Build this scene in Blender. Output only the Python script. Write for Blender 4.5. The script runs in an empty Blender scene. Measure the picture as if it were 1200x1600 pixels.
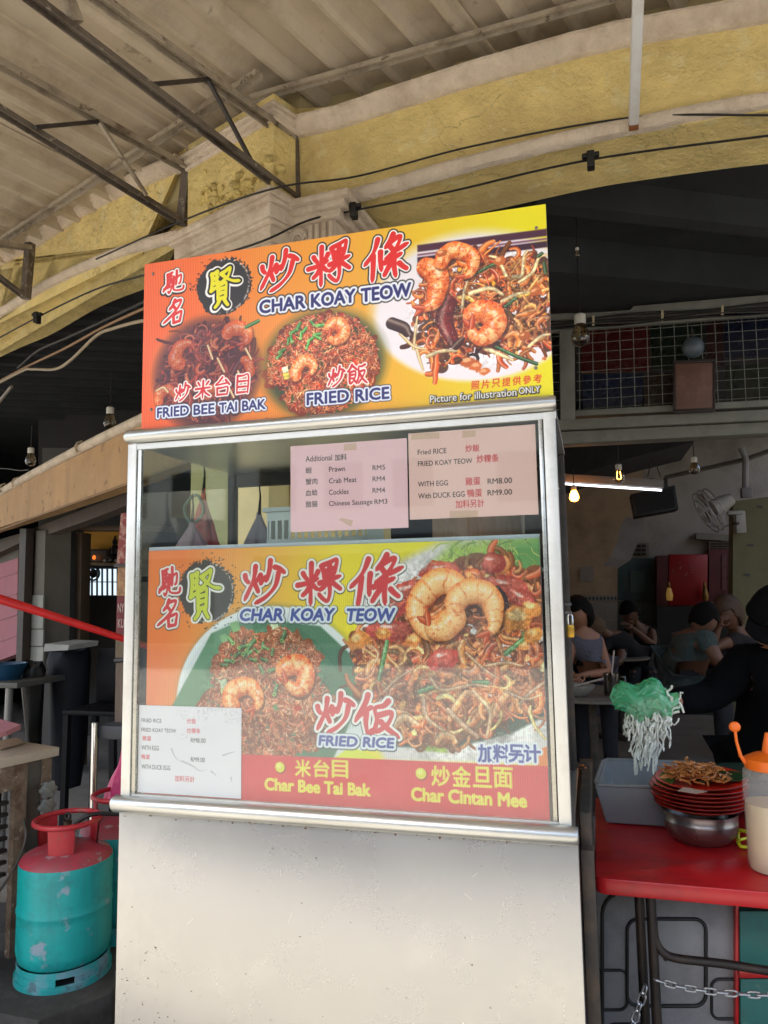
import bpy, bmesh, math, random
import numpy as np
from mathutils import Vector, Matrix, noise
random.seed(4)
sc = bpy.context.scene
COL = sc.collection
D = 1.75                                   # the stall's front stands this far from the lens
CAM = np.array([0., 0., 1.5])
RC = np.array([[0.96315858, 0.04336707, 0.26541448], [0.26848905, -0.09830341, -0.95825366], [-0.01546551, 0.99421111, -0.10632536]])

# ---- camera
cd = bpy.data.cameras.new('camera'); cd.sensor_fit = 'VERTICAL'; cd.sensor_height = 36; cd.sensor_width = 27
cd.lens = 1155/1600*36; cd.clip_start = .05; cd.clip_end = 500
cam = bpy.data.objects.new('camera', cd); COL.objects.link(cam)
cam.matrix_world = Matrix([[*RC[0], 0], [*RC[1], 0], [*RC[2], 1.5], [0, 0, 0, 1]])
sc.camera = cam
# ---- daylight: open sky and a sun from behind the camera; the stall stands in the canopy's shade
SUN_EL, SUN_AZ = 52, 205                   # azimuth: compass direction the sun stands in, from +Y clockwise
world = bpy.data.worlds.new('World'); sc.world = world; world.use_nodes = True
wn = world.node_tree; bg = wn.nodes['Background']; bg.inputs['Strength'].default_value = .15
sky = wn.nodes.new('ShaderNodeTexSky'); sky.sky_type = 'NISHITA'; sky.sun_disc = False
sky.sun_elevation = math.radians(SUN_EL); sky.sun_rotation = math.radians(SUN_AZ); sky.air_density = 1.2; sky.dust_density = 2.5
wn.links.new(sky.outputs[0], bg.inputs[0])
sd = bpy.data.lights.new('sun', 'SUN'); sd.energy = 4.2; sd.angle = math.radians(.5); sd.color = (1, .95, .88)
sun = bpy.data.objects.new('sun', sd); COL.objects.link(sun)
_e, _a = math.radians(SUN_EL), math.radians(SUN_AZ)
sun.rotation_euler = Vector((-math.sin(_a)*math.cos(_e), -math.cos(_a)*math.cos(_e), -math.sin(_e))).to_track_quat('-Z', 'Y').to_euler()
sc.view_settings.view_transform = 'Standard'; sc.view_settings.look = 'None'; sc.view_settings.gamma = 1
sc.view_settings.use_curve_mapping = False
sc.view_settings.exposure = 1.92
sc.render.engine = 'CYCLES'
sc.cycles.max_bounces = 8; sc.cycles.diffuse_bounces = 4; sc.cycles.transparent_max_bounces = 12
sc.cycles.use_denoising = True

# ---- rays through photo pixels onto real planes: used to measure where things stand
def ray(px, py): return RC @ np.array([px-600., -(py-800.), -1155.])
def on_plane(px, py, n, p0):
    n = np.array(n, float); r = ray(px, py)
    return CAM+r*(np.dot(n, np.array(p0)-CAM)/np.dot(n, r))
def on_y(px, py, y): return on_plane(px, py, (0, 1, 0), (0, y, 0))
def on_z(px, py, z): return on_plane(px, py, (0, 0, 1), (0, 0, z))
# ---------------------------------------------------------------- helpers
def lin(c):
    if isinstance(c, str): c = [int(c[i:i+2], 16)/255 for i in (0, 2, 4)]
    return tuple((x/12.92 if x <= .04045 else ((x+.055)/1.055)**2.4) for x in c)

_mats = {}
def M(name, c='808080', rough=.6, metal=0., var=.15, vs=6., bump=0., bs=40., dirt=None, da=.5, ds=3., coat=0., emit=None, es=1., alpha=1., spec=.5, stretch=None, chips=None, ca=.6, cs=9., ct=.60, bd=.01, crack=0., streak=None, sa=.4, ss=7., bdet=8):
    """procedural material: base colour varied by noise, optional dirt patches, chips and fine relief"""
    if name in _mats: return _mats[name]
    m = bpy.data.materials.new(name); m.use_nodes = True; nt = m.node_tree; N = nt.nodes; L = nt.links
    b = N['Principled BSDF']; b.inputs['Roughness'].default_value = rough; b.inputs['Metallic'].default_value = metal
    b.inputs['Specular IOR Level'].default_value = spec
    if coat: b.inputs['Coat Weight'].default_value = coat; b.inputs['Coat Roughness'].default_value = .15
    tc = N.new('ShaderNodeTexCoord'); src = tc.outputs['Object']
    if stretch:
        mp = N.new('ShaderNodeMapping'); mp.inputs['Scale'].default_value = stretch; L.new(src, mp.inputs[0]); src = mp.outputs[0]
    base = (*lin(c), 1)
    def tex(scale, detail=6, rg=.6):
        t = N.new('ShaderNodeTexNoise'); t.inputs['Scale'].default_value = scale; t.inputs['Detail'].default_value = detail
        t.inputs['Roughness'].default_value = rg; L.new(src, t.inputs['Vector']); return t.outputs['Fac']
    def ramp(f, a, z, c0, c1):
        r = N.new('ShaderNodeValToRGB'); r.color_ramp.elements[0].position = a; r.color_ramp.elements[1].position = z
        r.color_ramp.elements[0].color = c0; r.color_ramp.elements[1].color = c1; L.new(f, r.inputs[0]); return r.outputs[0]
    lo = tuple(x*(1-var) for x in base[:3])+(1,); hi = tuple(min(1, x*(1+var*.7)) for x in base[:3])+(1,)
    cur = ramp(tex(vs), .3, .72, lo, hi)
    def over(cur, colr, f, a, z, amt):
        mx = N.new('ShaderNodeMix'); mx.data_type = 'RGBA'
        L.new(ramp(f, a, z, (0, 0, 0, 1), (amt, amt, amt, 1)), mx.inputs[0]); L.new(cur, mx.inputs[6]); mx.inputs[7].default_value = (*lin(colr), 1)
        return mx.outputs[2]
    if dirt: cur = over(cur, dirt, tex(ds, 10, .7), .48, .68, da)
    if chips: cur = over(cur, chips, tex(cs, 5, .62), ct, ct+.05, ca)
    if streak:
        mp2 = N.new('ShaderNodeMapping'); mp2.inputs['Scale'].default_value = (1, 1, .07); L.new(tc.outputs['Object'], mp2.inputs[0])
        keep = src; src = mp2.outputs[0]; cur = over(cur, streak, tex(ss, 5, .6), .50, .74, sa); src = keep
    if crack:
        ds_n = N.new('ShaderNodeTexNoise'); ds_n.inputs['Scale'].default_value = 5; ds_n.inputs['Detail'].default_value = 6; L.new(src, ds_n.inputs['Vector'])
        va = N.new('ShaderNodeVectorMath'); va.operation = 'MULTIPLY_ADD'; va.inputs[1].default_value = (.5, .5, .5); L.new(ds_n.outputs['Color'], va.inputs[0]); L.new(src, va.inputs[2])
        vo = N.new('ShaderNodeTexVoronoi'); vo.feature = 'DISTANCE_TO_EDGE'; vo.inputs['Scale'].default_value = 2.6; L.new(va.outputs[0], vo.inputs['Vector'])
        inv = ramp(vo.outputs['Distance'], .004, .014, (1, 1, 1, 1), (0, 0, 0, 1)); mk = ramp(tex(1.7, 3), .5, .58, (0, 0, 0, 1), (crack, crack, crack, 1))
        mm_ = N.new('ShaderNodeMix'); mm_.data_type = 'RGBA'; mm_.blend_type = 'MULTIPLY'; mm_.inputs[0].default_value = 1; L.new(inv, mm_.inputs[6]); L.new(mk, mm_.inputs[7])
        mx = N.new('ShaderNodeMix'); mx.data_type = 'RGBA'; L.new(mm_.outputs[2], mx.inputs[0]); L.new(cur, mx.inputs[6]); mx.inputs[7].default_value = (*lin('5c4c34'), 1); cur = mx.outputs[2]
    L.new(cur, b.inputs['Base Color'])
    rr = N.new('ShaderNodeMapRange'); rr.inputs['To Min'].default_value = max(rough-.08, .02); rr.inputs['To Max'].default_value = min(rough+.12, 1)
    L.new(tex(vs*2.3), rr.inputs[0]); L.new(rr.outputs[0], b.inputs['Roughness'])
    if bump:
        bp = N.new('ShaderNodeBump'); bp.inputs['Strength'].default_value = bump; bp.inputs['Distance'].default_value = bd
        L.new(tex(bs, bdet, .65), bp.inputs['Height']); L.new(bp.outputs[0], b.inputs['Normal'])
    if emit:
        b.inputs['Emission Color'].default_value = (*lin(emit), 1); b.inputs['Emission Strength'].default_value = es
    if alpha < 1: b.inputs['Alpha'].default_value = alpha
    _mats[name] = m
    return m

def glass_mat(name, tint='eef4f0', refl=1.0, rough=.03, see=.92):
    if name in _mats: return _mats[name]
    m = bpy.data.materials.new(name); m.use_nodes = True; N = m.node_tree.nodes; L = m.node_tree.links
    N.remove(N['Principled BSDF'])
    t = N.new('ShaderNodeBsdfTransparent'); t.inputs[0].default_value = (*[see*x for x in lin(tint)], 1)
    g = N.new('ShaderNodeBsdfGlossy'); g.inputs['Roughness'].default_value = rough
    ge = N.new('ShaderNodeNewGeometry'); dt = N.new('ShaderNodeVectorMath'); dt.operation = 'DOT_PRODUCT'
    L.new(ge.outputs['Incoming'], dt.inputs[0]); L.new(ge.outputs['Normal'], dt.inputs[1])
    def mth(op, x, y=None):
        q = N.new('ShaderNodeMath'); q.operation = op; q.use_clamp = op == 'ADD'
        for i, w in enumerate((x, y)):
            if w is None: continue
            if isinstance(w, (int, float)): q.inputs[i].default_value = w
            else: L.new(w, q.inputs[i])
        return q.outputs[0]
    k = mth('SUBTRACT', 1., mth('ABSOLUTE', dt.outputs['Value']))         # Schlick: the same from both sides
    mu = N.new('ShaderNodeMath'); mu.operation = 'MULTIPLY'; mu.inputs[1].default_value = refl
    L.new(mth('ADD', mth('MULTIPLY', mth('POWER', k, 5.), .96), .04), mu.inputs[0])
    mx = N.new('ShaderNodeMixShader'); L.new(mu.outputs[0], mx.inputs[0]); L.new(t.outputs[0], mx.inputs[1]); L.new(g.outputs[0], mx.inputs[2])
    L.new(mx.outputs[0], N['Material Output'].inputs[0])
    _mats[name] = m
    return m

def print_mat(name, A, rough=.35, bump=.0, flute=.0052):
    m = bpy.data.materials.new(name); m.use_nodes = True; N = m.node_tree.nodes; L = m.node_tree.links
    b = N['Principled BSDF']; b.inputs['Roughness'].default_value = rough
    t = N.new('ShaderNodeTexImage'); t.image = A.image(name); t.interpolation = 'Cubic'; t.extension = 'EXTEND'
    L.new(t.outputs[0], b.inputs['Base Color'])
    nz = N.new('ShaderNodeTexNoise'); nz.inputs['Scale'].default_value = 3; mr = N.new('ShaderNodeMapRange')
    mr.inputs['To Min'].default_value = rough-.1; mr.inputs['To Max'].default_value = rough+.15
    L.new(nz.outputs[0], mr.inputs[0]); L.new(mr.outputs[0], b.inputs['Roughness'])
    if bump:
        w = N.new('ShaderNodeTexWave'); w.inputs['Scale'].default_value = 2*math.pi/flute/(2*math.pi)*.314*1.0
        tc = N.new('ShaderNodeTexCoord'); L.new(tc.outputs['Object'], w.inputs['Vector'])
        bp = N.new('ShaderNodeBump'); bp.inputs['Strength'].default_value = bump; bp.inputs['Distance'].default_value = .001
        L.new(w.outputs['Fac'], bp.inputs['Height']); L.new(bp.outputs[0], b.inputs['Normal'])
    return m

class MB:
    """collects shapes; build() links them as ONE mesh object"""
    def __init__(s): s.v = []; s.f = []; s.uv = None
    def add(s, v, f):
        o = len(s.v); s.v += [tuple(map(float, p)) for p in v]; s.f += [tuple(i+o for i in q) for q in f]; return s
    def box(s, a, b):
        x0, y0, z0 = [min(a[i], b[i]) for i in range(3)]; x1, y1, z1 = [max(a[i], b[i]) for i in range(3)]
        return s.add([(x0,y0,z0),(x1,y0,z0),(x1,y1,z0),(x0,y1,z0),(x0,y0,z1),(x1,y0,z1),(x1,y1,z1),(x0,y1,z1)],
                     [(0,3,2,1),(4,5,6,7),(0,1,5,4),(1,2,6,5),(2,3,7,6),(3,0,4,7)])
    def bar(s, p, q, w, h, up=(0, 0, 1)):
        """rectangular bar from p to q"""
        p, q = Vector(p), Vector(q); d = (q-p).normalized(); u = Vector(up)
        if abs(d.dot(u)) > .98: u = Vector((0, 1, 0))
        r = d.cross(u).normalized(); u = r.cross(d).normalized()
        v = [c+r*a*w/2+u*b*h/2 for c in (p, q) for a, b in ((-1,-1),(1,-1),(1,1),(-1,1))]
        return s.add(v, [(0,1,2,3),(7,6,5,4),(0,4,5,1),(1,5,6,2),(2,6,7,3),(3,7,4,0)])
    def tube(s, P, r, n=8, closed=False):
        P = [Vector(p) for p in P]; R = r if isinstance(r, (list, tuple)) else [r]*len(P)
        m = len(P); prev = None; v = []
        for i, p in enumerate(P):
            if closed: t = P[(i+1) % m]-P[i-1]
            else: t = P[min(i+1, m-1)]-P[max(i-1, 0)]
            t = t.normalized() if t.length > 1e-9 else Vector((0, 0, 1))
            if prev is None:
                a = Vector((0, 0, 1)) if abs(t.z) < .9 else Vector((1, 0, 0))
                prev = t.cross(a).normalized()
            u = (prev-t*prev.dot(t)).normalized(); w = t.cross(u); prev = u
            v += [p+(u*math.cos(6.28318*k/n)+w*math.sin(6.28318*k/n))*R[i] for k in range(n)]
        f = []
        for i in range(m if closed else m-1):
            j = (i+1) % m
            f += [(i*n+k, i*n+(k+1) % n, j*n+(k+1) % n, j*n+k) for k in range(n)]
        if not closed: f += [tuple(range(n))[::-1], tuple((m-1)*n+k for k in range(n))]
        return s.add(v, f)
    def lathe(s, prof, c, n=32, axis='z', cap=True):
        v = []; m = len(prof)
        for r, z in prof:
            for k in range(n):
                a = 6.28318*k/n; v.append((c[0]+r*math.cos(a), c[1]+r*math.sin(a), c[2]+z))
        f = [(i*n+k, i*n+(k+1) % n, (i+1)*n+(k+1) % n, (i+1)*n+k) for i in range(m-1) for k in range(n)]
        if cap:
            f += [tuple(range(n))[::-1], tuple((m-1)*n+k for k in range(n))]
        return s.add(v, f)
    def slab(s, P, d):
        """polygon P extruded by vector d"""
        n = len(P); P = [Vector(p) for p in P]; d = Vector(d)
        s.add(P+[p+d for p in P], [tuple(range(n)), tuple(range(n, 2*n))[::-1]]+[(i, i+n, (i+1) % n+n, (i+1) % n) for i in range(n)])
        return s
    def strip(s, A, B, d):
        """ribbon between polylines A and B, extruded by d: quads only, follows curves"""
        n = len(A); A = [Vector(p) for p in A]; B = [Vector(p) for p in B]; d = Vector(d)
        v = A+B+[p+d for p in A]+[p+d for p in B]; f = []
        for i in range(n-1):
            f += [(i, i+1, n+i+1, n+i), (2*n+i+1, 2*n+i, 3*n+i, 3*n+i+1), (i, 2*n+i, 2*n+i+1, i+1), (n+i+1, 3*n+i+1, 3*n+i, n+i)]
        f += [(0, n, 3*n, 2*n), (n-1, 3*n-1, 4*n-1, 2*n-1)]
        return s.add(v, f)
    def sweep(s, path, prof, out, up=(0, 0, 1)):
        """profile (o, u) swept along path; o along vector out, u along up"""
        n = len(prof); out = Vector(out); up = Vector(up); v = []
        for p in path: v += [Vector(p)+out*a+up*b for a, b in prof]
        m = len(path)
        f = [(i*n+k, i*n+(k+1) % n, (i+1)*n+(k+1) % n, (i+1)*n+k) for i in range(m-1) for k in range(n)]
        f += [tuple(range(n))[::-1], tuple((m-1)*n+k for k in range(n))]
        return s.add(v, f)
    def ball(s, c, r, nu=12, nv=8, fn=None):
        rx, ry, rz = r if isinstance(r, (tuple, list)) else (r, r, r)
        v = [(c[0], c[1], c[2]-rz)]; 
        for j in range(1, nv):
            t = -math.pi/2+math.pi*j/nv
            for i in range(nu):
                a = 6.28318*i/nu; v.append((c[0]+rx*math.cos(t)*math.cos(a), c[1]+ry*math.cos(t)*math.sin(a), c[2]+rz*math.sin(t)))
        v.append((c[0], c[1], c[2]+rz))
        if fn: v = [fn(Vector(p)) for p in v]
        f = [(0, 1+(i+1) % nu, 1+i) for i in range(nu)]
        f += [(1+j*nu+i, 1+j*nu+(i+1) % nu, 1+(j+1)*nu+(i+1) % nu, 1+(j+1)*nu+i) for j in range(nv-2) for i in range(nu)]
        e = len(v)-1; f += [(1+(nv-2)*nu+i, 1+(nv-2)*nu+(i+1) % nu, e) for i in range(nu)]
        return s.add(v, f)
    def wobble(s, amp, sc_=3., i0=0):
        for i in range(i0, len(s.v)):
            p = Vector(s.v[i]); q = noise.noise_vector(p*sc_); s.v[i] = tuple(p+q*amp)
        return s
    def build(s, name, m, parent=None, smooth=False, bevel=0., seg=2, subdiv=0, solid=0.):
        off = Vector((0, 0, 0))
        if parent is not None:
            off = parent.get('_o', None); off = Vector(off) if off else Vector((0, 0, 0))
        me = bpy.data.meshes.new(name)
        me.from_pydata([tuple(Vector(p)-off) for p in s.v], [], s.f); me.update()
        bm = bmesh.new(); bm.from_mesh(me)
        if s.uv is None: bmesh.ops.recalc_face_normals(bm, faces=bm.faces)
        if bevel > 0:
            bmesh.ops.bevel(bm, geom=[e for e in bm.edges if len(e.link_faces) == 2 and e.calc_face_angle(0) > .5], offset=bevel, segments=seg, profile=.5, affect='EDGES', clamp_overlap=True)
        bm.to_mesh(me); bm.free()
        if s.uv is not None:
            ul = me.uv_layers.new(name='UVMap')
            for l in me.loops: ul.data[l.index].uv = s.uv[l.vertex_index]
        if smooth or bevel:
            me.polygons.foreach_set('use_smooth', [True]*len(me.polygons))
            try: me.set_sharp_from_angle(angle=math.radians(38 if smooth is not True else 50))
            except Exception: pass
        me.materials.append(m)
        o = bpy.data.objects.new(name, me); COL.objects.link(o)
        if parent is not None:
            o.parent = parent; o['_o'] = tuple(off)
        if subdiv:
            md = o.modifiers.new('s', 'SUBSURF'); md.levels = md.render_levels = subdiv
        if solid:
            md = o.modifiers.new('t', 'SOLIDIFY'); md.thickness = solid; md.offset = 0
        return o

def thing(name, label, cat, loc=(0, 0, 0), group=None):
    o = bpy.data.objects.new(name, None); COL.objects.link(o); o.location = loc; o.empty_display_size = .05
    o['label'] = label; o['category'] = cat; o['_o'] = tuple(map(float, loc))
    if group: o['group'] = group
    return o
def tag(o, label, cat, group=None):
    o['label'] = label; o['category'] = cat
    if group: o['group'] = group
    return o
def struct(o): o['kind'] = 'structure'; return o
def stuff(o): o['kind'] = 'stuff'; return o
def copy_tree(o, loc=None, parent=None, label=None, rz=None):
    c = o.copy(); COL.objects.link(c); c.parent = parent
    if loc is not None: c.location = loc
    if rz is not None: c.rotation_euler[2] = rz
    if label: c['label'] = label
    for ch in list(o.children): copy_tree(ch, parent=c)
    return c
def arc(c, r, a0, a1, n, ax='xz'):
    out = []
    for i in range(n+1):
        a = math.radians(a0+(a1-a0)*i/n); u, v = r*math.cos(a), r*math.sin(a)
        out.append({'xz': (c[0]+u, c[1], c[2]+v), 'xy': (c[0]+u, c[1]+v, c[2]), 'yz': (c[0], c[1]+u, c[2]+v)}[ax])
    return out
def catmull(P, k=6):
    P = [Vector(p) for p in P]; Q = [P[0]*2-P[1]]+P+[P[-1]*2-P[-2]]; out = []
    for i in range(1, len(Q)-2):
        for j in range(k):
            t = j/k; a, b, c, d = Q[i-1:i+3]
            out.append(.5*((2*b)+(c-a)*t+(2*a-5*b+4*c-d)*t*t+(3*b-a-3*c+d)*t**3))
    return out+[P[-1]]
def flat_print(name, A, mat, parent, th=.002, y=None):
    """a printed sheet of the art's size at its own place, with thickness"""
    y = A.y if y is None else y
    m = MB(); m.add([(A.x0, y, A.z0), (A.x1, y, A.z0), (A.x1, y, A.z1), (A.x0, y, A.z1), (A.x0, y+th, A.z0), (A.x1, y+th, A.z0), (A.x1, y+th, A.z1), (A.x0, y+th, A.z1)],
                 [(0, 1, 2, 3), (7, 6, 5, 4), (0, 4, 5, 1), (1, 5, 6, 2), (2, 6, 7, 3), (3, 7, 4, 0)])
    m.uv = [(0, 0), (1, 0), (1, 1), (0, 1)]*2
    return m.build(name, mat, parent)
# ---------------------------------------------------------------- printed artwork (computed, no files)
rng = np.random.RandomState(7)

def vnoise(h, w, cell, seed=0):
    r = np.random.RandomState(seed)
    gh, gw = int(h/cell)+3, int(w/cell)+3
    g = r.rand(gh, gw)
    y = np.arange(h)/cell; x = np.arange(w)/cell
    y0 = y.astype(int); x0 = x.astype(int); fy = (y-y0)[:, None]; fx = (x-x0)[None, :]
    fy = fy*fy*(3-2*fy); fx = fx*fx*(3-2*fx)
    a = g[np.ix_(y0, x0)]; b = g[np.ix_(y0, x0+1)]; c = g[np.ix_(y0+1, x0)]; d = g[np.ix_(y0+1, x0+1)]
    return (a*(1-fx)+b*fx)*(1-fy)+(c*(1-fx)+d*fx)*fy

def fbm(h, w, cell, seed=0, n=4):
    s = 0; a = 1; t = 0
    for i in range(n):
        s = s+a*vnoise(h, w, max(cell/2**i, 1.01), seed+i*17); t += a; a *= .5
    return s/t

def col3(c):
    if isinstance(c, str):
        return np.array([int(c[i:i+2], 16)/255 for i in (0, 2, 4)])
    return np.array(c, float)

def grainy(A, cx, cy, rx, ry, amt, seed):
    x0, x1 = int(max(cx-rx, 0)), int(min(cx+rx, A.w)); y0, y1 = int(max(cy-ry, 0)), int(min(cy+ry, A.h))
    X = (A.xx[y0:y1, x0:x1]-cx)/rx; Y = (A.yy[y0:y1, x0:x1]-cy)/ry; m = np.clip((1-np.hypot(X, Y))*4, 0, 1)
    n = fbm(y1-y0, x1-x0, 7, seed, 4); n2 = fbm(y1-y0, x1-x0, 46, seed+9, 3)
    g = 1+m*((n-.5)*amt*2.6+(n2-.5)*amt*2.4); h = m*np.clip((fbm(y1-y0, x1-x0, 5, seed+3, 2)-.72)*6, 0, 1)*.55
    r = A.a[y0:y1, x0:x1]; r[:] = np.clip(r*g[..., None], 0, 1); r[:] = r*(1-h[..., None])+np.array([1, .95, .85])*h[..., None]

class Art:
    """A print of w x h metres, ppm pixels per metre; U maps a photo pixel on the print's plane to art pixels."""
    def __init__(s, x0, x1, z0, z1, y, ppm):
        s.x0, s.x1, s.z0, s.z1, s.y, s.ppm = x0, x1, z0, z1, y, ppm
        s.w = int((x1-x0)*ppm); s.h = int((z1-z0)*ppm)
        s.a = np.ones((s.h, s.w, 3))
        s.yy, s.xx = np.mgrid[0:s.h, 0:s.w].astype(float)
    def U(s, px, py):
        p = on_y(px, py, s.y)
        return np.array([(p[0]-s.x0)*s.ppm, (s.z1-p[2])*s.ppm])
    def k(s):                       # art pixels per photo pixel, roughly
        return s.ppm*s.y/1155.0*1.15
    def blend(s, m, c, box=None):
        c = col3(c)
        if box is None: box = (0, s.h, 0, s.w)
        r = s.a[box[0]:box[1], box[2]:box[3]]
        r[:] = r*(1-m[..., None])+(c if c.ndim > 1 else c[None, None, :])*m[..., None]
    def chain(s, P, W, pad=3):
        """signed distance (art px) to a chain of tapered capsules; returns box, d, t(0..1 along), side"""
        P = np.array(P, float); n = len(P)
        W = np.array(W if np.ndim(W) else [W]*n, float)
        if len(W) != n: W = np.interp(np.linspace(0, 1, n), np.linspace(0, 1, len(W)), W)
        m = W.max()+pad
        bx0, by0 = np.floor(P.min(0)-m).astype(int); bx1, by1 = np.ceil(P.max(0)+m).astype(int)
        bx0, by0 = max(bx0, 0), max(by0, 0); bx1, by1 = min(bx1, s.w), min(by1, s.h)
        if bx1 <= bx0 or by1 <= by0: return None
        X = s.xx[by0:by1, bx0:bx1]; Y = s.yy[by0:by1, bx0:bx1]
        D = np.full(X.shape, 1e9); T = np.zeros(X.shape); S = np.zeros(X.shape); R = np.ones(X.shape)
        for i in range(n-1):
            a, b = P[i], P[i+1]; d = b-a; L = max(d@d, 1e-6)
            t = np.clip(((X-a[0])*d[0]+(Y-a[1])*d[1])/L, 0, 1)
            ex = X-a[0]-t*d[0]; ey = Y-a[1]-t*d[1]
            r = W[i]+(W[i+1]-W[i])*t
            dd = np.hypot(ex, ey)-r
            q = dd < D
            D[q] = dd[q]; T[q] = (i+t[q])/(n-1); R[q] = r[q]
            S[q] = ((ex*d[1]-ey*d[0])/math.sqrt(L))[q]
        return (by0, by1, bx0, bx1), D, T, S, R
    def stroke(s, P, W, c, lit=None, op=1., edge=.5, light=(-.4, -.8)):
        g = s.chain(P, W)
        if g is None: return
        box, D, T, S, R = g
        m = np.clip(.5-D/edge*.5, 0, 1)*op
        c = col3(c)
        if lit is not None:
            q = np.clip(S/R, -1, 1)
            c = c[None, None, :]*(1-.5*q[..., None]**2*np.array([.75, 1.05, 1.2]))
            P = np.array(P, float); d = P[-1]-P[0]; nrm = np.array([d[1], -d[0]]); nrm = nrm/(np.hypot(*nrm)+1e-6)
            sg = 1 if nrm@np.array(light) > 0 else -1
            h = np.exp(-((q*sg-.35)/.3)**2)*lit
            c = c*(1-h[..., None])+np.array([1, .97, .88])*h[..., None]
        s.blend(m, c, box)
    def ellipse(s, cx, cy, rx, ry, c, soft=1., op=1., ang=0, rough=0, seed=0):
        ca, sa = math.cos(ang), math.sin(ang)
        R = max(rx, ry)+soft*2+rough*2+2
        x0, x1 = int(max(cx-R, 0)), int(min(cx+R, s.w)); y0, y1 = int(max(cy-R, 0)), int(min(cy+R, s.h))
        if x1 <= x0 or y1 <= y0: return
        X = s.xx[y0:y1, x0:x1]-cx; Y = s.yy[y0:y1, x0:x1]-cy
        q = np.hypot((X*ca+Y*sa)/rx, (-X*sa+Y*ca)/ry)
        D = (q-1)*min(rx, ry)
        if rough: D = D+(fbm(y1-y0, x1-x0, rough*3, seed)-.5)*rough*3
        s.blend(np.clip(.5-D/soft*.5, 0, 1)*op, c, (y0, y1, x0, x1))
    def poly(s, P, c, soft=1., op=1.):
        P = np.array(P, float)
        x0, y0 = np.maximum(np.floor(P.min(0)-3).astype(int), 0)
        x1 = min(int(P[:, 0].max())+4, s.w); y1 = min(int(P[:, 1].max())+4, s.h)
        if x1 <= x0 or y1 <= y0: return
        X = s.xx[y0:y1, x0:x1]; Y = s.yy[y0:y1, x0:x1]
        ins = np.zeros(X.shape, bool); D = np.full(X.shape, 1e9)
        n = len(P)
        for i in range(n):
            a, b = P[i], P[(i+1) % n]
            if a[1] != b[1]:
                c1 = (a[1] > Y) != (b[1] > Y)
                xi = (b[0]-a[0])*(Y-a[1])/(b[1]-a[1])+a[0]
                ins ^= c1 & (X < xi)
            d = b-a; L = max(d@d, 1e-9)
            t = np.clip(((X-a[0])*d[0]+(Y-a[1])*d[1])/L, 0, 1)
            D = np.minimum(D, np.hypot(X-a[0]-t*d[0], Y-a[1]-t*d[1]))
        D = np.where(ins, -D, D)
        s.blend(np.clip(.5-D/soft*.5, 0, 1)*op, c, (y0, y1, x0, x1))
    # ---- lettering
    def outlined(s, cov, box, layers):
        """cov = coverage patch; layers = [(radius, colour, dx, dy)...] from the outermost in"""
        for r, c, dx, dy in layers:
            m = dilate(cov, r) if r > 0 else cov
            if dx or dy: m = np.roll(m, (int(dy), int(dx)), (0, 1))
            s.blend(m, c, box)
    def glyph(s, name, rect, w, layers, slant=0.):
        """brush glyph from unit strokes, rect = (u0, v0, u1, v1) in art px"""
        u0, v0, u1, v1 = rect
        pad = 30
        box = (max(int(v0)-pad, 0), min(int(v1)+pad, s.h), max(int(u0)-pad, 0), min(int(u1)+pad, s.w))
        cov = np.zeros((box[1]-box[0], box[3]-box[2]))
        for st in GLYPHS[name]:
            Q = np.array(st, float)
            P = np.stack([u0+Q[:, 0]*(u1-u0)+slant*(.5-Q[:, 1])*(v1-v0), v0+Q[:, 1]*(v1-v0)], 1)
            P = smooth(P)
            n = len(P); t = np.linspace(0, 1, n)
            ww = w*(1.12-.22*t-.28*np.exp(-((t-.5)/.25)**2)*(n > 12))
            ww[-1] *= .6
            g = s.chain(P, ww, 2)
            if g is None: continue
            b, D = g[0], g[1]
            sy, sx = b[0]-box[0], b[2]-box[2]
            if sy < 0 or sx < 0: continue
            hh, wd = min(D.shape[0], cov.shape[0]-sy), min(D.shape[1], cov.shape[1]-sx)
            if hh <= 0 or wd <= 0: continue
            v = cov[sy:sy+hh, sx:sx+wd]
            np.maximum(v, np.clip(.5-D[:hh, :wd], 0, 1), out=v)
        s.outlined(cov, box, layers)
    def text(s, body, rect, layers, bold=0., slant=0., fit='both', warp=0., align='l'):
        """typeset text; rect in art px: its ink fills the rect (fit='both') or its height (fit='h')"""
        tri = text_tris(body)
        if tri is None: return
        mn = tri.reshape(-1, 2).min(0); mx = tri.reshape(-1, 2).max(0)
        u0, v0, u1, v1 = rect
        sy = (v1-v0)/(mx[1]-mn[1]); sx = (u1-u0)/(mx[0]-mn[0]) if fit == 'both' else sy
        T = (tri-mn)*np.array([sx, sy]); T[..., 1] = (v1-v0)-T[..., 1]
        T[..., 0] += slant*((v1-v0)-T[..., 1])
        pad = 22
        W = int(T[..., 0].max())+2*pad+2; H = int(v1-v0)+2*pad+2
        oy, ox = int(v0)-pad, int(u0)-pad
        T = T+np.array([u0-ox, v0-oy])
        SS = 3
        cov = raster(T*SS, H*SS, W*SS).reshape(H, SS, W, SS).mean((1, 3))
        if bold > 0: cov = dilate(cov, bold)
        y0, y1, x0, x1 = max(oy, 0), min(oy+H, s.h), max(ox, 0), min(ox+W, s.w)
        if y1 <= y0 or x1 <= x0: return
        full = np.zeros((H, W)); full[:] = cov
        for r, c, dx, dy in layers:
            m = dilate(full, r) if r > 0 else full
            if dx or dy: m = np.roll(m, (int(dy), int(dx)), (0, 1))
            s.blend(m[y0-oy:y1-oy, x0-ox:x1-ox], c, (y0, y1, x0, x1))
    def image(s, name):
        im = bpy.data.images.new(name, s.w, s.h)
        px = np.ones((s.h, s.w, 4), np.float32)
        px[..., :3] = np.clip(s.a[::-1], 0, 1)
        im.pixels.foreach_set(px.ravel()); im.update(); im.pack()
        return im

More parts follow.
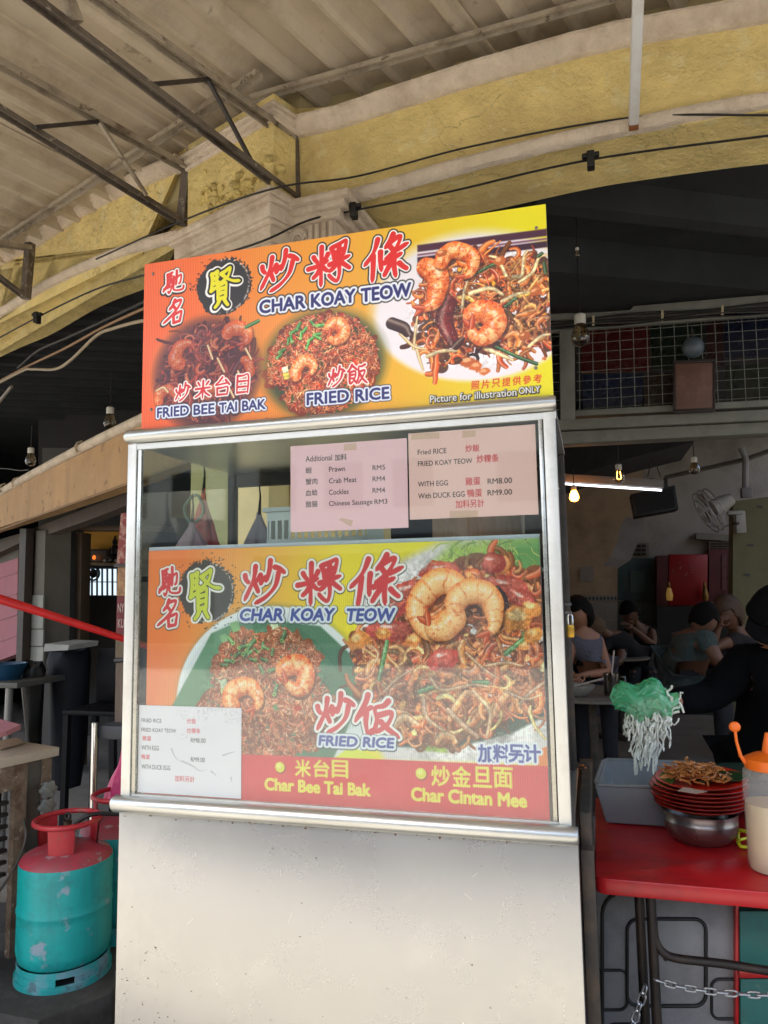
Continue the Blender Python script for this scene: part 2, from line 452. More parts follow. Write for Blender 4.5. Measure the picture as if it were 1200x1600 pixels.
def smooth(P):
    P = np.array(P, float)
    if len(P) < 3:
        t = np.linspace(0, 1, 5)[:, None]
        return P[0]*(1-t)+P[-1]*t
    out = []
    Q = np.vstack([2*P[0]-P[1], P, 2*P[-1]-P[-2]])
    for i in range(1, len(Q)-2):
        for t in np.linspace(0, 1, 6)[:-1]:
            a, b, c, d = Q[i-1], Q[i], Q[i+1], Q[i+2]
            out.append(.5*((2*b)+(-a+c)*t+(2*a-5*b+4*c-d)*t*t+(-a+3*b-3*c+d)*t**3))
    out.append(P[-1])
    return np.array(out)

def dilate(m, r):
    out = m.copy(); R = int(math.ceil(r))
    H, W = m.shape
    for dy in range(-R, R+1):
        for dx in range(-R, R+1):
            d = math.hypot(dx, dy)
            k = min(max(r+.5-d, 0), 1)
            if k <= 0 or (dx == 0 and dy == 0): continue
            if k == 1 and d < r-2.2: continue
            y0, y1 = max(0, dy), min(H, H+dy); x0, x1 = max(0, dx), min(W, W+dx)
            if y1 <= y0 or x1 <= x0: continue
            v = out[y0:y1, x0:x1]
            np.maximum(v, m[y0-dy:y1-dy, x0-dx:x1-dx]*k, out=v)
    return out

def text_tris(body):
    cu = bpy.data.curves.new('lettering', 'FONT'); cu.body = body; cu.resolution_u = 3
    o = bpy.data.objects.new('lettering', cu); bpy.context.scene.collection.objects.link(o)
    dg = bpy.context.evaluated_depsgraph_get()
    me = bpy.data.meshes.new_from_object(o.evaluated_get(dg))
    me.calc_loop_triangles()
    n = len(me.loop_triangles)
    if n == 0:
        return None
    co = np.empty(len(me.vertices)*3, np.float32); me.vertices.foreach_get('co', co)
    ti = np.empty(n*3, np.int32); me.loop_triangles.foreach_get('vertices', ti)
    tri = co.reshape(-1, 3)[ti.reshape(-1, 3), :2].astype(float)
    bpy.data.objects.remove(o); bpy.data.curves.remove(cu); bpy.data.meshes.remove(me)
    return tri

def raster(T, H, W):
    cov = np.zeros((H, W))
    for a, b, c in T:
        x0 = max(int(min(a[0], b[0], c[0])-.5), 0); x1 = min(int(max(a[0], b[0], c[0])+1.5), W)
        y0 = max(int(min(a[1], b[1], c[1])-.5), 0); y1 = min(int(max(a[1], b[1], c[1])+1.5), H)
        if x1 <= x0 or y1 <= y0: continue
        X = np.arange(x0, x1)[None, :]+.5; Y = np.arange(y0, y1)[:, None]+.5
        ar = (b[0]-a[0])*(c[1]-a[1])-(b[1]-a[1])*(c[0]-a[0])
        if abs(ar) < 1e-9: continue
        s = 1 if ar > 0 else -1
        e = 1e-6
        i = (((b[0]-a[0])*(Y-a[1])-(b[1]-a[1])*(X-a[0]))*s >= -e) & (((c[0]-b[0])*(Y-b[1])-(c[1]-b[1])*(X-b[0]))*s >= -e) & (((a[0]-c[0])*(Y-c[1])-(a[1]-c[1])*(X-c[0]))*s >= -e)
        cov[y0:y1, x0:x1][i] = 1
    return cov

# brush characters, traced as strokes on a free grid and normalised to the unit box below
_raw = {
 'chao': [[(55,300),(62,330),(80,352)],[(130,235),(122,300),(100,372),(52,478)],[(165,300),(150,325),(130,345)],[(118,352),(135,385),(150,422)],
          [(235,195),(228,265),(205,345)],[(200,318),(178,338),(165,362)],[(268,243),(300,255),(335,285)],[(292,285),(268,380),(205,455),(128,503)]],
 'guo': [[(482,168),(478,280),(474,380),(472,465)],[(365,325),(440,312),(535,278)],[(412,240),(425,262),(446,284)],[(535,228),(522,250),(506,268)],
         [(468,330),(440,370),(402,402)],[(492,325),(508,340),(528,356)],
         [(565,190),(580,225),(588,272)],[(572,185),(630,165),(690,142),(684,190),(664,252)],[(592,228),(628,218),(668,202)],[(590,268),(630,258),(664,248)],
         [(548,312),(620,292),(718,262)],[(632,170),(628,300),(632,380),(612,440),(575,425),(538,388)],[(606,312),(575,345),(545,362)],[(648,305),(690,335),(722,358)]],
 'tiao': [[(868,115),(850,170),(820,225),(765,285)],[(832,225),(830,310),(822,402)],[(888,205),(886,260),(892,335)],
          [(985,92),(962,135),(925,182)],[(955,150),(1010,120),(1040,118),(1010,185),(960,235),(925,262)],[(950,165),(1000,205),(1092,168)],
          [(915,285),(980,262),(1045,232)],[(990,222),(988,310),(998,388)],[(965,290),(935,335),(912,375)],[(1028,300),(1055,325),(1085,345)]],
 'xian': [[(622,180),(630,260),(612,385)],[(620,190),(660,172),(702,148)],[(692,158),(684,210)],[(640,240),(670,232),(705,222)],[(684,240),(686,290)],[(636,300),(675,292),(715,280)],[(612,380),(645,362),(678,345)],
          [(742,192),(800,165),(862,132),(835,225),(780,270),(715,312)],[(755,200),(820,252),(900,290),(985,300)],
          [(700,322),(706,400),(704,492)],[(706,326),(760,312),(808,300),(806,400),(802,490)],[(715,375),(755,366),(795,358)],[(712,428),(755,418),(795,410)],[(710,488),(755,478),(800,468)],
          [(722,500),(700,545),(662,585)],[(785,492),(808,535),(838,572)]],
 'chi': [[(143,192),(150,250),(150,302)],[(143,194),(175,185),(206,170)],[(182,182),(184,240),(184,296)],[(150,225),(175,220),(200,212)],[(150,260),(176,255),(202,246)],
         [(150,302),(205,284),(202,345),(180,402),(162,385)],[(118,350),(108,385)],[(138,330),(132,362)],[(158,325),(160,352)],[(176,318),(182,340)],
         [(208,258),(260,235),(306,212),(302,290),(285,310)],[(252,160),(255,240),(252,322)],[(222,225),(224,300),(228,368),(280,385),(336,375),(345,335)]],
 'ming': [[(212,478),(195,530),(150,588)],[(200,505),(245,492),(288,488),(262,560),(190,650),(88,738)],[(195,548),(212,565),(230,590)],
          [(204,648),(210,700),(214,748)],[(206,650),(255,632),(300,618),(294,680),(286,738)],[(214,742),(250,736),(286,730)]],
 'fan': [[(700,120),(670,210),(565,400)],[(610,330),(680,280),(740,245)],[(680,310),(675,430),(700,540),(740,480)],
         [(910,180),(860,230),(770,260),(790,380),(750,520)],[(810,330),(940,300),(900,420),(780,510)],[(830,400),(900,470),(1010,555)]],
 'mi': [[(50,0),(50,100)],[(4,46),(50,44),(98,42)],[(18,10),(32,30)],[(84,8),(68,28)],[(46,50),(30,75),(2,92)],[(54,50),(70,72),(98,90)]],
 'tai': [[(48,0),(30,22),(10,40),(50,36),(84,32)],[(68,16),(84,34),(94,44)],[(20,58),(22,98)],[(20,58),(50,57),(82,56),(80,98)],[(22,94),(80,94)]],
 'mu': [[(16,2),(16,100)],[(16,4),(50,4),(84,4),(84,100)],[(18,34),(82,34)],[(18,64),(82,64)],[(18,94),(82,94)]],
 'fan2': [[(24,0),(14,20),(0,34)],[(26,6),(38,16),(50,28)],[(12,38),(40,34),(38,66),(14,68)],[(14,52),(38,50)],[(12,36),(12,92),(30,84)],[(30,70),(44,92)],
          [(90,4),(74,12),(58,14),(58,60),(44,98)],[(62,38),(88,34),(78,64),(54,98)],[(64,50),(80,78),(100,98)]],
}
GLYPHS = {}
for _k, _v in _raw.items():
    _a = np.array([p for st in _v for p in st], float); _mn, _mx = _a.min(0), _a.max(0)
    GLYPHS[_k] = [[((p[0]-_mn[0])/(_mx[0]-_mn[0]), (p[1]-_mn[1])/(_mx[1]-_mn[1])) for p in st] for st in _v]

# ---- painted food
def jit(c, a):
    return np.clip(col3(c)*(1+(rng.rand()-.5)*2*a)+(rng.rand(3)-.5)*a*.25, 0, 1)

def noodle(A, cx, cy, L, w, c, lit=.35, curl=1.4):
    th = rng.rand()*6.28; P = [(cx, cy)]; k = (rng.rand()-.5)*curl
    n = 7
    for i in range(n):
        th += k+(rng.rand()-.5)*.5
        P.append((P[-1][0]+math.cos(th)*L/n, P[-1][1]+math.sin(th)*L/n))
    A.stroke(P, [w*.75, w, w*.9, w*.7], c, lit=lit)

def prawn(A, cx, cy, R, a0, sweep, w, tint=0., squash=.85):
    """curled prawn: arc from a0 over sweep, fat head end thinning to the tail"""
    n = 26; t = np.linspace(0, 1, n)
    th = a0+sweep*t; rr = R*(1-.25*t)
    rr = rr*(1+.06*np.sin(t*9+cx)+.04*np.sin(t*17+cy)); P = np.stack([cx+np.cos(th)*rr, cy+np.sin(th)*rr*squash], 1)
    W = w*(1.0-.25*np.abs(t-.25)*2-.38*np.clip(t-.6, 0, 1)*2)*(1+.05*np.abs(np.sin(t*6.2*3.1416)))
    g = A.chain(P+np.array([w*.12, w*.22]), W*1.06, 6)
    if g is not None: A.blend(np.clip(.5-g[1]/5, 0, 1)*.55, (.22, .08, .03), g[0])
    g = A.chain(P, W)
    if g is None: return
    box, D, T, S, Rr = g
    m = np.clip(.5-D, 0, 1)
    q = np.clip(S/Rr*np.sign(sweep), -1, 1)      # -1 inner .. +1 outer
    X = A.xx[box[0]:box[1], box[2]:box[3]]; Y = A.yy[box[0]:box[1], box[2]:box[3]]
    H, Wd = X.shape
    nz = fbm(H, Wd, w*.35, int(cx) % 97, 4); n2 = fbm(H, Wd, w*.14, int(cy) % 89, 3)
    seg = T*6.2+.12*q; fr = np.abs(seg-np.round(seg)+(nz-.5)*.25)
    band = np.exp(-(fr/.06)**2)*(.35+.65*(n2 > .42))
    base = np.array([1.08, .86, .58]); org = np.array([1.0, .46, .14]); red = np.array([.80, .20, .06])
    mo = np.clip((nz-.42)*3+tint+.5*np.clip(-q, 0, 1), 0, 1)[..., None]
    c = base*(1-mo*.8)+org*mo*.8
    mr = np.clip((n2-.55)*5, 0, 1)[..., None]*.6*(.4+mo)
    c = c*(1-np.clip(mr, 0, 1))+red*np.clip(mr, 0, 1)
    c = c*(1-.35*band[..., None]*np.array([.3, 1, 1.4]))
    c = c*(1-.42*np.abs(q)[..., None]**2.5*np.array([.35, 1.0, 1.5]))
    lx = np.cos(th[0]+sweep*T)*(-.35)+np.sin(th[0]+sweep*T)*(-.9)
    c = c*(.98+.16*lx*q)[..., None]
    h = np.clip(np.exp(-((q-.25*np.sign(lx+.01))/.22)**2)*(n2 > .5)*np.clip(1-band, 0, 1)*.75, 0, 1)[..., None]
    c = c*(1-h)+np.array([1, .98, .92])*h
    A.blend(m, np.clip(c, 0, 1), box)
    # tail fan
    e = P[-1]; d = P[-1]-P[-4]; d /= np.hypot(*d)+1e-6
    for s in (-.5, .4):
        v = np.array([d[0]*math.cos(s)-d[1]*math.sin(s), d[0]*math.sin(s)+d[1]*math.cos(s)])
        A.stroke([e, e+v*w*.55, e+v*w*.95], [w*.22, w*.26, w*.1], (.86, .30, .10), lit=.4)

def rice(A, inside, n, L, w, palette):
    k = 0
    while k < n:
        x, y = rng.rand()*A.w, rng.rand()*A.h
        if not inside(x, y): continue
        k += 1
        th = rng.rand()*3.14; dx, dy = math.cos(th)*L/2, math.sin(th)*L/2
        A.stroke([(x-dx, y-dy), (x+dx, y+dy)], [w*.7, w], jit(palette[rng.randint(len(palette))], .22), lit=.35)

def scallion(A, x, y, s, th=None, c='3f9a3a'):
    th = rng.rand()*3.14 if th is None else th
    dx, dy = math.cos(th)*s, math.sin(th)*s
    A.stroke([(x-dx+1, y-dy+2), (x+dx+1, y+dy+2)], s*.62, (.1, .12, .04), op=.5, edge=2)
    A.stroke([(x-dx, y-dy), (x+dx, y+dy)], s*.55, jit(c, .15), lit=.35)
    A.ellipse(x+dx, y+dy, s*.4, s*.55, (.75, .87, .5), ang=th)
    A.ellipse(x+dx, y+dy, s*.2, s*.3, (.2, .42, .15), ang=th)

def pile(A, inside, n, s, palette, light=.4):
    """tangle of noodles and bits, dark under, bright on top"""
    for k in range(n):
        while True:
            x, y = rng.rand()*A.w, rng.rand()*A.h
            if inside(x, y): break
        f = k/n
        c = jit(palette[rng.randint(len(palette))], .25)*(.42+.78*f)*np.array([1.16, .93, .72])
        if rng.rand() < .66: noodle(A, x, y, s*(1.8+2.4*rng.rand()), s*(.14+.42*rng.rand()**1.6), np.clip(c, 0, 1), lit=light*f, curl=1.1)
        else: A.ellipse(x, y, s*(.2+.3*rng.rand()), s*(.15+.2*rng.rand()), np.clip(c, 0, 1), ang=rng.rand()*3, rough=s*.12, seed=k % 50)

def spots(A, inside, n, r, c, op=.8):
    k = 0
    while k < n:
        x, y = rng.rand()*A.w, rng.rand()*A.h
        if not inside(x, y): continue
        k += 1
        A.ellipse(x, y, r*(.5+rng.rand()), r*(.4+rng.rand()*.6), jit(c, .15), ang=rng.rand()*3, op=op)

def splash(A, cx, cy, R, c, seed):
    """dry-brush ink disc"""
    H, W = A.h, A.w
    x0, x1 = int(max(cx-R*1.4, 0)), int(min(cx+R*1.4, W)); y0, y1 = int(max(cy-R*1.4, 0)), int(min(cy+R*1.4, H))
    X = A.xx[y0:y1, x0:x1]-cx; Y = A.yy[y0:y1, x0:x1]-cy
    n = fbm(y1-y0, x1-x0, R*.5, seed, 5); n2 = fbm(y1-y0, x1-x0, 5, seed+5, 3)
    d = np.hypot(X, Y)/R
    up = np.clip((X-Y)/R/1.6, 0, 1)
    D = d-1+(n-.5)*(.22)+(n2-.5)*(.35*up+.12)*np.clip(d, 0, 1)
    A.blend(np.clip(.5-D*R*.4, 0, 1)*.93, c, (y0, y1, x0, x1))
    ring = np.exp(-((d-.93)/.035)**2)*(n2 > .52)*(X > -R*.2)*.75
    A.blend(ring, (.9, .85, .82), (y0, y1, x0, x1))

def rect_px(A, x0, y0, x1, y1):
    """photo box (its left and right edge mids) -> art rect, undoing the perspective"""
    a = A.U(x0, (y0+y1)/2); b = A.U(x1, (y0+y1)/2); c = A.U((x0+x1)/2, y0); d = A.U((x0+x1)/2, y1)
    return a[0], c[1], b[0], d[1]

def hline(A, u0, u1, hpx, py0, px0, px1, py1):
    pass

RED = 'e0201c'; NAVY = '1d1f6b'; INK = '1a1512'; WHT = 'f6f3ee'

def tx(A, body, xl, yl, xr, yr, hgt, layers, bold=0., slant=0.):
    """text whose baseline-left is photo (xl,yl), baseline-right (xr,yr), ink height hgt photo px"""
    a = A.U(xl, yl); b = A.U(xr, yr)
    v = (a[1]+b[1])/2
    k = hgt*A.k()
    A.text(body, (a[0], v-k, b[0], v), layers, bold, slant)

def gl(A, name, cx, cy, w, h, wd, layers, slant=0.):
    c = A.U(cx, cy); k = A.k()
    A.glyph(name, (c[0]-w*k/2, c[1]-h*k/2, c[0]+w*k/2, c[1]+h*k/2), wd*k*1.1, layers, slant)

def upper_art():
    A = Art(-1.174, -0.066, 1.935, 2.427, D, 1150)
    k = A.k()
    u = A.xx/A.w; v = A.yy/A.h
    t = np.clip(u+.05*(1-v), 0, 1)
    stops = [(0, 'ee5a22'), (.18, 'f06a26'), (.36, 'ec8a2a'), (.6, 'eaa52a'), (.82, 'e6c81e'), (1, 'e8dc14')]
    for ch in range(3):
        A.a[..., ch] = np.interp(t, [s[0] for s in stops], [col3(s[1])[ch] for s in stops])
    P = lambda x, y: A.U(x, y)
    # plate of noodles, right
    c = P(742, 482)
    A.ellipse(c[0], c[1]-10*k, 150*k, 104*k, 'e9e4e6', soft=9*k, ang=.1)
    A.ellipse(c[0]-6*k, c[1]+12*k, 140*k, 92*k, 'f1e8ec', soft=4*k, ang=.12)
    a0 = P(640, 402)
    for dy, cc, hh in ((0, '4a2238', 8), (9, '7c4a68', 2.2), (16, '3a1a2c', 7)):
        a = P(652, 388+dy*1.15); b = P(858, 362+dy*1.15)
        A.poly([(a[0], a[1]-hh*k*.6), (A.w, b[1]-hh*k*.6), (A.w, b[1]+hh*k*.7), (a[0], a[1]+hh*k*.7)], cc, soft=2)
    cc = P(745, 482)
    def ins(x, y, cx=cc[0], cy=cc[1]):
        dx, dy = (x-cx)/(k*118), (y-cy)/(k*86)
        a = math.atan2(dy, dx)
        return dx*dx+dy*dy < (.85+.12*math.sin(3*a+1)+.08*math.sin(7*a))**2
    c2 = P(815, 478)
    def ins2(x, y):
        return ins(x, y) or ((x-c2[0])/(58*k))**2+((y-c2[1])/(72*k))**2 < 1
    pal = ['a8561f', 'c8742e', '8e4216', 'd88834', 'e8a048', 'b8581c', '74340f']
    spots(A, ins2, 120, 12*k, '4a2412', .9)
    pile(A, ins2, 480, 9.5*k, pal, .6)
    pile(A, lambda x, y: ins2(x, y) and x > c2[0]-20*k, 90, 9*k, ['c99a5c', 'b07a44', 'd8a868'], .5)
    spr = 'efd79a'
    for pts, w in (([(646, 545), (649, 515), (652, 495)], 2.4), ([(650, 540), (655, 560), (661, 578)], 2.6), ([(625, 520), (645, 540), (664, 545)], 2.6),
                   ([(668, 556), (690, 548), (712, 548)], 3.4), ([(735, 458), (765, 450), (785, 460)], 4), ([(785, 470), (805, 460), (825, 456)], 3.2),
                   ([(802, 432), (815, 430), (818, 402), (824, 392)], 3), ([(812, 440), (832, 425), (842, 402), (856, 398)], 3), ([(722, 480), (725, 455), (730, 440)], 2.6),
                   ([(760, 545), (785, 555), (800, 562)], 3.4), ([(790, 430), (778, 405), (765, 400)], 3), ([(827, 540), (845, 525), (858, 522)], 3)):
        A.stroke(smooth([P(*p) for p in pts]), [w*k, w*k*.9, w*k*.6], jit(spr, .06), lit=.5)
    for pts in ([(742, 428), (760, 418), (778, 410)], [(790, 478), (805, 466)], [(775, 542), (810, 558), (838, 568)], [(841, 400), (846, 396)], [(850, 412), (852, 425)]):
        A.stroke([P(*p) for p in pts], 2.6*k, '2c5a2c', lit=.35)
    # sausage, mushrooms
    for pts, w, cl in (([(700, 475), (694, 500), (706, 530)], 13, '7c1410'), ([(712, 540), (722, 530)], 6, '4a1c10'), ([(612, 505), (630, 512), (636, 520)], 9, '3c1a14')):
        A.stroke(smooth([P(*p) for p in pts]), [w*k, w*k, w*k*.7], cl, lit=.45)
    grainy(A, cc[0]+10*k, cc[1], 118*k, 92*k, .30, 5)
    c = P(668, 450); prawn(A, c[0]-8*k, c[1]+2*k, 27*k, -1.35, 2.9, 16*k, .5, 1.25)
    c = P(716, 408); prawn(A, c[0], c[1]+6*k, 26*k, 3.5, 4.0, 12.5*k, .15, .95)
    c = P(753, 505); prawn(A, c[0], c[1]+3*k, 20*k, -2.2, 5.3, 17*k, .35, 1.05)
    for (x, y, r) in ((732, 565, 12), (757, 580, 7), (745, 572, 9), (818, 525, 9), (780, 408, 9), (838, 455, 8), (690, 395, 7), (850, 560, 3)):
        q = P(x, y); A.ellipse(q[0], q[1], r*k, r*k*.75, jit('c8642c', .1), rough=r*k*.35, seed=int(x), soft=1.5); A.ellipse(q[0]-r*k*.2, q[1]-r*k*.25, r*k*.4, r*k*.25, 'f0b078', rough=2*k, seed=int(y), soft=2)
    # fried rice disc, centre
    c = P(503, 567)
    A.ellipse(c[0], c[1], 95*k, 80*k, '46572c', soft=12*k, op=.85)
    A.ellipse(c[0]+2, c[1]+2*k, 90*k, 77*k, '30401e', soft=8*k, op=.9)
    def inr(x, y): return ((x-c[0])/(88*k))**2+((y-c[1])/(76*k))**2 < 1 and not (x < c[0]-62*k and y > c[1]+26*k)
    spots(A, inr, 160, 9*k, '7a2c10', .95)
    rice(A, inr, 2200, 4.6*k, 1.35*k, ['d8622c', 'c04a1e', 'e88848', 'a63c18', 'e8a068', 'cc5426'])
    spots(A, inr, 40, 3.2*k, 'c03018'); spots(A, inr, 30, 2.6*k, '3a4a20')
    for x, y in ((466, 510), (475, 516), (458, 518), (488, 505), (450, 533), (440, 548), (436, 556), (485, 530), (495, 522), (500, 508), (480, 540), (470, 524), (455, 530), (497, 527)):
        q = P(x, y); scallion(A, q[0], q[1], (3.6+rng.rand()*2)*k)
    for x, y, cl in ((445, 578, 'dfe8b0'), (447, 588, 'e8d04a')):
        q = P(x, y); A.poly([(q[0]-5*k, q[1]-4*k), (q[0]+4*k, q[1]-6*k), (q[0]+6*k, q[1]+3*k), (q[0]-3*k, q[1]+5*k)], cl)
    grainy(A, c[0], c[1], 88*k, 76*k, .26, 15)
    q = P(525, 520); prawn(A, q[0], q[1], 14*k, -2.4, 5.4, 11*k, .2, 1.0)
    q = P(477, 573); prawn(A, q[0], q[1]+4*k, 16*k, 2.6, 4.6, 10*k, .1, .95)
    # bee tai bak, left: a dark soft-edged photo
    c = P(322, 580)
    A.ellipse(c[0]+4*k, c[1]-2*k, 92*k, 78*k, 'b8873a', soft=18*k, op=.7)
    A.ellipse(c[0], c[1]+4*k, 86*k, 84*k, '2a1a22', soft=12*k, op=.95)
    def inb(x, y): return ((x-c[0])/(82*k))**2+((y-c[1])/(80*k))**2 < 1
    pile(A, inb, 420, 8*k, ['7e3028', '5a2428', '9c4434', '4c2c30', 'b86a44', 'c88a5a'], .45)
    for x, y, r, a0, sw, w in ((292, 552, 22, 2.2, 3.0, 12), (372, 528, 20, -2.6, 3.4, 12), (262, 622, 17, 2.9, 3.6, 9), (330, 590, 22, .2, 2.6, 8), (375, 580, 20, -1.2, 2.4, 8)):
        q = P(x, y); prawn(A, q[0], q[1], r*k, a0, sw, w*k, .75, .9)
    A.ellipse(c[0], c[1], 90*k, 88*k, '6a2430', soft=10*k, op=.38)
    for pts in ([(384, 545), (392, 560)], [(372, 580), (380, 600), (372, 615)], [(325, 540), (332, 560)], [(245, 610), (255, 605), (262, 612)], [(340, 560), (350, 580)], [(355, 600), (365, 620)]):
        A.stroke(smooth([P(*p) for p in pts]), 2*k, 'dcc08a', lit=.5)
    for x, y in ((392, 508), (398, 505)):
        q = P(x, y); A.stroke([(q[0]-8*k, q[1]+2*k), (q[0]+6*k, q[1]-3*k)], 3*k, '2f7a30', lit=.4)
    # flute sheen of the corrugated board, painted into the print colour
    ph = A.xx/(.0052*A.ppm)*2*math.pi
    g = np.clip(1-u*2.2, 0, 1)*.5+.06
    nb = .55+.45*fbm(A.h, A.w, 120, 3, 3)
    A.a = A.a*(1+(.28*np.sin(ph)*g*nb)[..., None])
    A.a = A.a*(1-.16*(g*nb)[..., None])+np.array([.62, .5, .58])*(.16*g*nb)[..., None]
    # ink disc and lettering
    c = P(350, 447); splash(A, c[0], c[1], 46*k, '1d2026', 31)
    for _ in range(26):
        an = rng.rand()*1.8+2.6; r = (46+rng.rand()*16)*k
        A.ellipse(c[0]+math.cos(an)*r, c[1]-abs(math.sin(an))*r*.9, (.5+rng.rand()*1.6)*k, (.4+rng.rand()*.8)*k, '1d2026')
    K3 = [(4.3*k, INK, 0, 0), (2.4*k, WHT, 0, 0), (0, RED, 0, 0)]
    gl(A, 'chi', 272, 440, 36, 35, 1.9, [(4.6*k, INK, -1, 2), (2.7*k, WHT, 0, 0), (0, 'dc2a2a', 0, 0)], .06)
    gl(A, 'ming', 270, 487, 31, 38, 2.3, [(4.6*k, INK, -1, 2), (2.7*k, WHT, 0, 0), (0, 'dc2a2a', 0, 0)], .06)
    gl(A, 'xian', 352, 449, 49, 62, 2.9, [(6.2*k, WHT, -2, 1), (3.2*k, '0d0d0d', 0, 0), (0, 'e8de1e', 0, 0)])
    gl(A, 'chao', 437, 423, 60, 62, 3.4, K3, .05)
    gl(A, 'guo', 514, 412, 66, 66, 3.3, K3)
    gl(A, 'tiao', 603, 402, 66, 68, 3.5, K3)
    B3 = [(5.4*k, INK, 0, 0), (3.7*k, 'e9ecf2', 0, 0), (0, '1c1c66', 0, 0)]
    tx(A, 'CHAR', 406, 490, 477, 481, 20, B3, 1.15*k)
    tx(A, 'KOAY', 487, 481, 555, 471, 20, B3, 1.15*k)
    tx(A, 'TEOW', 565, 473, 642, 461, 20, B3, 1.15*k)
    S3 = [(2.2*k, WHT, 0, 0), (0, 'd02a30', 0, 0)]
    for nm, x, y, w in (('chao', 286, 612, 25), ('mi', 317, 608, 26), ('tai', 348, 603, 24), ('mu', 379, 600, 18)):
        gl(A, nm, x, y, w, 28, 1.5, S3, .05)
    C3 = [(3.9*k, '222244', 0, 0), (2.9*k, 'e4e8f0', 0, 0), (0, '27276a', 0, 0)]
    tx(A, 'FRIED', 246, 652, 295, 648, 15, C3, .8*k); tx(A, 'BEE', 303, 648, 335, 645, 15, C3, .8*k)
    tx(A, 'TAI', 343, 645, 370, 642, 15, C3, .8*k); tx(A, 'BAK', 379, 642, 415, 638, 15, C3, .8*k)
    gl(A, 'chao', 526, 588, 25, 30, 1.5, S3, .08); gl(A, 'fan2', 558, 584, 30, 29, 1.5, S3)
    tx(A, 'FRIED', 480, 633, 545, 626, 17, C3, .95*k); tx(A, 'RICE', 556, 627, 608, 622, 17, C3, .95*k)
    for i, chh in enumerate('照片只提供參考'):
        x = 742+i*16.2; y = 602-i*1.8
        c = A.U(x, y); A.text(chh, (c[0]-5.6*k, c[1]-6*k, c[0]+5.6*k, c[1]+6*k), [(0, 'd4281e', 0, 0)], .45*k, .08)
    tx(A, 'Picture for illustration', 672, 630, 807, 617, 10.5, [(1.5*k, INK, 1, 1), (0, WHT, 0, 0)], .55*k)
    tx(A, 'ONLY', 811, 616, 844, 612, 9, [(1.5*k, INK, 1, 1), (0, WHT, 0, 0)], .6*k)
    a, b = P(392, 668), P(420, 655)
    A.stroke([P(385, 664), P(402, 660), P(418, 652)], .45*k, (.25, .12, .05), op=.7)
    n = fbm(A.h, A.w, 6, 77, 2)
    A.a *= (1-.4*np.clip((n-.93)*14, 0, 1))[..., None]
    return A

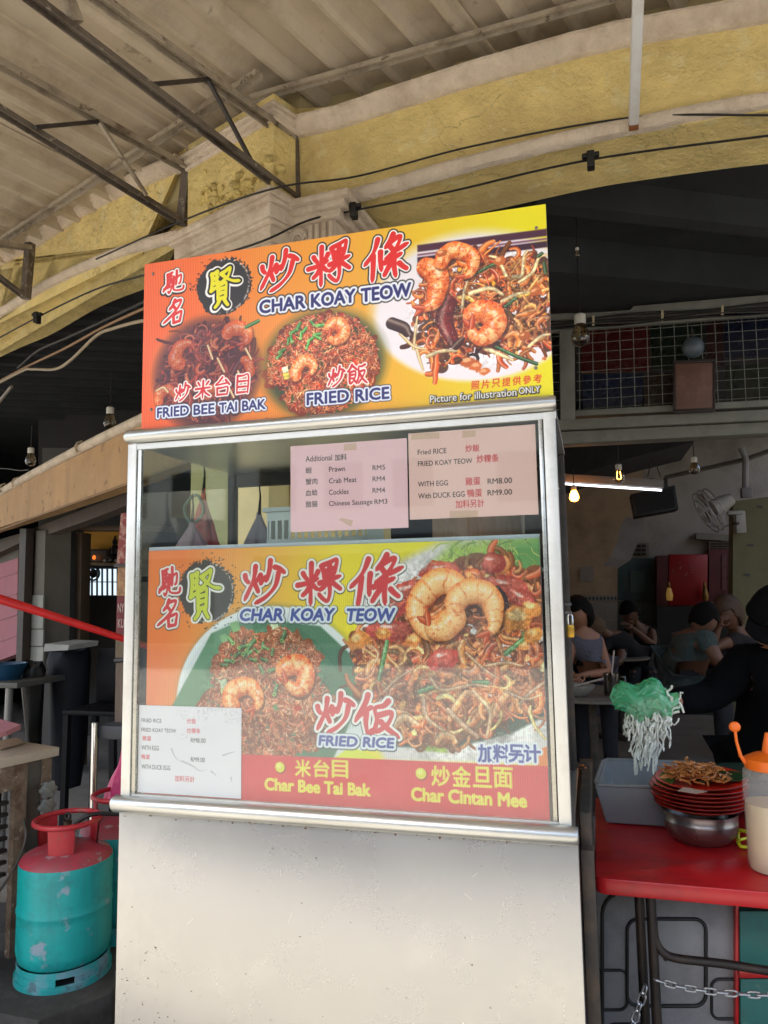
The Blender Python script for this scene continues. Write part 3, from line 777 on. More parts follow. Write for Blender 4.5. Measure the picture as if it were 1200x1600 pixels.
def lower_art():
    A = Art(-1.152, -0.112, 0.966, 1.618, D+.012, 1150)
    k = A.k(); P = lambda x, y: A.U(x, y)
    u = A.xx/A.w; v = A.yy/A.h
    t = np.clip(u*1.0+.14*v*(u > 0)-.1, 0, 1)
    stops = [(0, 'ee7a36'), (.12, 'f09a44'), (.3, 'eebb40'), (.42, 'f0da30'), (.6, 'eadf2c')]
    for ch in range(3):
        A.a[..., ch] = np.interp(t, [s[0] for s in stops], [col3(s[1])[ch] for s in stops])
    # grey-white right field, lettuce
    A.poly([P(560, 960), P(565, 915), P(632, 872), P(690, 845), P(880, 820), P(900, 1190), P(600, 1190), P(560, 1100)], 'd9d6d8', soft=6*k)
    A.poly([P(672, 885), P(705, 850), P(760, 846), P(900, 830), P(880, 960), P(760, 920)], '9cc04a', soft=8*k)
    A.poly([P(735, 900), P(770, 850), P(900, 830), P(880, 1000)], '5f9a52', soft=10*k)
    for _ in range(90):
        x, y = 700+rng.rand()*140, 846+rng.rand()*70
        q = P(x, y); noodle(A, q[0], q[1], (10+rng.rand()*22)*k, (.6+rng.rand())*k, jit(['b8d878', '7fb45a', '4c8a48', 'a4cc60'][rng.randint(4)], .1), .2, .5)
    A.poly([P(728, 900), P(752, 864), P(784, 880), P(780, 905)], '37493a', soft=3)
    # white plate rim arc and banana leaf on the left
    c = P(422, 1105)
    A.ellipse(c[0], c[1]-8*k, 152*k, 140*k, '6e7a72', soft=5*k, op=.5)
    A.ellipse(c[0], c[1]-5*k, 152*k, 140*k, 'e6ecf0', soft=2)
    A.ellipse(c[0]-2*k, c[1]-4*k, 144*k, 132*k, 'd8e0e4', soft=3)
    A.poly([P(330, 990), P(370, 972), P(420, 968), P(500, 978), P(545, 1020), P(562, 1060), P(560, 1100), P(520, 1185), P(260, 1200), P(268, 1105)], '48785a', soft=3)
    A.poly([P(330, 990), P(370, 972), P(380, 1000), P(330, 1110), P(268, 1105)], '5c8c66', soft=4)
    for i in range(26):
        x = 470+i*4; A.stroke([P(x, 985+i*3), P(x+32, 1010+i*6)], .5*k, '3a6a4c', op=.5)
        A.stroke([P(430+i*5, 1185-i*2), P(500+i*3, 1120-i*2)], .5*k, '2f5c42', op=.4)
    # rice mound
    cm = P(415, 1085)
    def inm(x, y):
        dx, dy = (x-cm[0])/(100*k), (y-cm[1])/(100*k)
        a = math.atan2(dy, dx)
        return dx*dx+dy*dy < (.96+.05*math.sin(5*a)+.05*math.sin(9*a+1))**2*(1 if dy < 0 else 1.12)
    spots(A, inm, 240, 10*k, '9a4a28', .95)
    rice(A, inm, 3000, 5.4*k, 1.6*k, ['c8683c', 'b85a34', 'd88a5c', 'a44c2c', 'e0a078', 'c47048'])
    spots(A, lambda x, y: inm(x, y) and y > cm[1]+30*k, 120, 3.5*k, '7c3c22', .6)
    for x, y in ((378, 1010), (385, 1020), (392, 1005), (400, 1016), (410, 1008), (370, 1022), (350, 1038), (358, 1032), (412, 1030), (425, 1018), (408, 1045), (425, 1046), (360, 1000), (442, 995), (395, 1030), (415, 1012), (388, 1012), (430, 1078)):
        q = P(x, y); scallion(A, q[0], q[1], (3.8+rng.rand()*2.6)*k, c='5f9a58')
    for x, y, cl, s in ((367, 979, '7fae74', 9), (349, 997, '86b07c', 7), (428, 976, 'cfe0b4', 7), (349, 1068, 'c8dcb8', 8), (348, 1080, 'd8dc80', 5), (466, 1105, '5a7a4a', 5), (430, 1105, '5a7a4a', 5)):
        q = P(x, y); A.poly([(q[0]-s*k, q[1]-s*.6*k), (q[0]+s*.5*k, q[1]-s*k), (q[0]+s*k, q[1]+s*.5*k), (q[0]-s*.4*k, q[1]+s*k)], cl)
    grainy(A, cm[0], cm[1], 112*k, 120*k, .24, 35)
    q = P(384, 1088); prawn(A, q[0], q[1]+4*k, 24*k, 2.7, 4.4, 14*k, -.05, .95)
    q = P(460, 1058); prawn(A, q[0], q[1], 19*k, -2.6, 5.4, 15*k, .15, 1.1)
    q = P(466, 1106); A.ellipse(q[0], q[1], 6*k, 4*k, 'c03c22', rough=4)
    # noodles, right: banana leaf, pile, prawns
    A.poly([P(600, 1130), P(620, 1185), P(900, 1195), P(900, 1080)], 'dcd8d8', soft=6); A.poly([P(620, 1166), P(700, 1170), P(800, 1145), P(870, 1108), P(870, 1075), P(640, 1120)], '2f4438', soft=4)
    A.poly([P(600, 1130), P(660, 1172), P(700, 1176), P(680, 1140)], '8aa83c', soft=3)
    cn = P(706, 1050); lb0 = P(700, 1160); lb1 = P(858, 1092)
    def inn(x, y):
        dx, dy = (x-cn[0])/(150*k), (y-cn[1])/(118*k)
        a = math.atan2(dy, dx)
        return dx*dx+dy*dy < (.93+.05*math.sin(4*a)+.05*math.sin(9*a+2))**2 and not (dx < -.55 and dy > .35) and y < min(lb0[1], lb0[1]+(x-lb0[0])*(lb1[1]-lb0[1])/(lb1[0]-lb0[0]))
    c3 = P(750, 935)
    def inn2(x, y): return inn(x, y) or ((x-c3[0])/(90*k))**2+((y-c3[1])/(50*k))**2 < 1
    spots(A, inn2, 300, 14*k, '7a3a22', .9)
    pile(A, inn2, 640, 11*k, ['b87048', 'cc8458', 'ac6440', 'dc9c6c', 'e8b484', 'c46c44', '9c5436'], .5)
    pile(A, lambda x, y: inn(x, y) and y > cn[1]-20*k, 190, 12*k, ['d89c6c', 'cc8854', 'e4b484', 'b87044', 'ecc89c'], .6)
    # sausages
    for x, y, rx, ry, an in ((640, 925, 36, 15, -.25), (612, 950, 26, 13, -.2), (610, 985, 34, 14, .05), (790, 915, 30, 14, .2), (690, 890, 30, 10, -.1), (815, 935, 20, 12, .5), (692, 1030, 22, 14, -.2), (770, 880, 16, 14, 0)):
        q = P(x, y)
        A.ellipse(q[0]+2, q[1]+4, rx*k, ry*k, '5a1a14', soft=6, op=.6, ang=an); A.ellipse(q[0], q[1], rx*k, ry*k, jit('b83c34', .1), ang=an, rough=3*k, seed=int(x))
        A.ellipse(q[0]-3*k, q[1]-3*k, rx*k*.75, ry*k*.6, 'c85a4a', ang=an, rough=4*k, seed=int(y), soft=3)
        A.ellipse(q[0]-rx*.2*k, q[1]-ry*.4*k, rx*k*.3, ry*k*.12, 'f4dcd4', ang=an, rough=2*k, seed=3, soft=2, op=.8)
    q = P(778, 935); A.ellipse(q[0], q[1], 11*k, 20*k, '33262e', ang=-.5, rough=3)
    for pts in ([(592, 1060), (598, 1030), (604, 1003)], [(790, 1020), (815, 1000), (836, 985)], [(740, 1066), (760, 1066)], [(655, 1080), (678, 1072)], [(818, 990), (838, 996)]):
        A.stroke([P(*p) for p in pts], 3.6*k, '4f8a4c', lit=.35)
    for pts, w in (([(672, 1060), (690, 1078), (735, 1070), (760, 1072)], 5), ([(728, 1020), (755, 1045), (775, 1058)], 4), ([(760, 1040), (790, 1035), (815, 1040)], 4.5), ([(812, 1098), (830, 1080), (855, 1062)], 4.5),
                   ([(610, 1140), (630, 1120), (650, 1130)], 10), ([(600, 1080), (620, 1060), (645, 1045)], 4), ([(568, 1000), (590, 1020), (580, 1045)], 4), ([(700, 1110), (720, 1130), (745, 1150)], 8), ([(740, 1080), (765, 1110), (760, 1150)], 6),
                   ([(790, 1080), (820, 1092), (845, 1085)], 4), ([(660, 1090), (665, 1120), (690, 1140)], 7)):
        A.stroke(smooth([P(*p) for p in pts]), [w*k*.55, w*k*.6, w*k*.35], jit('dca878', .1), lit=.5)
    for x, y, r in ((810, 965, 20), (830, 950, 12), (835, 990, 12), (560, 1000, 14), (820, 1010, 8), (645, 1000, 12), (600, 990, 9)):
        q = P(x, y); A.ellipse(q[0], q[1], r*k, r*k*.8, jit('e0883c', .08), rough=r*k*.4, seed=int(x+y), soft=2); A.ellipse(q[0]-3*k, q[1]-3*k, r*k*.5, r*k*.35, 'f6cc88', rough=r*k*.2, seed=int(x), soft=4)
    grainy(A, cn[0]+5*k, cn[1]-20*k, 165*k, 160*k, .28, 25)
    q = P(700, 955); prawn(A, q[0]-12*k, q[1]+0*k, 38*k, -.7, -4.1, 18*k, -.8, 1.08)
    q = P(742, 960); prawn(A, q[0], q[1]+2*k, 34*k, 3.7, 3.5, 17*k, -.8, 1.05)
    q = P(690, 985); prawn(A, q[0]-8*k, q[1]-22*k, 24*k, 0.1, 2.2, 18*k, -.6, 1)
    # small yellow foot of the plate photo, red band
    A.poly([P(520, 1185), P(548, 1165), P(600, 1190)], 'd8e030', soft=2)
    q = P(846, 1183); A.ellipse(q[0]+8*k, q[1]+8*k, 16*k, 22*k, 'e87c2c')
    A.poly([P(200, 1168), P(376, 1178), P(520, 1183), P(865, 1197), P(880, 1290), P(200, 1262)], 'd8363a', soft=1.5)
    # dry brush disc and lettering
    c = P(322, 925); splash(A, c[0], c[1], 47*k, '35383c', 12)
    for _ in range(60):
        an = rng.rand()*6.28; r = (48+rng.rand()*12)*k
        A.ellipse(c[0]+math.cos(an)*r, c[1]-math.sin(an)*r, (.4+rng.rand()*1.3)*k, (.4+rng.rand()*.7)*k, '35383c')
    rd = 'd4383e'
    K3 = [(4.6*k, '2e3230', 0, 1), (3.7*k, 'f2efec', 0, 0), (0, rd, 0, 0)]
    gl(A, 'chi', 265, 908, 36, 42, 2.1, [(4.0*k, '3a3a3a', 0, 1), (3.0*k, 'f2efec', 0, 0), (0, rd, 0, 0)])
    gl(A, 'ming', 261, 958, 33, 40, 2.4, [(4.0*k, '3a3a3a', 0, 1), (3.0*k, 'f2efec', 0, 0), (0, rd, 0, 0)])
    gl(A, 'xian', 321, 929, 50, 74, 3.0, [(4.6*k, 'f0f0ec', 0, 0), (1.3*k, '2c3020', 0, 0), (0, 'cfd846', 0, 0)])
    gl(A, 'chao', 413, 909, 64, 62, 3.4, K3); gl(A, 'guo', 498, 909, 66, 64, 3.3, K3); gl(A, 'tiao', 587, 907, 74, 72, 3.5, K3, .1)
    B3 = [(4.4*k, '2c3a44', 1, 1), (3.5*k, 'e4ecf4', 0, 0), (0, '3c4a9a', 0, 0)]
    tx(A, 'CHAR', 374, 970, 441, 969, 17, B3, 1.2*k, .16); tx(A, 'KOAY', 454, 970, 520, 969, 17, B3, 1.2*k, .16); tx(A, 'TEOW', 540, 970, 614, 970, 17, B3, 1.2*k, .16)
    gl(A, 'chao', 524, 1114, 55, 54, 3.2, K3); gl(A, 'fan', 588, 1118, 62, 56, 3.4, K3)
    tx(A, 'FRIED', 498, 1164, 557, 1166, 13, B3, 1.1*k, .12); tx(A, 'RICE', 567, 1167, 614, 1168, 13, B3, 1.1*k, .12)
    for i, chh in enumerate('加料另计'):
        x = 759+i*24; y = 1177
        c = A.U(x, y); A.text(chh, (c[0]-10.5*k, c[1]-11*k, c[0]+10.5*k, c[1]+11*k), [(3.2*k, 'e8eef6', 0, 0), (0, '2e3f98', 0, 0)], 1.0*k)
    Y2 = [(0, 'e8e04a', 0, 0)]
    for x, y in ((437, 1198), (657, 1208)):
        q = P(x, y); A.ellipse(q[0]+1*k, q[1]+1*k, 8*k, 8*k, '8a2020'); A.ellipse(q[0], q[1], 7.4*k, 7.4*k, 'dcd838'); A.ellipse(q[0]-1.5*k, q[1]-2*k, 4*k, 3.5*k, 'eef07a', soft=4)
    for i, chh in enumerate('米台目'):
        c = P(473+i*29, 1200+i*.6); A.text(chh, (c[0]-11.5*k, c[1]-11.5*k, c[0]+11.5*k, c[1]+11.5*k), Y2, 1.0*k)
    for i, chh in enumerate('炒金旦面'):
        c = P(688+i*32.5, 1212+i*.9); A.text(chh, (c[0]-12.2*k, c[1]-12.8*k, c[0]+12.2*k, c[1]+12.8*k), Y2, 1.05*k)
    tx(A, 'Char Bee Tai Bak', 414, 1234, 578, 1243, 16, Y2, 1.35*k)
    tx(A, 'Char Cintan Mee', 643, 1251, 822, 1260, 16.5, Y2, 1.4*k)
    ph = A.xx/(.0052*A.ppm)*2*math.pi  # fainter flute sheen, again painted into the colour
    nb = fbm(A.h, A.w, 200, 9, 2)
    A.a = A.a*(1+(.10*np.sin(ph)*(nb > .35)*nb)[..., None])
    # sun-faded ink
    g = A.a.mean(2, keepdims=True)
    A.a = 1.0*A.a+.0*g
    A.a = A.a*.88+.08
    return A

def paper_art(x0, x1, z0, z1, base, lines, y, ppm=1500, extra=None, tapes=()):
    A = Art(x0, x1, z0, z1, y, ppm)
    A.a[:] = col3(base)
    if extra: extra(A)
    for body, xl, yl, xr, yr, h, c, b in lines:
        tx(A, body, xl, yl, xr, yr, h, [(0, c, 0, 0)], b*A.k())
    for pts in tapes:
        A.poly([A.U(*p) for p in pts], 'c9a78e', soft=1, op=.75)
    A.blend(np.ones((A.h, A.w))*.0, (1, 1, 1))
    return A
# ---------------------------------------------------------------- materials
STEEL = M('brushed_steel', 'c9cac6', .32, .9, .10, 3, .05, 60, stretch=(1, 1, 14), dirt='8d877c', da=.35, ds=2.2)
STEELP = M('steel_panel', 'b4b3b0', .26, .74, .05, 1.2, .5, 1.1, dirt='cfccc4', da=.5, ds=1.6, bd=.06, bdet=1)  # pale cloudy patches stand in for soft reflections, mixed into the steel colour
ALU = M('aluminium_post', 'd2d2cc', .38, .55, .08, 5, .03, 50, dirt='a8a294', da=.4, ds=6)
CHROME = M('chrome', 'd8d8d8', .12, 1., .05, 5)
YEL = M('yellow_limewash', 'e8d088', .9, 0, .2, 5, .8, 22, dirt='c2a870', da=.6, ds=2.6, chips='e8dca8', ca=.4, cs=9, ct=.57, bd=.035, crack=.35, streak='a89460', sa=.16)
YELD = M('yellow_limewash_relief', 'dcc57c', .9, 0, .2, 9, 1.0, 30, dirt='6e5a38', da=.8, ds=13, bd=.02)
CREAM = M('cream_moulding', 'd8c8b2', .85, 0, .18, 6, .9, 34, dirt='b8a088', da=.5, ds=5, chips='a08c74', ca=.4, cs=46, ct=.66, bd=.02, streak='9c8468', sa=.45, ss=12)
ROOFM = M('corrugated_sheet', 'bcae98', .6, .1, .12, 3, .15, 9, dirt='84745c', da=.7, ds=1.6, chips='5c4e3e', ca=.45, cs=5, ct=.66)
RUSTD = M('dark_rusty_angle', '6e6458', .7, .25, .25, 8, .3, 30, dirt='3c2e24', da=.9, ds=5, chips='b0a898', ca=.5, cs=24)
RUSTW = M('weathered_steel_angle', 'a89c88', .7, .25, .2, 8, .3, 30, dirt='5a4636', da=.85, ds=5, chips='4a3424', ca=.8, cs=16)
DARKST = M('dark_painted_steel', '3a3632', .6, .3, .3, 8, .2, 30, dirt='6a5442', da=.6, ds=6)
BLACKP = M('black_ceiling_paint', '26282a', .85, 0, .25, 3, .2, 20, dirt='343638', da=.5, ds=2)
CABLE = M('black_cable', '16130f', .6, 0, .2, 10)
CONC = M('worn_concrete', '74706a', .85, 0, .2, 3, .5, 30, dirt='4c4844', da=.6, ds=2)
DARKC = M('greasy_dark_concrete', '2e2e2e', .7, 0, .3, 5, .5, 25, dirt='484848', da=.6, ds=7)
ASPH = M('road_asphalt', '8a8680', .9, 0, .15, 8, .4, 60, dirt='565450', da=.5, ds=.6)
PAVE = M('pale_pavement', '9a958a', .85, 0, .12, 4, .3, 40, dirt='7c766c', da=.5, ds=1.5)

def rdir(a): a = math.radians(a); return np.array([math.cos(a), -math.sin(a), 0])
def nrm(d): return np.array([-d[1], d[0], 0])
CORN = on_z(430, 300, 3.2)
dFL, dFR = rdir(22.6), rdir(5); nFL, nFR = nrm(dFL), nrm(dFR)
P0R = on_plane(463, 260, nFL, CORN+.15*nFL)      # where pilaster side meets the right-hand front
def FL(px, py, off=0.): return on_plane(px, py, nFL, CORN+off*nFL)
def FR(px, py, off=0.): return on_plane(px, py, nFR, P0R+off*nFR)

# ---------------------------------------------------------------- ground
m = MB(); m.add([(-60, -60, -.1), (60, -60, -.1), (60, 60, -.1), (-60, 60, -.1)], [(0, 1, 2, 3)]); struct(m.build('ground', ASPH))
m = MB().box((-9, -1.6, -.099), (9, 1.2, .0)); struct(m.build('pavement', PAVE))
m = MB().box((-9, 1.2, -.098), (9, 14, .003)); struct(m.build('shop_floor', CONC))

# ---------------------------------------------------------------- facade
fac = thing('corner_shophouse', 'peeling yellow shophouse front with arches, cream mouldings and a square pilaster behind the stall', 'building', tuple(CORN*np.array([1, 1, 0])))
def pts(f, L, off=0.): return [f(x, y, off) for x, y in L]
def dens(P, k=5): return catmull(P, k)
def rough_edge(P, a, s=18): return [Vector(p)+Vector((0, 0, noise.noise(Vector(p)*s)*a+noise.noise(Vector(p)*s*3)*a*.4)) for p in P]
# right arch: the wall above the opening, its underside is the arch's soffit
top = dens(pts(FR, [(462, 170), (520, 165), (620, 140), (760, 97), (900, 55), (1000, 30), (1200, -15), (1420, -60)]))
bot = dens(pts(FR, [(462, 318), (530, 312), (620, 291), (760, 258), (900, 224), (1000, 205), (1200, 174), (1420, 150)]))
nrT = [p for p in top]; nrB = bot[:]
MB().strip(nrT, nrB, nFR*.36).build('arch_wall', YEL, fac, smooth=True)
mb_top = dens(pts(FR, [(459, 196), (520, 184), (620, 152), (760, 108), (900, 70), (1000, 47), (1200, 12), (1420, -30)]))
def mould(path, prof, out, name, mat=CREAM, amp=.003):
    o = MB().sweep(path, prof, -np.array(out)); o.wobble(amp, 16); return o.build(name, mat, fac, smooth=True)
cor = [(-.01, 0), (.075, 0), (.075, -.012), (.062, -.018), (.055, -.034), (.04, -.040), (.03, -.056), (.012, -.062), (-.01, -.062)]
mould(mb_top, cor, nFR, 'upper_moulding')
lo_path = dens(pts(FR, [(524, 306), (580, 292), (700, 258), (800, 232), (900, 208), (1000, 187), (1200, 150), (1420, 120)]))
lowp = [(-.01, .0), (.03, 0), (.036, -.012), (.03, -.03), (.02, -.046), (-.01, -.05)]
mould(lo_path, lowp, nFR, 'arch_moulding')
# left arch
topL = dens(pts(FL, [(-160, 445), (-60, 415), (60, 356), (150, 302), (240, 255), (300, 215)], .12))
botL = dens(pts(FL, [(-160, 585), (-60, 530), (0, 500), (75, 452), (160, 414), (220, 392), (300, 372)], .12))
MB().strip(topL, botL, nFL*.36).build('arch_wall', YEL, fac, smooth=True)
mould(dens(pts(FL, [(-160, 478), (-60, 440), (0, 405), (60, 374), (135, 324), (200, 290), (292, 250)], .12)), [(a, b*.8) for a, b in cor], nFL, 'upper_moulding')
mould(dens(pts(FL, [(-160, 560), (-60, 512), (0, 486), (75, 441), (160, 401), (225, 378), (285, 362)], .12)), lowp, nFL, 'arch_moulding')
# pilaster: shaft, block over the capital, cornice return
def prism(name, mat, pl, pr, z0, z1, depth, grow=0., bevel=.006, parent=None):
    a = np.array(pl)-dFL*grow-nFL*grow; b = np.array(pr)+dFL*grow-nFL*grow
    q = [a, b, b+nFL*(depth+grow), a+nFL*(depth+grow)]
    o = MB().slab([(p[0], p[1], z0) for p in q], (0, 0, z1-z0)); o.wobble(.003, 9)
    return o.build(name, mat, parent or fac, bevel=bevel)
pL, pR = FL(293, 300), FL(428, 250)
pL[2] = pR[2] = 0
prism('pilaster_block', YEL, pL, pR, 3.17, 3.66, .42)
prism('upper_moulding', CREAM, pL, pR, 3.525, 3.548, .42, .012); prism('upper_moulding', CREAM, pL, pR, 3.548, 3.572, .42, .03); prism('upper_moulding', CREAM, pL, pR, 3.572, 3.588, .42, .045)
prism('pilaster_shaft', M('pilaster_limewash', 'e0d09c', .9, 0, .12, 3, .5, 20, dirt='c4b080', da=.5, ds=2), pL+dFL*.05, pR-dFL*.03, 0.0, 2.86, .42)
for i, (z0, z1, g) in enumerate([(2.86, 2.885, .012), (2.885, 2.95, .003), (2.95, 2.972, .024), (2.972, 3.045, .034), (3.045, 3.062, .052), (3.062, 3.125, .060), (3.125, 3.143, .078), (3.143, 3.178, .086)]):
    prism('capital_moulding', CREAM, pL+dFL*.04, pR-dFL*.02, z0, z1, .42, g, .006)
# stucco relief on the block
rb = MB(); random.seed(11)
for _ in range(120):
    u, v = random.gauss(.5, .17), random.gauss(0, .035)
    c = np.array(pL)*(1-u)+np.array(pR)*u-nFL*(-.003); c[2] = 3.30+v+.05*math.sin(u*9)
    r = random.uniform(.008, .024); rb.ball(c, (r*1.2, .022, r*.9), 8, 6)
rb.wobble(.012, 38); rb.wobble(.006, 90); stuff(rb.build('stucco_relief', YELD, fac, smooth=True))
# impost of the right arch: stepped cream bracket with a scroll and flutes
def impost(z0, z1, out, x1):
    a = P0R+dFR*(-.02); b = P0R+dFR*x1
    q = [a-nFR*out, b-nFR*out, b+nFR*.38, a+nFR*.38]
    MB().slab([(p[0], p[1], z0) for p in q], (0, 0, z1-z0)).wobble(.002, 14).build('capital_moulding', CREAM, fac, bevel=.005)
for z0, z1, o, x1 in [(3.135, 3.165, .13, .30), (3.105, 3.135, .11, .275), (3.07, 3.105, .09, .25), (2.90, 3.07, .07, .22), (2.86, 2.90, .09, .24)]: impost(z0, z1, o, x1)
q = [P0R-nFR*.03+dFR*-.02, P0R-nFR*.03+dFR*.29, P0R+nFR*.36+dFR*.29, P0R+nFR*.36+dFR*-.02]
MB().slab([(p[0], p[1], 0) for p in q], (0, 0, 2.86)).build('pilaster_shaft', YEL, fac)
c = P0R+dFR*.04-nFR*.075
sp = []
for i in range(46):
    a = i*.36; r = .044*(1-i/50); sp.append(c+dFR*(math.cos(a)*r)+np.array([0, 0, 3.01-c[2]+math.sin(a)*r]))
MB().tube(sp, [.011*(1-i/70) for i in range(46)], 7).build('capital_scroll', CREAM, fac, smooth=True)
for k in range(4):
    b0 = P0R+dFR*(.105+k*.032)-nFR*.072; MB().tube([(b0[0], b0[1], 2.91), (b0[0], b0[1], 3.06)], .012, 8).build('flute', CREAM, fac, smooth=True)

# ---------------------------------------------------------------- canopy: trusses, purlin, corrugated sheets
td = np.array([math.sin(math.radians(19.3)), math.cos(math.radians(19.3)), 0]); tn = nrm(td)
can = thing('metal_canopy', 'corrugated metal canopy roof on rusty steel trusses over the stall', 'canopy', (-1.3, 2, 0))
def tru(px, py, W): return on_plane(px, py, tn, W)
def ext(a, b, k): a, b = np.array(a), np.array(b); return a+(b-a)*k
def angle_bar(a, b, w=.030, mat=RUSTW, name='truss_chord'):
    a, b = Vector(a), Vector(b)
    m = MB(); m.bar(a, b, w*1.5, .006); d = (b-a).normalized(); r = d.cross(Vector((0, 0, 1))).normalized()
    m.bar(a+r*w*.75+Vector((0, 0, -w*.42)), b+r*w*.75+Vector((0, 0, -w*.42)), .006, w*.85)
    m.bar(a-r*w*.75+Vector((0, 0, -w*.42)), b-r*w*.75+Vector((0, 0, -w*.42)), .006, w*.85)
    return m.build(name, mat, can)
AT, AB = FR(460, 215), FR(463, 308); BT, BB = FL(295, 262, .02), FL(285, 345, .02); CT, CB = FL(47, 385, .02), FL(40, 462, .02)
trs = []
for T, B, qT, qB in ((AT, AB, (165, 0), (60, 0)), (BT, BB, (0, 95), (0, 168)), (CT, CB, (0, 378), (0, 432))):
    T2, B2 = tru(*qT, T), tru(*qB, B)
    T2, B2 = ext(T, T2, 3.6 if T is not CT else 7), ext(B, B2, 2.7 if B is not CB else 7)
    angle_bar(T2, T, .030); angle_bar(B2, B, .026, RUSTD)
    MB().bar(B-np.array([0, 0, .02]), T+np.array([0, 0, .02]), .045, .045, up=nFR).build('wall_post', RUSTD, can)
    trs.append((T, T2, B, B2))
def web(k, u0, u1, tt, tb, mat=DARKST):
    T, T2, B, B2 = trs[k]
    a = T+(T2-T)*tt; b = B+(B2-B)*tb
    MB().bar(a, b, .012, .012).build('truss_rod', mat, can)
# rods seen between the chords, measured on the truss planes
def rod(k, p, q, mat=DARKST, w=.014):
    T = trs[k][0]; MB().bar(tru(*p, T), tru(*q, T), w, w).build('truss_rod', mat, can)
rod(0, (238, 132), (325, 124)); rod(0, (325, 124), (393, 252)); rod(0, (105, 0), (118, 36), RUSTW, .04)
rod(1, (55, 199), (153, 190)); rod(1, (155, 190), (229, 305), RUSTW)
ZR = 3.74
# purlin along the wall
pp = [FL(-60, 395, -.10), FL(60, 327, -.10), FL(180, 262, -.10), FL(405, 158, -.10)]
pq = [FR(392, 178, -.12), FR(560, 128, -.12), FR(760, 72, -.12), FR(1000, 18, -.12), FR(1240, -40, -.12)]
pz = lambda P, z: [(p[0], p[1], z) for p in P]
angle_bar(pz(pp, ZR-.05)[0], pz(pp, ZR-.05)[-1], .026, RUSTW, 'purlin'); angle_bar(pz(pq, ZR-.05)[0], pz(pq, ZR-.05)[-1], .024, RUSTW, 'purlin')
# sheets: trapezoidal ribs along the truss direction, each sheet lapped over the next
cx = np.array([-1.3, 2.9])
def sheet(u0, u1, s0, s1, lift, name='roof_sheet'):
    """u across the ribs, s along them (towards the wall)"""
    n = int((u1-u0)/.019); prof = []
    for i in range(n+1):
        u = u0+(u1-u0)*i/n; ph = ((u-u0)/.18) % 1
        h = 0 if ph < .60 else (1 if .70 < ph < .88 else ((ph-.60)/.10 if ph <= .70 else (1-(ph-.88)/.12)))
        prof.append((u, -h*.05+.006*math.sin(u*5+lift*300)))
    ns = 6; v = []; f = []
    for j in range(ns+1):
        s_ = s0+(s1-s0)*j/ns
        for u, h in prof:
            v.append((cx[0]+tn[0]*-u+td[0]*s_, cx[1]-tn[1]*u+td[1]*s_, ZR+.03+h+lift+.03*(s1-s_)*.1))
    w = len(prof)
    for j in range(ns):
        f += [(j*w+i, j*w+i+1, (j+1)*w+i+1, (j+1)*w+i) for i in range(w-1)]
    mm = MB().add(v, f); mm.uv = [(0, 0)]*len(v)
    return mm.build(name, ROOFM, can, solid=.002)
random.seed(9)
tnv = -tn
us = np.arange(-7.9, 5.4, .74)  # outermost sheets are added beyond the view to keep direct sun out
for i, u in enumerate(us):
    # wall line: stop each sheet at the front
    uc = u+.37
    best = -9
    for uu in (u-.03, uc, u+.75):
        for s_ in np.arange(-1.5, 3, .02):
            p = np.array([cx[0]+tnv[0]*uu+td[0]*s_, cx[1]+tnv[1]*uu+td[1]*s_, 0])
            ok = (p-P0R) @ nFR < .14 if (p-P0R) @ dFR > 0 else (p-CORN) @ nFL < .12
            if ok: best = max(best, s_)
    sheet(u-.03, u+.75, -4.2, best+.06, .006*(i % 2)+random.uniform(0, .004))
# cross purlins under the sheets
for s_ in (-1.2, -2.4, -3.6):
    a = np.array([cx[0]+tnv[0]*-7.9+td[0]*s_, cx[1]+tnv[1]*-7.9+td[1]*s_, ZR-.03]); b = np.array([cx[0]+tnv[0]*5.4+td[0]*s_, cx[1]+tnv[1]*5.4+td[1]*s_, ZR-.03])
    angle_bar(a, b, .028, RUSTW, 'purlin')
# fluorescent tube batten hanging below the canopy at the right
W = FR(990, 192, -.06); a = W.copy(); b = on_plane(999, -60, (1, 0, 0), W); b[2] = max(b[2], W[2])
lt = thing('tube_light', 'long white tube light fixed under the canopy, ending at the yellow wall', 'lamp', tuple(a))
MB().bar(b, a, .036, .034).build('housing', M('white_enamel', 'cfcfcb', .4, 0, .06, 5, dirt='a89a88', da=.4, ds=6), lt, bevel=.006)
MB().bar(ext(b, a, 1.0), ext(b, a, 1.04), .035, .035).build('end_cap', M('orange_brown_plastic', '7c4a26', .5), lt, bevel=.004)

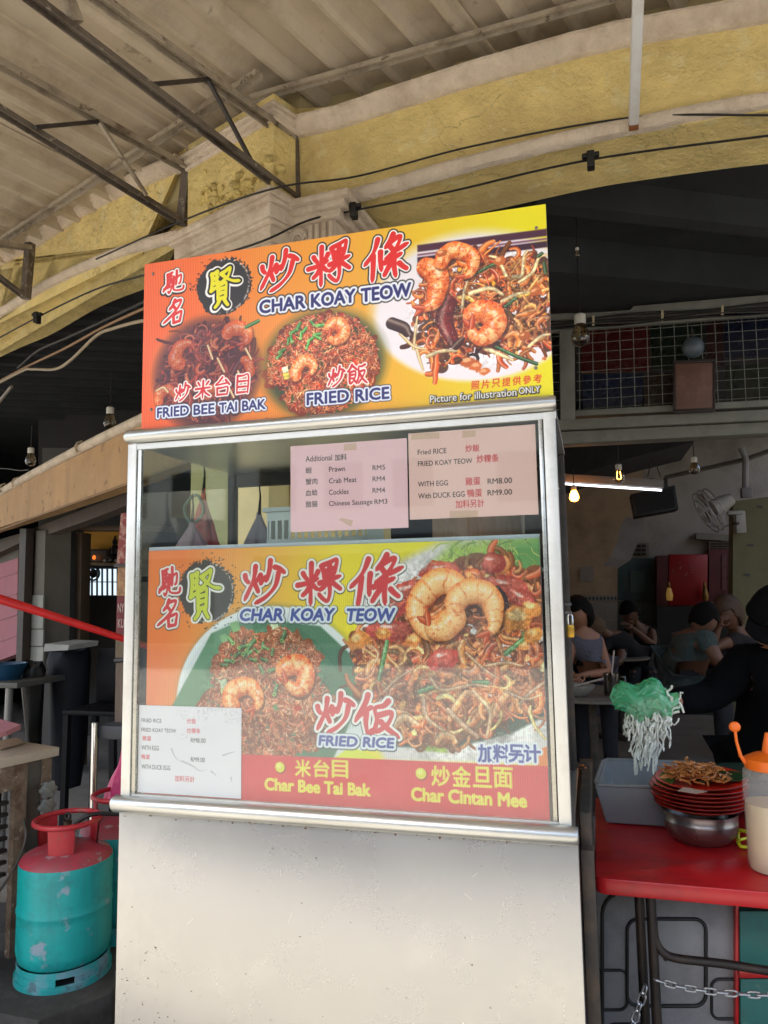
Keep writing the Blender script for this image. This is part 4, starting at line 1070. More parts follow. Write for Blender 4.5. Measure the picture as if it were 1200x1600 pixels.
# cables along the front, with clips
def cable(name, P, r, label, mat=CABLE, grp=None):
    o = MB().tube(catmull(P, 8), r, 6).build(name, mat, None, smooth=True); tag(o, label, 'cable', grp); return o
cable('cable', [FL(150, 405, -.02), FL(292, 342, -.1), FL(430, 294, -.14), FR(560, 275, -.06), FR(740, 228, -.05), FR(985, 184, -.03), FR(1200, 180, -.03), FR(1300, 178, -.03)], .004, 'thin black cable crossing the pilaster and running along the lower cream moulding')
cable('cable', [FL(-60, 560, -.02), FL(60, 495, -.02), FL(150, 452, -.02), FL(225, 430, -.04), FL(390, 384, -.14), FR(480, 345, -.12), FR(552, 329, -.04), FR(700, 300, -.03), FR(920, 250, -.03), FR(1200, 212, -.03), FR(1300, 200, -.03)], .0045, 'black cable strung below the arches, held by two black clips')
CL = M('black_clip_plastic', '171513', .5)
for (f, x, y), lb in (((FR, 553, 329), 'black plastic cable clip just above the upper signboard'), ((FR, 923, 250), 'black plastic cable clip on the right arch'), ((FL, 58, 496), 'black cable clip on the underside of the left arch')):
    c = f(x, y, -.04); o = thing('cable_clip', lb, 'clip', tuple(c), 'clips holding the black cable')
    MB().box(c-np.array([.014, .02, .035]), c+np.array([.014, .02, .03])).build('body', CL, o, bevel=.004)
    MB().box(c-np.array([.032, .012, -.008]), c+np.array([.032, .012, .026])).build('wing', CL, o, bevel=.004)

# ---------------------------------------------------------------- the other side of the street: it closes the view in the glass and the light from low down
row = thing('shophouse_row', 'row of pale shophouses across the street, seen only as a reflection in the display glass', 'building', (0, -17, 0))
RW = M('pale_house_paint', 'b8b0a0', .85, 0, .15, 1, .2, 6)
for i in range(9):
    x = -32+i*7.2; h = 6.6+(i*37 % 5)*.5
    MB().box((x, -19, -.1), (x+7.15, -17, h)).build('house_wall', RW, row); MB().box((x+.2, -17, 2.9), (x+6.9, -16.1, 3.05)).build('awning', DARKST, row)
    for k in range(3): MB().box((x+.8+k*2.1, -16.99, 3.9), (x+2.0+k*2.1, -16.95, 5.3)).build('window', M('dark_opening', '1c1614', .8), row)
    MB().box((x+.6, -16.99, 0), (x+6.5, -16.95, 2.6)).build('shop_opening', M('dark_opening', '1c1614', .8), row)
# ---------------------------------------------------------------- food stall
st = thing('food_stall', 'stainless steel hawker stall with a glass display case above a plain steel cabinet', 'food stall', (-.64, 2.05, 0))
X0, X1, YB = -1.214, -.061, 2.36
MB().box((-1.222, D+.004, .10), (-.052, D+.018, .945)).build('front_panel', STEELP, st, bevel=.003)
MB().box((-1.222, D+.019, .10), (-1.210, YB, .945)).build('side_panel', STEELP, st)
MB().box((-.064, D+.019, .10), (-.052, YB, .945)).build('side_panel', M('dark_greasy_panel', '3c3836', .5, .4, .2, 5, .2, 20, dirt='5e3c30', da=.6, ds=6), st)
MB().box((-1.21, D+.02, .946), (-.06, YB, .962)).build('counter_top', STEEL, st)
random.seed(31); m = MB()
for k in range(170):                # rust specks, denser low on the left and under the rail
    if k < 60: x, z = -1.21+abs(random.gauss(0, .09)), random.uniform(.3, .62)
    elif k < 130: x, z = random.uniform(-1.22, -.06), .936-abs(random.gauss(0, .006))
    else: x, z = random.uniform(-1.2, -.08), random.uniform(.35, .9)
    r = random.uniform(.0005, .0016)*(1.5 if 60 <= k < 130 else 1); m.ball((x, D+.0035, z), (r*random.uniform(.7, 2.2), .0006, r), 6, 4)
stuff(m.build('rust_speck', M('rust_speck_brown', '6a5238', .8, 0, .3, 40), st))
m = MB()
for k in range(16):
    x, z = random.uniform(-1.15, -.15), random.uniform(.38, .85); a = random.gauss(1.45, .5); l = random.uniform(.006, .035)
    m.bar((x, D+.0036, z), (x+math.cos(a)*l, D+.0036, z+math.sin(a)*l), .0007, .0007)
stuff(m.build('scratch', M('bright_scratch', 'e8e4dc', .4, .6, .1, 20), st))
def rail(z, r, xa, xb, name, y=D-.006):
    m = MB(); P = [(xa+.004, y, z)]+[(xa+(xb-xa)*t, y, z) for t in (0.01, .25, .5, .75, .99)]+[(xb-.004, y, z)]
    m.tube(P, [r*.72, r, r, r, r, r, r*.8], 20)
    return m.build(name, STEEL, st, smooth=True)
rail(1.9335, .0185, X0-.008, X1+.004, 'top_rail')
rail(.9575, .0215, -1.238, -.047, 'counter_rail')
MB().box((-1.226, D+.004, .946), (-.052, D+.018, .966)).build('trim_strip', ALU, st)
MB().box((-1.214, D-.002, 1.897), (-.062, D+.012, 1.913)).build('window_frame', ALU, st)
MB().box((-1.196, D+.001, .970), (-.085, D+.012, .982)).build('window_frame', ALU, st)
for xa, xb in ((-1.214, -1.186), (-.092, -.064)):
    MB().box((xa, D-.004, .968), (xb, D+.026, 1.914)).build('corner_post', ALU, st, bevel=.003)
for xa, xb in ((-1.184, -1.172), (-.104, -.094)):
    MB().box((xa, D-.001, .982), (xb, D+.01, 1.897)).build('window_frame', M('worn_chrome_channel', 'b4b4ac', .25, .9, .15, 12, dirt='5c564c', da=.5, ds=12), st, bevel=.002)
for xa, xb in ((-1.214, -1.186), (-.092, -.064)):
    MB().box((xa, YB-.03, .963), (xb, YB, 1.914)).build('corner_post', DARKST, st, bevel=.003)
MB().box((-1.214, D+.02, 1.915), (-.062, YB, 1.925)).build('roof_panel', STEEL, st)
MB().box((-1.18, YB-.028, 1.87), (-.094, YB-.006, 1.9145)).build('back_beam', DARKST, st)
GL = glass_mat('stall_glass', 'fafdfb', 2.0, .03, .985)
MB().box((-1.173, D+.002, .981), (-.103, D+.006, 1.898)).build('glass_pane', GL, st)
MB().box((-1.203, D+.028, .968), (-1.199, YB-.032, 1.912)).build('glass_pane', glass_mat('side_glass', 'e6f0ea', 1.6, .04, .93), st)
MB().box((-.078, D+.028, .968), (-.074, YB-.032, 1.912)).build('glass_pane', glass_mat('side_glass', 'e6f0ea', 1.6, .04, .93), st)
MB().box((-1.17, 1.98, 1.545), (-.11, 2.30, 1.555)).build('shelf', STEEL, st)
# latch and brass padlock on the right side, red bracket inside
for z in (1.44, 1.46):
    MB().box((-.060, D+.03, z), (-.045, D+.05, z+.006)).build('hasp', CHROME, st)
# right: dark frame upright beside the cabinet
MB().box((-.050, 1.83, .0), (-.020, 1.87, .90)).build('frame_upright', DARKST, st, bevel=.003)
MB().box((-.050, 1.88, .60), (-.024, YB, .97)).build('side_tray', DARKST, st, bevel=.003)
pl = thing('padlock', 'small brass padlock hanging on the right edge of the glass case', 'padlock', (-.052, 1.81, 1.40))
MB().box((-.060, 1.80, 1.385), (-.042, 1.815, 1.415)).build('lock_body', M('brass', 'b08a3a', .3, .9, .1), pl, bevel=.003)
MB().tube([(-.056, 1.807, 1.415), (-.056, 1.807, 1.435), (-.051, 1.807, 1.442), (-.046, 1.807, 1.435), (-.046, 1.807, 1.415)], .0025, 8).build('shackle', CHROME, pl, smooth=True)

# ---- prints
UA = upper_art()
sg = thing('signboard', 'orange and yellow CHAR KOAY TEOW signboard standing on the stall roof', 'signboard', (-.62, D, 1.93))
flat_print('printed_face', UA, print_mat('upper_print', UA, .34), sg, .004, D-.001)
MB().box((UA.x0, D+.0032, UA.z0), (UA.x1, D+.008, UA.z1)).build('backing_board', M('fluted_board_edge', 'd8d4c8', .6), sg)
SC = M('screw_steel', '8a8478', .35, .9)
for px, py in ((239, 428), (838, 356), (837, 575), (236, 640)):
    c = on_y(px, py, D-.002); MB().ball((c[0], D-.002, c[2]), (.0045, .0025, .0045), 10, 6).build('screw', SC, sg, smooth=True)
for x in (-1.05, -.2):
    MB().box((x, D+.0085, 1.93), (x+.03, D+.03, 2.38)).build('support_batten', DARKST, sg)
LA = lower_art()
po = thing('poster_board', 'faded CHAR KOAY TEOW and FRIED RICE poster board behind the display glass', 'poster', (-.63, D+.012, .97))
flat_print('printed_face', LA, print_mat('lower_print', LA, .6), po, .004, D+.012)
MB().box((LA.x0-.002, D+.0165, LA.z0), (LA.x1+.001, D+.021, LA.z1+.010)).build('backing_board', M('pale_blue_fluted_board', 'b4c0cc', .6), po)
K = '1c1a18'; RD = 'c22a30'
def bx_(x0, y0, x1, y1, y):
    a = on_y(x0, (y0+y1)/2, y); b = on_y(x1, (y0+y1)/2, y); c = on_y((x0+x1)/2, y0, y); d = on_y((x0+x1)/2, y1, y)
    return a[0], b[0], d[2], c[2]
yp = D+.0085
pk = paper_art(*bx_(454, 691, 637, 828, yp), 'ecc2ca', [
  ('Additional', 477.5, 721, 518.6, 719.7, 8.4, K, .12), ('加料', 523, 720, 541.5, 719, 9.5, K, .25),
  ('蝦', 477.5, 740, 487, 739.5, 9, K, .2), ('Prawn', 514, 737, 539, 736.5, 7.5, K, .12), ('RM5', 582, 734.5, 601.5, 734, 7, K, .12),
  ('蟹肉', 477.5, 757.5, 496, 756.5, 9, K, .2), ('Crab Meat', 514, 755, 557, 753.5, 7.5, K, .12), ('RM4', 582, 752, 601.5, 751.5, 7, K, .12),
  ('血蛤', 477.5, 775, 496, 774, 9, K, .2), ('Cockles', 514, 773, 544.6, 772, 7.5, K, .12), ('RM4', 582, 770, 601.5, 769.5, 7, K, .12),
  ('腊腸', 477.5, 793, 496, 792, 9, K, .2), ('Chinese Sausage', 514, 793, 582, 790, 9.4, K, .12), ('RM3', 585, 788, 605, 787, 7, K, .12)], yp,
  tapes=([(536.6, 694), (556, 692), (557, 703), (537, 704)], [(529, 812), (533, 809), (551.5, 813), (548, 823)]))
pc = paper_art(*bx_(639, 670, 839, 808, yp), 'eac2bc', [
  ('Fried RICE', 652.7, 710.5, 697.6, 708.5, 7.5, K, .12), ('炒飯', 727.5, 706.5, 749, 705, 10, RD, .35),
  ('FRIED KOAY TEOW', 653, 728, 738, 724.5, 7.2, K, .12), ('炒粿条', 745, 724, 779, 721, 11, RD, .35),
  ('WITH EGG', 653, 760.5, 700, 758.5, 7.2, K, .12), ('雞蛋', 727.5, 758.5, 750.5, 757.5, 11, RD, .3), ('RM8.00', 762, 756.5, 800, 754.5, 7.6, K, .12),
  ('With DUCK EGG', 653.5, 779, 726, 776.5, 7.6, K, .12), ('鴨蛋', 730.5, 777, 753, 776, 11, RD, .3), ('RM9.00', 762, 774.5, 800, 772.5, 7.6, K, .12),
  ('加料另計', 712, 794, 756.5, 792, 11, RD, .25)], yp,
  tapes=([(642, 677), (686, 675), (686.5, 685), (642, 687)], [(722, 673), (743, 672), (743, 682), (722, 684)], [(702.5, 798), (746, 797), (746.6, 808), (702.5, 809)]))
def branch(A):
    r = np.random.RandomState(3)
    for (x, y, dx, dy, n, s) in ((300, 1112, 26, 16, 60, 3), (335, 1108, 26, 8, 50, 3), (362, 1120, 12, 10, 30, 3), (290, 1150, 8, 5, 10, 3)):
        for _ in range(n):
            q = A.U(x+(r.rand()-.5)*dx*2, y+(r.rand()-.5)*dy*2); a = r.rand()*6.3; l = (1+r.rand()*s)*A.k()
            A.stroke([q, q+np.array([math.cos(a), math.sin(a)])*l], .28*A.k(), 'a8a6ae', op=.9)
    for P in ([(268, 1170), (273, 1182), (282, 1190)], [(284, 1189), (300, 1196), (312, 1204), (322, 1202)], [(330, 1205), (338, 1212)], [(348, 1180), (360, 1176), (367, 1174)], [(361, 1215), (361, 1222)]):
        A.stroke(smooth([A.U(*p) for p in P]), [1.6*A.k(), .9*A.k(), .3*A.k()], 'b4b2ba', op=.9)
wp = paper_art(*bx_(216, 1104, 377, 1243, yp), 'dcd8e0', [
  ('FRIED RICE', 221, 1128.5, 252, 1129, 5.6, '38363c', .05), ('炒飯', 292, 1131, 306, 1131, 7.6, 'c42a36', .15),
  ('FRIED KOAY TEOW', 221, 1143.5, 275, 1144.5, 5.6, '38363c', .05), ('炒粿条', 292, 1146, 313, 1146, 7.6, 'c42a36', .15),
  ('雞蛋', 222.5, 1157, 236, 1157.5, 7, 'c42a36', .2), ('RM8.00', 298, 1160, 321, 1161, 6.6, '38363c', .0),
  ('WITH EGG', 221, 1171.5, 248, 1172.5, 6.6, '38363c', .0), ('鴨蛋', 221, 1186, 234, 1186.5, 7, 'c42a36', .2), ('RM9.00', 298, 1190, 320, 1191, 6.6, '38363c', .0),
  ('WITH DUCK EGG', 221, 1201.5, 266, 1203, 6.6, '38363c', .0), ('加料另計', 273, 1221, 304, 1222, 8.6, 'c42a36', .15)], yp, extra=branch)
for A, nm, lb in ((pk, 'pink_price_print', 'pink paper listing Additional prawn, crab meat, cockles and sausage prices'),
                  (pc, 'peach_price_print', 'peach paper with Fried RICE and WITH EGG RM8.00 prices, upper right of the glass'),
                  (wp, 'white_price_print', 'white price paper with faint grey twigs at the lower left of the glass')):
    o = flat_print('price_list', A, print_mat(nm, A, .5), None, .0006, yp); tag(o, lb, 'paper sign', 'price papers on the glass')

# ---- what stands inside the case
def bag(name, c, w, h, dpt, mat, label, top=.04, seed=1):
    """hanging plastic bag: narrow gathered neck, wide crumpled foot"""
    t = thing(name, label, 'plastic bag', c)
    m = MB(); prof = [(.10, 0), (.16, -.12), (.30, -.28), (.62, -.55), (.9, -.8), (1., -.93), (.75, -1.)]
    m.lathe([(r*w/2, z*h) for r, z in prof], c, 28)
    for i, p in enumerate(m.v):
        q = Vector(p); a = math.atan2(q.y-c[1], q.x-c[0]); k = 1+.14*math.sin(a*7+seed)+.08*math.sin(a*13+q.z*40)
        m.v[i] = (c[0]+(q.x-c[0])*k, c[1]+(q.y-c[1])*k*dpt/w, q.z)
    m.wobble(.008, 22); m.build('bag_body', mat, t, smooth=True)
    MB().tube([(c[0], c[1], c[2]-.01), (c[0]+.004, c[1], c[2]+.05), (c[0], c[1], c[2]+.09)], [.006, .003, .002], 6).build('string', CABLE, t)
    return t
c = on_y(318, 765, 2.2); bag('plastic_bag', tuple(c), .12, .22, .07, M('red_plastic_film', 'c8403c', .3, 0, .2, 12, .4, 30), 'red plastic bag hanging in the left of the glass case', seed=2)
c = on_y(300, 815, 2.1); bag('plastic_bag', tuple(c), .15, .13, .08, M('pink_plastic_film', 'b08a9a', .3, 0, .2, 12, .4, 30), 'dull pink plastic bag slumped below the red bag in the case', seed=5)
c = on_y(405, 800, 2.2); bag('plastic_bag', tuple(c), .12, .14, .08, M('grey_plastic_film', '847884', .35, 0, .2, 12, .4, 30), 'grey plastic bag beside the white basket in the case', seed=7)
wr = MB().tube(catmull([on_y(300, 775, 2.15), on_y(288, 795, 2.15), on_y(300, 818, 2.15), on_y(318, 800, 2.15), on_y(310, 775, 2.15), on_y(299, 776, 2.15)]), .005, 7).build('wire_loop', M('teal_wire', '54786e', .5), None, smooth=True)
tag(wr, 'loop of teal wire hanging left of the red bag inside the case', 'wire')
# white slotted basket on the shelf
a = on_y(418, 846, 2.02); b = on_y(575, 846, 2.02); zt = on_y(480, 791, 2.02)[2]; z0 = 1.556
bk = thing('basket', 'white slotted plastic basket on the shelf behind the pink paper', 'basket', (float((a[0]+b[0])/2), 2.1, z0))
WP = M('white_plastic', 'd4dcd8', .45, 0, .08, 6)
bw = b[0]-a[0]; n = 15
MB().box((a[0]-.012, 2.012, zt-.012), (b[0]+.012, 2.2, zt)).build('basket_rim', WP, bk, bevel=.003) if 0 else None
rim = MB(); rim.box((a[0]-.012, 2.008, zt-.012), (b[0]+.012, 2.022, zt)); rim.box((a[0]-.012, 2.19, zt-.012), (b[0]+.012, 2.204, zt)); rim.box((a[0]-.012, 2.0225, zt-.012), (a[0]+.002, 2.1895, zt)); rim.box((b[0]-.002, 2.0225, zt-.012), (b[0]+.012, 2.1895, zt)); rim.build('basket_rim', WP, bk)
zz = [z0, z0+.012, z0+(zt-z0)*.42, z0+(zt-z0)*.52, z0+(zt-z0)*.80, zt-.0125]
bd = MB()
for (za, zb) in ((zz[0], zz[1]), (zz[2], zz[3]), (zz[4], zz[5])):
    for y in (2.014, 2.19): bd.box((a[0], y, za), (b[0], y+.003, zb))
bd.box((a[0], 2.018, z0), (b[0], 2.189, z0+.003)); bd.build('basket_wall', WP, bk)
for i in range(n):
    x = a[0]+bw*(i+.5)/n; MB().box((x-.0035, 2.0145, zz[1]+.0002), (x+.0035, 2.0165, zz[4]-.0002)).build('slat', WP, bk)
for x in (a[0], b[0]-.003): MB().box((x, 2.0175, z0+.004), (x+.003, 2.189, zt-.0125)).build('basket_end', WP, bk)
# ---------------------------------------------------------------- building shell
UPW = M('upper_wall_plaster', 'a89a70', .9, 0, .15, 3, .4, 20)
for (f, xs, off) in ((FR, ((440, 170), (1500, -60)), .12), (FL, ((-500, 500), (470, 170)), .16)):
    a, b = f(*xs[0], off), f(*xs[1], off); n = nFR if f is FR else nFL
    MB().slab([(a[0], a[1], 3.55), (b[0], b[1], 3.55), (b[0], b[1], 4.7), (a[0], a[1], 4.7)], n*.15).build('upper_wall', UPW, fac)
jd = np.array([.877, .48, 0]); jn = np.array([-.48, .877, 0])
ZC = 3.56
cl = [P0R+dFR*-.1+nFR*.37, P0R+dFR*3.6+nFR*.37, np.array([3.6, 16, 0]), np.array([-11, 16, 0]), CORN-dFL*7+nFL*.50, CORN+nFL*.50]
ceil = MB().slab([(p[0], p[1], ZC) for p in cl], (0, 0, .1)).build('ceiling', BLACKP); struct(ceil)
for s_ in np.arange(2.6, 9, .30):     # ceiling joists, left bay
    b = jn*s_+jd*-.4; tq = ((CORN+nFL*.5-b) @ nFL)/(-jd @ nFL)
    a = b-jd*min(9., max(tq, .0)-.02)
    if tq < .3: continue
    MB().bar((a[0], a[1], ZC-.03), (b[0], b[1], ZC-.03), .05, .055).build('joist', BLACKP, ceil)
for s_, h, w in ((3.25, .16, .10), (4.05, .22, .5), (5.1, .16, .12)):
    a = jn*s_+jd*.9; b = jn*s_+jd*6.5
    if s_ < 4: a = jn*s_+jd*1.55
    MB().bar((a[0], a[1], ZC-h/2-.002), (b[0], b[1], ZC-h/2-.002), w, h).build('beam', BLACKP, ceil)
def wallobj(name, pts_, d, mat, label, cat='wall', parts=None):
    o = MB().slab(pts_, d).build(name, mat); tag(o, label, cat); return o
def ypoly(y, L): return [on_y(px, py, y) for px, py in L]
GREYW = M('grey_plaster', 'a29c94', .9, 0, .15, 2, .3, 14, dirt='6a625a', da=.6, ds=1.2)
WARMW = M('warm_plaster', 'b49c80', .9, 0, .15, 2, .3, 14, dirt='6e5e4e', da=.6, ds=1.5)
OLIVE = M('olive_tile_wall', '6a6848', .6, 0, .1, 8, .3, 50)
# back of the right-hand room
MB().box((-.9, 11.0, 0), (4.0, 11.1, ZC)).build('back_wall', GREYW)['label'] = 'grey plaster back wall of the coffee shop hall, above the red shrine'; bpy.data.objects['back_wall']['category'] = 'wall'
MB().box((4.0, 3.4, 0), (4.1, 16, ZC)).build('right_wall', GREYW); tag(bpy.data.objects['right_wall'], 'plain grey wall closing the hall on the right, outside the view', 'wall')
MB().box((-11, 12, 0), (-.95, 12.1, ZC)).build('rear_wall', BLACKP); tag(bpy.data.objects['rear_wall'], 'dark rear wall far behind the left doorway', 'wall')
MB().box((-8.1, 5.9, 0), (-8.0, 16, ZC)).build('left_wall', BLACKP); tag(bpy.data.objects['left_wall'], 'dark wall closing the left rooms, outside the view', 'wall')
o = wallobj('side_wall', [(-.95, 11.6, 0), (-.95, 5.05, 0), (-.95, 5.05, ZC), (-.95, 11.6, ZC)], (-.1, 0, 0), WARMW, 'warm brown plaster side wall hidden left of the hall')
# warm wall portion with a tile band
y = 10.6
wt = thing('plaster_pier', 'warm brown plaster pier with a dark diamond tile band, left of the seated man', 'wall', tuple(on_y(925, 1100, y)*np.array([1, 1, 0])))
MB().slab(ypoly(y, [(860, 1190), (963, 1190), (965, 890), (1000, 800), (1008, 700), (860, 690)]), (0, .3, 0)).build('plaster', WARMW, wt)
tl = M('cream_wall_tile', '8a847c', .3, 0, .06, 5)
for i in range(3):
    for j in range(6):
        x0, x1 = 893+i*24, 916+i*24; y0, y1 = 942+j*27, 968+j*27
        MB().slab(ypoly(y-.012, [(x0, y1), (x1, y1), (x1, y0), (x0, y0)]), (0, .011, 0)).build('tile', tl, wt)
bd_ = MB().slab(ypoly(y-.014, [(893, 940), (964, 940), (964, 930), (893, 930)]), (0, .013, 0)).build('tile_band', tl, wt)
for i in range(12):
    x0 = 896+i*5.8; MB().slab(ypoly(y-.018, [(x0+2, 938), (x0+4.4, 935), (x0+2, 932), (x0, 935)]), (0, .003, 0)).build('diamond', M('dark_tile_pattern', '3a3a3e', .4), wt)
pp_ = MB().slab(ypoly(y-.02, [(906, 910), (928, 908), (927, 884), (907, 886)]), (0, .01, 0)).build('notice', M('aged_paper', '9c948a', .7)); tag(pp_, 'square paper notice stuck on the brown plaster pier', 'notice')
# dark slanting slab (stair flight) at the top left of the hall
o = MB().slab(ypoly(8.2, [(862, 756), (898, 744), (990, 714), (1085, 690), (1085, 640), (862, 640)]), (0, 1.2, 0)).build('stair_flight', BLACKP); tag(o, 'black slanting underside of a stair above the tube lamp', 'stairs')
# olive tiled wall on the right
y = 8.0
ow = wallobj('tiled_wall', ypoly(y, [(1143, 1200), (1330, 1220), (1330, 760), (1146, 783)]), (0, .25, 0), OLIVE, 'olive green tiled wall behind the vendor, below the wall fan')
for k, (px, py) in enumerate([(1186, 790), (1172, 850), (1167, 896), (1206, 940)]):
    c = on_y(px, py, y-.01); t = MB(); t.box(c-np.array([.02, .004, .02]), c+np.array([.005, 0, .0])); t.box(c+np.array([.006, -.004, -.028]), c+np.array([.028, 0, -.004])); t.build('dark_mosaic', M('dark_tile_pattern', '3a3a3e', .4), ow)
# teal door and pale curtain
ds_ = M('dark_teal_paint', '3a4e4c', .6, 0, .2, 5)
dr = thing('door', 'dark teal door with a paler lower panel behind the seated man', 'door', tuple(on_y(990, 1000, 10.9)))
MB().slab(ypoly(10.9, [(960, 938), (1020, 938), (1018, 872), (965, 872)]), (0, .05, 0)).build('door_leaf', ds_, dr)
MB().slab(ypoly(10.88, [(985, 925), (1008, 925), (1008, 892), (985, 892)]), (0, .015, 0)).build('door_panel', M('teal_panel', '465c58', .5), dr)
MB().slab(ypoly(10.9, [(962, 1060), (1026, 1060), (1026, 939), (962, 939)]), (0, .05, 0)).build('lower_leaf', M('pale_green_paint', '4a544c', .7), dr)
for i in range(5):
    MB().slab(ypoly(10.87, [(995+i*4.6, 998), (998+i*4.6, 998), (998+i*4.6, 942), (995+i*4.6, 942)]), (0, .02, 0)).build('slat', M('pale_green_slat', '5c665e', .6), dr)
# red shrine cabinet and dark counter
REDP = M('red_lacquer', '94121a', .35, 0, .15, 4); DRED = M('dark_red_board', '5a2226', .5, 0, .2, 5)
sh = thing('shrine_cabinet', 'bright red shrine cabinet with gold marks on the back wall', 'cabinet', tuple(on_y(1070, 946, 10.6)))
MB().slab(ypoly(10.6, [(1045, 946), (1105, 946), (1106, 866), (1045, 866)]), (0, .35, 0)).build('cabinet_body', REDP, sh, bevel=.01)
MB().slab(ypoly(10.62, [(1026, 946), (1044, 946), (1044, 868), (1027, 868)]), (0, .35, 0)).build('side_panel', DRED, sh)
GOLD = M('gold_leaf', '7c6030', .35, .6, .1)
for (px, py, w, h) in ((1062, 884, 5, 12), (1082, 890, 6, 12), (1072, 897, 3, 4), (1052, 893, 3, 5)):
    m = MB()
    for k in range(4): c0 = (px+random.uniform(-w/2, w/2), py+random.uniform(-h/2, h/2)); m.slab(ypoly(10.592, [(c0[0]-1.4, c0[1]+1), (c0[0]+1.4, c0[1]+.6), (c0[0]+1.2, c0[1]-1), (c0[0]-1.2, c0[1]-.6)]), (0, .006, 0))
    m.build('gold_mark', M('faded_gold_mark', 'a85a4a', .5), sh)
for px in (1046, 1102):
    c = on_y(px, 930, 10.5); t = thing('altar_lamp', 'small gold altar lamp at the %s end of the red cabinet' % ('left' if px < 1050 else 'right'), 'lamp', tuple(c), 'altar lamps by the red cabinet')
    m = MB(); m.lathe([(.035, -.07), (.045, 0), (.025, .09), (.012, .1)], c, 12); m.build('lamp_shade', M('lit_amber_glass', '9a7c44', .3, emit='ffc860', es=.03) if px < 1050 else GOLD, t, smooth=True)
    MB().lathe([(.015, .1), (.022, .14), (.006, .18)], c, 8).build('finial', GOLD, t, smooth=True)
o = MB().slab(ypoly(10.7, [(1108, 940), (1147, 940), (1147, 858), (1108, 858)]), (0, .2, 0)).build('wall_board', DRED); tag(o, 'dull dark red board between the red cabinet and the olive wall', 'board')
for i in range(2):
    for j in range(3):
        MB().slab(ypoly(10.68, [(1128+i*9.5, 884+j*19), (1136.5+i*9.5, 884+j*19), (1136.5+i*9.5, 867+j*19), (1128+i*9.5, 867+j*19)]), (0, .018, 0)).build('panel', M('red_brown_panel', '64383a', .5), o)
o = MB().slab(ypoly(10.2, [(1027, 1080), (1150, 1080), (1150, 949), (1027, 949)]), (0, .5, 0)).build('counter', M('black_counter', '1e2022', .5)); tag(o, 'black counter under the red shrine cabinet', 'counter')
o = MB().slab(ypoly(10.55, [(1133, 950), (1152, 950), (1151, 930), (1132, 930)]), (0, .05, 0)).build('white_card', M('aged_paper', '9c948a', .7)); tag(o, 'pale paper card standing on the black counter by the olive wall', 'card')
# vent louvres
for (x0, y0, x1, y1, lb) in ((984, 848, 1014, 872, 'pale louvred vent at the left of the back wall'), (1108, 846, 1146, 862, 'pale louvred vent box left of the wall fan')):
    t = thing('vent', lb, 'vent', tuple(on_y((x0+x1)/2, y1, 10.9)), 'louvred vents on the back wall')
    VP = M('vent_frame', '7a7468', .6)
    MB().slab(ypoly(10.88, [(x0, y1), (x1, y1), (x1, y0), (x0, y0)]), (0, .1, 0)).build('frame', VP, t)
    for i in range(3):
        for j in range(3):
            a0 = x0+3+i*(x1-x0-6)/3; b0 = a0+(x1-x0-6)/3-2; c0 = y0+3+j*(y1-y0-5)/3; d0 = c0+(y1-y0-5)/3-2
            MB().slab(ypoly(10.86, [(a0, d0), (b0, d0), (b0, c0), (a0, c0)]), (0, .018, 0)).build('opening', M('dark_opening', '1c1614', .8), t)
o = MB().slab(ypoly(10.8, [(1088, 842), (1146, 846), (1146, 836), (1088, 832)]), (0, .18, 0)).build('wall_shelf', M('vent_frame', '7a7468', .6)); tag(o, 'pale wooden wall shelf above the vent box', 'shelf')
# hanging translucent sheet
m = MB(); A_ = catmull([on_y(x, y_, 9.3) for x, y_ in ((978, 806), (968, 830), (958, 862), (942, 885))], 6); B_ = catmull([on_y(x, y_, 9.3) for x, y_ in ((1006, 812), (1000, 840), (985, 872), (968, 890))], 6)
m.strip(A_, B_, (0, .02, 0)); m.wobble(.03, 5); o = m.build('hanging_sheet', M('grey_plastic_sheet', '8a8684', .4, 0, .2, 5, .5, 8), None, smooth=True); tag(o, 'grey plastic sheet sagging in front of the brown pier', 'sheet')
# conduit on the grey wall
t = thing('conduit', 'white wall conduit with a switch box, above the fan', 'conduit', tuple(on_y(1165, 770, 7.9)))
CO = M('painted_conduit', '8e8a86', .7)
MB().tube([on_y(1040, 746, 10.8), on_y(1120, 728, 10.2), on_y(1164, 718, 9.8), on_y(1215, 700, 9.4)], .03, 8).build('pipe', CO, t)
MB().tube([on_y(1158, 700, 9.6), on_y(1165, 716, 9.6), on_y(1164, 765, 9.6)], .035, 8).build('pipe', CO, t)
c = on_y(1166, 770, 9.55); MB().box(c-np.array([.06, .05, .06]), c+np.array([.06, .05, .06])).build('switch_box', CO, t, bevel=.01)
# speaker
c = on_y(1022, 786, 7.6); sp_ = thing('speaker', 'black loudspeaker hanging tilted beside the lit tube lamp', 'speaker', tuple(c))
q = [on_y(*p, 7.6) for p in ((985, 772), (1055, 758), (1061, 796), (992, 808))]
MB().slab(q, (0, .26, 0)).build('cabinet', M('black_speaker', '14181a', .5), sp_, bevel=.012)
MB().slab([on_y(*p, 7.59) for p in ((991, 776), (1051, 764), (1055, 793), (996, 803))], (0, .009, 0)).build('grille', M('speaker_grille', '1c2022', .8, bump=.8, bs=120), sp_)
MB().bar(on_y(1020, 770, 7.7), on_y(1016, 748, 7.7), .05, .03).build('bracket', DARKST, sp_)
